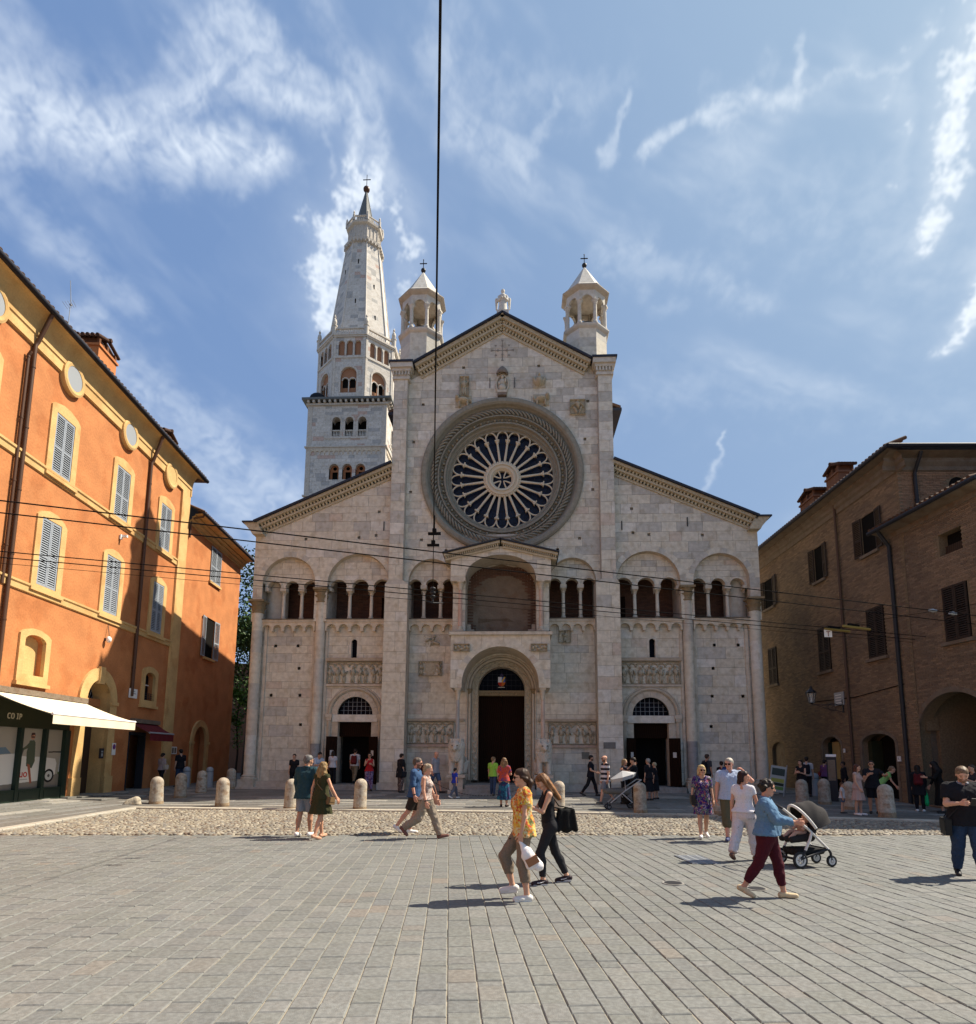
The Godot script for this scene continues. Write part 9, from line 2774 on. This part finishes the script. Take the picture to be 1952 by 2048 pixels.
	# ---- around the church doors
	var st := {"ll": [3, 4, 0], "rl": [-3, 3, 0]}
	var wk := {"ll": [22, 10, 6], "rl": [-20, 16, -20]}
	var far := [
		[st, {"label": "woman in black tee standing by the wall left of the left church door", "at": at2(-9.2, 1.2), "face": 10, "h": 1.62, "fem": true, "w": 1.1, "hair": "short", "hc": dk, "top": {"c": black, "sl": 0.4, "hem": 0.85}, "bot": {"kind": "trousers", "c": black, "len": 0.9}}],
		[st, {"label": "man in light blue shirt and glasses bending over papers near the left church door", "at": at2(-8.1, 1.35), "face": 50, "h": 1.74, "lean": 12, "la": [30, 6, 70, 20], "ra": [30, 6, 70, 20], "head": [26, 0], "hc": dk, "top": {"c": Color(0.5, 0.55, 0.65), "sl": 0.5}, "bot": {"kind": "trousers", "c": jeans, "len": 0.92}}],
		[st, {"label": "woman in white top and black trousers entering the left church door", "at": at2(-7.7, 0.35), "ground": 0.46, "face": 180, "h": 1.58, "fem": true, "hair": "bob", "hc": dk, "top": {"c": Color(0.62, 0.60, 0.62), "sl": 0.3}, "bot": {"kind": "trousers", "c": black, "len": 0.92}}],
		[wk, {"label": "person with a dark red backpack and khaki trousers in the left church doorway", "at": at2(-6.85, -0.3), "ground": 0.52, "face": 176, "h": 1.66, "hc": dk, "top": {"c": Color(0.6, 0.58, 0.58), "sl": 0.4}, "bot": {"kind": "trousers", "c": Color(0.24, 0.19, 0.12), "len": 0.92, "loose": 0.02}, "bag": {"kind": "backpack", "c": Color(0.14, 0.016, 0.016)}}],
		[st, {"label": "woman in red top and patterned purple trousers holding a phone by the left door", "at": at2(-5.86, 0.95), "face": 14, "h": 1.68, "fem": true, "la": [20, 8, 90, 30], "ra": [30, 10, 120, 30], "hair": "bob", "hc": dk, "shades": true, "top": {"c": Color(0.50, 0.022, 0.025), "sl": 0.0}, "bot": {"kind": "trousers", "c": Color(0.14, 0.09, 0.22), "len": 0.9, "loose": 0.03, "pat": [Color(0.14, 0.08, 0.22), Color(0.35, 0.28, 0.42), Color(0.08, 0.05, 0.15), Color(0.3, 0.12, 0.18)], "size": 0.06}}],
		[st, {"label": "stout woman in long black top with a dark bag between buttress and frieze", "at": at2(-4.32, 1.52), "face": 130, "h": 1.68, "fem": true, "w": 1.25, "hair": "short", "hc": dk, "top": {"c": black, "sl": 0.5, "hem": 0.66, "loose": 0.03}, "bot": {"kind": "trousers", "c": Color(0.25, 0.2, 0.18), "len": 0.92, "loose": 0.03, "pat": [Color(0.3, 0.25, 0.22), Color(0.08, 0.06, 0.06), Color(0.22, 0.16, 0.14)], "size": 0.05}, "bag": {"kind": "shoulder", "c": black, "side": -1.0, "y": 0.82}}],
		[st, {"label": "short person in dark red top beside the stout woman in black", "at": at2(-3.55, 1.2), "face": 160, "h": 1.42, "hc": dk, "top": {"c": Color(0.07, 0.012, 0.014), "sl": 0.5}, "bot": {"kind": "trousers", "c": black, "len": 0.92}}],
		[wk, {"label": "bald man in grey tee and blue shorts looking down near the left lion", "at": at2(-2.8, 1.6), "face": 60, "h": 1.82, "head": [20, 0], "hair": "bald", "skin": Color(0.58, 0.3, 0.2), "top": {"c": Color(0.36, 0.35, 0.38), "sl": 0.4, "hem": 0.84}, "bot": {"kind": "shorts", "c": Color(0.09, 0.13, 0.22), "len": 0.44, "loose": 0.03}}],
		[wk, {"label": "small boy in bright blue shirt striding past the church steps", "at": at2(-1.72, 3.85), "face": 130, "h": 1.21, "hc": dk, "ra": [-10, 10, 10, 0], "top": {"c": Color(0.022, 0.05, 0.42), "sl": 0.34}, "bot": {"kind": "trousers", "c": Color(0.10, 0.12, 0.17), "len": 0.92, "loose": 0.02}, "shoe": white}],
		[st, {"label": "boy in lime green shirt and jeans beside the woman with the red scarf", "at": at2(-0.25, 2.6), "face": 150, "h": 1.60, "head": [0, -20], "hc": Color(0.2, 0.13, 0.07), "top": {"c": Color(0.33, 0.62, 0.08), "sl": 0.4, "hem": 0.86}, "bot": {"kind": "trousers", "c": jeans, "len": 0.92}}],
		[st, {"label": "woman with red scarf on her back and long blue skirt before the main portal", "at": at2(0.3, 6.6), "face": 172, "h": 1.70, "fem": true, "w": 1.12, "la": [20, 10, 80, 20], "ra": [20, 14, 70, 20], "hair": "wavy", "hc": Color(0.13, 0.07, 0.035), "hc2": Color(0.32, 0.2, 0.11), "top": {"c": Color(0.10, 0.06, 0.18), "sl": 0.42, "pat": [Color(0.10, 0.06, 0.2), Color(0.45, 0.07, 0.05), Color(0.48, 0.08, 0.05), Color(0.12, 0.05, 0.18)], "size": 0.12}, "bot": {"kind": "skirt", "c": Color(0.02, 0.10, 0.18), "len": 0.80, "flare": 0.05, "pat": [Color(0.015, 0.05, 0.13), Color(0.02, 0.14, 0.22), Color(0.015, 0.04, 0.10), Color(0.10, 0.03, 0.12)], "size": 0.16}, "shoe": Color(0.03, 0.012, 0.012)}],
		[wk, {"label": "bearded man in black tee and trousers walking right past the right lion", "at": at2(3.83, 2.36), "face": 78, "h": 1.72, "la": [10, 10, 60, 10], "ra": [6, 10, 60, 10], "beard": true, "hc": dk, "top": {"c": Color(0.012, 0.012, 0.02), "sl": 0.4, "hem": 0.82}, "bot": {"kind": "trousers", "c": black, "len": 0.92}}],
		[wk, {"label": "bald bearded man in black and white striped tee beside the grey pram", "at": at2(4.02, 5.3), "face": -70, "h": 1.80, "hair": "bald", "beard": true, "shades": true, "skin": Color(0.6, 0.33, 0.22), "hc": Color(0.05, 0.03, 0.02), "top": {"c": white, "sl": 0.42, "hem": 0.82, "bands": true, "pat": [Color(0.03, 0.025, 0.035), Color(0.70, 0.66, 0.68)], "size": 0.085}, "bot": {"kind": "shorts", "c": Color(0.22, 0.22, 0.25), "len": 0.44, "loose": 0.03}, "shoe": Color(0.12, 0.10, 0.08)}],
		[st, {"label": "man in black tee hugging someone behind the grey pram", "at": at2(5.0, 5.8), "face": -110, "h": 1.72, "la": [40, 20, 70, 30], "ra": [30, 20, 70, 30], "head": [14, 10], "hc": dk, "top": {"c": black, "sl": 0.4, "hem": 0.84}, "bot": {"kind": "trousers", "c": Color(0.03, 0.022, 0.02), "len": 0.92}}],
		[st, {"label": "fair-haired person in navy top half hidden behind the hugging man", "at": at2(4.72, 5.3), "face": 60, "h": 1.64, "fem": true, "la": [80, 20, 60, 30], "ra": [80, 20, 60, 30], "hair": "bob", "hc": Color(0.25, 0.17, 0.09), "top": {"c": Color(0.012, 0.014, 0.03), "sl": 0.5}, "bot": {"kind": "trousers", "c": black, "len": 0.92}}],
		[st, {"label": "grey-haired woman in long black dress at the right church door", "at": at2(5.9, 3.9), "face": -150, "h": 1.62, "fem": true, "hair": "short", "hc": Color(0.32, 0.29, 0.25), "hc2": Color(0.5, 0.47, 0.42), "top": {"name": "dress", "c": black, "sl": 0.5, "hem": 0.9, "skirt": 0.36, "flare": 0.05}}],
		[st, {"label": "short blond woman in black beside the grey-haired woman at the right door", "at": at2(6.25, 3.4), "face": -120, "h": 1.45, "fem": true, "hair": "short", "hc": Color(0.42, 0.33, 0.2), "hc2": Color(0.55, 0.46, 0.3), "top": {"name": "dress", "c": black, "sl": 0.5, "hem": 0.9, "skirt": 0.4, "flare": 0.05}}],
		[st, {"label": "man in dark grey tee standing right of the right church door", "at": at2(8.9, 1.4), "face": 120, "h": 1.74, "hc": Color(0.06, 0.04, 0.03), "skin": tan_skin, "top": {"c": Color(0.06, 0.06, 0.07), "sl": 0.4}, "bot": {"kind": "trousers", "c": black, "len": 0.92}, "bag": {"kind": "backpack", "c": black}}],
		[st, {"label": "person with a dark red backpack behind the blond woman in flowered dress", "at": at2(9.0, 3.0), "face": 170, "h": 1.5, "fem": true, "hair": "bun", "hc": dk, "top": {"c": black, "sl": 0.5}, "bot": {"kind": "trousers", "c": black, "len": 0.92}, "bag": {"kind": "backpack", "c": Color(0.16, 0.02, 0.02)}}],
		[st, {"label": "person in blue tee behind the man in the polo shirt", "at": at2(8.75, 4.4), "face": 190, "h": 1.55, "fem": true, "hair": "bob", "hc": dk, "top": {"c": Color(0.03, 0.06, 0.2), "sl": 0.4}, "bot": {"kind": "trousers", "c": black, "len": 0.92}}],
		# in the shade on the right
		[st, {"label": "woman in sleeveless black dress with folded arms beside the sign board", "at": at2(12.0, 3.3), "face": -50, "h": 1.58, "fem": true, "w": 1.15, "la": [20, 10, 90, 50], "ra": [20, 10, 90, 50], "hair": "bob", "hc": dk, "top": {"name": "dress", "c": black, "sl": 0.05, "hem": 0.9, "skirt": 0.30, "flare": 0.07}}],
		[st, {"label": "man in white tee with a black backpack facing the brick palace", "at": at2(12.98, 1.62), "face": 150, "h": 1.66, "hc": dk, "top": {"c": Color(0.5, 0.5, 0.52), "sl": 0.4}, "bot": {"kind": "trousers", "c": black, "len": 0.92}, "bag": {"kind": "backpack", "c": Color(0.012, 0.014, 0.02)}}],
		[st, {"label": "person in purple top carrying a red bag in the shade of the brick palace", "at": at2(14.1, 0.8), "face": 120, "h": 1.52, "fem": true, "hair": "bun", "hc": dk, "top": {"c": Color(0.16, 0.06, 0.16), "sl": 0.6}, "bot": {"kind": "trousers", "c": black, "len": 0.92}, "bag": {"kind": "shoulder", "c": Color(0.2, 0.02, 0.02), "side": 1.0, "y": 1.0}}],
		[wk, {"label": "dark figure walking past the yellow door of the brick palace", "at": at2(14.5, 1.6), "face": -100, "h": 1.5, "hc": dk, "skin": Color(0.2, 0.12, 0.08), "top": {"c": black, "sl": 0.9}, "bot": {"kind": "trousers", "c": black, "len": 0.92}}],
		[st, {"label": "woman in pale pink sleeveless dress talking in the shade", "at": at2(11.68, 8.05), "face": 40, "h": 1.60, "fem": true, "la": [30, 10, 110, 20], "ra": [10, 10, 20, 0], "hair": "long", "hc": Color(0.07, 0.025, 0.015), "hc2": Color(0.14, 0.05, 0.03), "top": {"name": "dress", "c": Color(0.52, 0.36, 0.31), "sl": 0.04, "hem": 0.9, "skirt": 0.50, "flare": 0.08}, "shoe": white, "sandal": true}],
		[st, {"label": "small child in white top and denim shorts beside the woman in pink", "at": at2(11.45, 7.5), "face": 60, "h": 1.0, "hc": Color(0.09, 0.04, 0.02), "top": {"c": Color(0.66, 0.64, 0.64), "sl": 0.3, "hem": 0.86}, "bot": {"kind": "shorts", "c": Color(0.12, 0.15, 0.2), "len": 0.3, "loose": 0.03}}],
		[st, {"label": "man in black polo and sunglasses pointing, behind the large corner bollard", "at": at2(12.45, 7.5), "face": -20, "h": 1.72, "w": 1.1, "la": [50, 30, 50, 10], "ra": [30, 10, 90, 30], "head": [-4, -10], "shades": true, "hc": dk, "skin": tan_skin, "top": {"c": black, "sl": 0.4, "hem": 0.82}, "bot": {"kind": "shorts", "c": black, "len": 0.42, "loose": 0.03}}],
		[st, {"label": "person in light green top leaning over behind the corner bollard", "at": at2(13.75, 5.6), "face": 60, "h": 1.6, "lean": 38, "fem": true, "la": [30, 10, 20, 0], "ra": [30, 10, 20, 0], "hair": "bun", "hc": Color(0.2, 0.13, 0.08), "top": {"c": Color(0.26, 0.52, 0.16), "sl": 0.3}, "bot": {"kind": "trousers", "c": black, "len": 0.92}}],
		[st, {"label": "dark-haired woman with a dark red backpack before the portico arch", "at": at2(14.4, 6.7), "face": 150, "h": 1.56, "fem": true, "w": 1.1, "hair": "long", "hc": Color(0.012, 0.008, 0.007), "top": {"c": black, "sl": 0.9, "hem": 0.6, "loose": 0.03}, "bot": {"kind": "trousers", "c": black, "len": 0.92}, "shoe": white, "bag": {"kind": "backpack", "c": Color(0.12, 0.012, 0.016)}}],
		[st, {"label": "woman in black with long headscarf leaning towards her companion under the portico", "at": at2(14.85, 7.1), "face": -100, "h": 1.70, "fem": true, "lean": 10, "la": [40, 10, 60, 10], "ra": [10, 10, 20, 0], "head": [14, 0], "hair": "veil", "hc": Color(0.010, 0.009, 0.009), "top": {"name": "dress", "c": Color(0.011, 0.010, 0.010), "sl": 0.9, "hem": 0.9, "skirt": 0.25, "flare": 0.06}}],
		[st, {"label": "person in black tee behind the man at the right edge", "at": at2(14.9, 8.6), "face": -80, "h": 1.62, "fem": true, "la": [30, 10, 80, 20], "ra": [30, 10, 80, 20], "hair": "bun", "hc": Color(0.06, 0.04, 0.03), "top": {"c": Color(0.05, 0.04, 0.045), "sl": 0.4}, "bot": {"kind": "trousers", "c": black, "len": 0.92}}],
		# in the shade on the left
		[wk, {"label": "woman in pink top and black trousers walking away with a pale handbag, left", "at": at2(-15.6, 0.6), "face": 168, "h": 1.62, "fem": true, "hair": "bun", "hc": dk, "top": {"c": Color(0.50, 0.38, 0.36), "sl": 0.44}, "bot": {"kind": "trousers", "c": black, "len": 0.92}, "bag": {"kind": "shoulder", "c": Color(0.5, 0.4, 0.32), "side": -1.0, "y": 1.05}}],
		[st, {"label": "man in dark tee and blue jeans reading the notice on the orange wall", "at": at2(-15.35, -0.5), "face": -120, "h": 1.78, "hc": dk, "top": {"c": black, "sl": 0.42, "hem": 0.84}, "bot": {"kind": "trousers", "c": Color(0.035, 0.06, 0.12), "len": 0.92, "loose": 0.02}}],
	]
	var green := -1
	for i in far.size():
		var d: Dictionary = far[i][0].duplicate()
		d.merge(far[i][1], true)
		d["cell"] = 0.021
		person(d)
		if d.label.begins_with("dark-haired woman with a dark red"):
			bag_thing("carrier_bag", "bright green carrier bag held by the woman under the portico", people_wrists[-1], 1, Color(0.015, 0.33, 0.11), Vector2(0.32, 0.42), 0.1)
	pram_black()
	pram_grey()

func bag_thing(called: String, label: String, who: Array, side: int, col: Color, size: Vector2, swing: float) -> void:
	var w: Vector3 = who[0] * (who[1][side] + who[2][side] * 0.10)
	var o := thing(called, label, "bag", Transform3D(Basis(Vector3.UP, atan2(who[0].basis.z.x, who[0].basis.z.z)), w))
	var f := Field.new(Vector3(-0.2, -0.62, -0.5), Vector3(0.2, 0.08, 0.5), 0.016)
	var d := Vector3(0, -1, -swing * 2.0).normalized()
	f.cap(Vector3(0, 0, 0), d * size.y * 0.45, 0.022, size.x * 0.30, 0.03, 0)
	f.cap(d * size.y * 0.45, d * size.y + Vector3(0, 0, -0.04), size.x * 0.30, size.x * 0.34, 0.05, 0)
	f.cap(d * size.y * 0.6 + Vector3(0, 0, 0.06), d * size.y + Vector3(0, 0, 0.07), size.x * 0.22, size.x * 0.26, 0.05, 0)
	rumple(f, 0.012, 8)
	var b := MB.new(); f.mesh(b, PackedColorArray([col]))
	for i in b.v.size(): b.v[i].x *= 0.55
	obj("bag", b, M["plain"], o)
	if col.r > 0.5:
		b = MB.new(); b.col = Color(0.30, 0.14, 0.07); var c := d * size.y * 0.78
		b.box(c, Vector3(size.x * 0.52, 0.10, 0.16), Basis(Vector3.RIGHT, 0.5)); obj("printed_patch", b, M["plain"], o)

func phone(who: Array, label: String) -> void:
	var a: Vector3 = who[0] * (who[1][0] + who[2][0] * 0.12); var c: Vector3 = who[0] * (who[1][1] + who[2][1] * 0.12)
	var o := thing("phone", label, "phone", Transform3D(Basis(Vector3.UP, atan2(who[0].basis.z.x, who[0].basis.z.z)) * Basis(Vector3.RIGHT, 0.7), (a + c) / 2 + Vector3(0, 0.02, 0)))
	var b := MB.new(); b.col = Color(0.02, 0.02, 0.022); b.box(Vector3.ZERO, Vector3(0.075, 0.15, 0.009)); obj("case", b, M["leather"], o)
	b = MB.new(); b.col = Color(0.05, 0.055, 0.06); b.box(Vector3(0, 0, -0.0052), Vector3(0.068, 0.14, 0.001)); obj("screen", b, M["glass_dark"], o)

func wheel(o: Node3D, c: Vector3, r: float, w: float, hubc: Color) -> void:
	var q := node("wheel", o, Transform3D(Basis(Vector3.BACK, PI / 2), c))
	var b := MB.new(); b.col = Color(0.02, 0.02, 0.02)
	var pr := PackedVector2Array()
	for i in 9: pr.append(Vector2(r - w * 0.5 + w * 0.5 * cos(TAU * i / 8 + PI), w * 0.5 * sin(TAU * i / 8 + PI)))
	b.lathe(pr, 26); obj("tyre", b, M["leather"], q)
	b = MB.new(); b.col = hubc
	b.lathe(P2([r - w * 0.8, -w * 0.35, r - w * 0.8, w * 0.35, r - w * 1.5, w * 0.35]), 24)
	b.lathe(P2([r - w * 1.5, -w * 0.35, r - w * 0.8, -w * 0.35]), 24)
	for i in 5: b.box(Vector3(cos(TAU * i / 5) * r * 0.4, 0, sin(TAU * i / 5) * r * 0.4), Vector3(r * 0.8, w * 0.3, r * 0.16), Basis(Vector3.UP, -TAU * i / 5))
	b.lathe(P2([0.0, -w * 0.5, r * 0.2, -w * 0.5, r * 0.2, w * 0.5, 0.0, w * 0.5]), 12); obj("rim", b, M["plain"], q)

func tubes(o: Node3D, called: String, list: Array, r: float, col: Color, m := "leather") -> void:
	var b := MB.new(); b.col = col
	for l in list: b.tube(PackedVector3Array(l), r, r, 7)
	obj(called, b, M[m], o)

func pram_black() -> void:   # forward is +z; the seat looks back at the pusher
	var o := thing("pushchair", "black pushchair with pale frame and hood rim beyond the woman in denim jacket", "pushchair", Transform3D(Basis(Vector3.UP, deg_to_rad(104)), Vector3(5.80, 0, 17.5)))
	var silver := Color(0.60, 0.58, 0.54)
	var dk := Color(0.022, 0.022, 0.024)
	for s in [-1, 1]:
		wheel(o, Vector3(s * 0.26, 0.14, -0.30), 0.14, 0.05, silver)
		wheel(o, Vector3(s * 0.19, 0.10, 0.36), 0.10, 0.045, silver)
	tubes(o, "frame", [[Vector3(-0.26, 1.0, -0.58), Vector3(-0.25, 0.66, -0.12), Vector3(-0.20, 0.30, 0.30)], [Vector3(0.26, 1.0, -0.58), Vector3(0.25, 0.66, -0.12), Vector3(0.20, 0.30, 0.30)], [Vector3(-0.25, 0.60, -0.04), Vector3(-0.27, 0.48, -0.10), Vector3(-0.27, 0.30, -0.20)], [Vector3(0.25, 0.60, -0.04), Vector3(0.27, 0.48, -0.10), Vector3(0.27, 0.30, -0.20)]], 0.022, silver)
	tubes(o, "handle", [[Vector3(-0.26, 1.0, -0.58), Vector3(-0.20, 1.04, -0.63), Vector3(0.20, 1.04, -0.63), Vector3(0.26, 1.0, -0.58)]], 0.022, dk)
	tubes(o, "chassis", [[Vector3(-0.27, 0.30, -0.20), Vector3(-0.27, 0.14, -0.30)], [Vector3(0.27, 0.30, -0.20), Vector3(0.27, 0.14, -0.30)], [Vector3(-0.27, 0.14, -0.30), Vector3(0.27, 0.14, -0.30)], [Vector3(-0.20, 0.32, 0.28), Vector3(-0.19, 0.24, 0.35), Vector3(-0.19, 0.10, 0.36)], [Vector3(0.20, 0.32, 0.28), Vector3(0.19, 0.24, 0.35), Vector3(0.19, 0.10, 0.36)], [Vector3(-0.2, 0.3, 0.29), Vector3(0.2, 0.3, 0.29)], [Vector3(-0.27, 0.16, -0.29), Vector3(-0.20, 0.30, 0.29)], [Vector3(0.27, 0.16, -0.29), Vector3(0.20, 0.30, 0.29)]], 0.022, dk)
	var f := Field.new(Vector3(-0.34, 0.25, -0.6), Vector3(0.34, 1.1, 0.5), 0.016)
	for x in [-0.13, 0.0, 0.13]:
		f.cap(Vector3(x, 0.46, -0.34), Vector3(x, 0.50, 0.02), 0.055, 0.065, 0.05, 0)
		f.cap(Vector3(x, 0.50, 0.02), Vector3(x, 0.90, 0.20), 0.065, 0.055, 0.05, 0)
	var b := MB.new(); f.mesh(b, PackedColorArray([Color(0.028, 0.025, 0.024)])); obj("seat", b, M["cloth"], o)
	f = Field.new(Vector3(-0.32, 0.1, -0.4), Vector3(0.32, 0.45, 0.4), 0.018)
	for x in [-0.15, -0.05, 0.05, 0.15]: f.cap(Vector3(x, 0.25, -0.22), Vector3(x, 0.27, 0.20), 0.075, 0.06, 0.04, 0)
	f.cut(Vector3(0, 1, 0), 0.31)
	b = MB.new(); f.mesh(b, PackedColorArray([Color(0.018, 0.018, 0.019)])); obj("basket", b, M["cloth"], o)
	b = MB.new(); b.col = Color(0.040, 0.037, 0.037)
	var g := func(p, q):
		var a: float = PI * p
		var t: float = lerpf(-0.62, 1.30, q)
		var r: float = sin(a) * (0.44 + 0.015 * sin(q * 19.0)) + 0.02
		return Vector3(cos(a) * 0.245, 0.64 + r * cos(t), 0.06 + r * sin(t) * 1.02)
	b.grid(24, 20, g); obj("hood", b, M["cloth"], o)
	var rim := []
	for i in 25:
		var a := PI * i / 24.0; var r := sin(a) * 0.455 + 0.02
		rim.append(Vector3(cos(a) * 0.25, 0.64 + r * cos(-0.62), 0.06 + r * sin(-0.62)))
	tubes(o, "hood_rim", [rim], 0.026, silver)
	b = MB.new(); b.col = Color(0.50, 0.29, 0.21); b.ball(Vector3(0, 0.80, 0.06), Vector3(0.075, 0.09, 0.08), 12, 8); b.col = Color(0.3, 0.18, 0.12); b.ball(Vector3(0, 0.62, -0.02), Vector3(0.10, 0.13, 0.09), 10, 7)
	b.col = Color(0.48, 0.28, 0.2)
	for s in [-1, 1]: b.tube(PackedVector3Array([Vector3(s * 0.06, 0.56, -0.02), Vector3(s * 0.08, 0.57, -0.22), Vector3(s * 0.08, 0.48, -0.34)]), 0.045, 0.032, 8); b.tube(PackedVector3Array([Vector3(s * 0.09, 0.70, -0.02), Vector3(s * 0.12, 0.62, -0.12)]), 0.03, 0.024, 8)
	var baby := obj("infant", b, M["skin"], o)
	b = MB.new(); b.col = dk
	for s in [-1, 1]: b.ball(Vector3(s * 0.03, 0.815, -0.012), Vector3(0.01, 0.008, 0.006), 6, 4)
	obj("eyes", b, M["leather"], baby)

func pram_grey() -> void:
	var o := thing("pushchair", "pushchair with a pale grey sunshade parked on the church pavement", "pushchair", Transform3D(Basis(Vector3.UP, deg_to_rad(-82)), Vector3(4.35, terrace_y(4.35, 7.0), 7.0)))
	var al := Color(0.42, 0.42, 0.42)
	for s in [-1, 1]:
		wheel(o, Vector3(s * 0.28, 0.15, -0.38), 0.15, 0.05, Color(0.10, 0.10, 0.10)); wheel(o, Vector3(s * 0.14, 0.09, 0.50), 0.09, 0.045, Color(0.2, 0.2, 0.2))
	tubes(o, "frame", [[Vector3(-0.25, 1.0, -0.60), Vector3(-0.25, 0.62, -0.02), Vector3(-0.18, 0.22, 0.46)], [Vector3(0.25, 1.0, -0.60), Vector3(0.25, 0.62, -0.02), Vector3(0.18, 0.22, 0.46)], [Vector3(-0.25, 0.55, 0.08), Vector3(-0.28, 0.15, -0.38)], [Vector3(0.25, 0.55, 0.08), Vector3(0.28, 0.15, -0.38)], [Vector3(-0.25, 1.0, -0.6), Vector3(0.25, 1.0, -0.6)]], 0.02, al)
	tubes(o, "chassis", [[Vector3(-0.28, 0.15, -0.38), Vector3(0.28, 0.15, -0.38)], [Vector3(-0.18, 0.22, 0.46), Vector3(-0.14, 0.09, 0.50)], [Vector3(0.18, 0.22, 0.46), Vector3(0.14, 0.09, 0.50)]], 0.02, Color(0.03, 0.03, 0.03))
	var f := Field.new(Vector3(-0.36, 0.2, -0.55), Vector3(0.36, 1.0, 0.75), 0.02)
	f.cap(Vector3(-0.12, 0.62, 0.55), Vector3(-0.12, 0.60, -0.15), 0.10, 0.12, 0.06, 0); f.cap(Vector3(0.12, 0.62, 0.55), Vector3(0.12, 0.60, -0.15), 0.10, 0.12, 0.06, 0)
	f.cap(Vector3(-0.1, 0.62, -0.15), Vector3(-0.1, 0.84, -0.32), 0.09, 0.07, 0.06, 0); f.cap(Vector3(0.1, 0.62, -0.15), Vector3(0.1, 0.84, -0.32), 0.09, 0.07, 0.06, 0)
	f.cut(Vector3(0, 1, 0.1), 0.74)
	var b := MB.new(); f.mesh(b, PackedColorArray([Color(0.16, 0.15, 0.135)])); obj("seat", b, M["cloth"], o)
	f = Field.new(Vector3(-0.3, 0.1, -0.4), Vector3(0.3, 0.5, 0.3), 0.022)
	f.cap(Vector3(-0.12, 0.30, -0.15), Vector3(0.12, 0.30, -0.15), 0.12, 0.12, 0.05, 0)
	b = MB.new(); f.mesh(b, PackedColorArray([Color(0.012, 0.012, 0.013)])); obj("basket", b, M["cloth"], o)
	# faceted sunshade
	b = MB.new(); b.col = Color(0.40, 0.40, 0.40)
	var top := Vector3(0, 1.30, -0.02)
	var ring := []
	for i in 7:
		var a := TAU * i / 7 + 0.3
		ring.append(Vector3(cos(a) * 0.40, 1.12 - 0.12 * sin(a), -0.05 + sin(a) * 0.46))
	for i in 7:
		var a: Vector3 = ring[i]; var c: Vector3 = ring[(i + 1) % 7]
		b.tri(top, c, a); b.quad(a, c, c * Vector3(0.92, 1, 0.92) - Vector3(0, 0.12, 0), a * Vector3(0.92, 1, 0.92) - Vector3(0, 0.12, 0))
	obj("sunshade", b, M["plain"], o)
	tubes(o, "shade_rod", [[Vector3(0.24, 0.62, -0.05), Vector3(0.2, 0.95, -0.05), top]], 0.010, al)
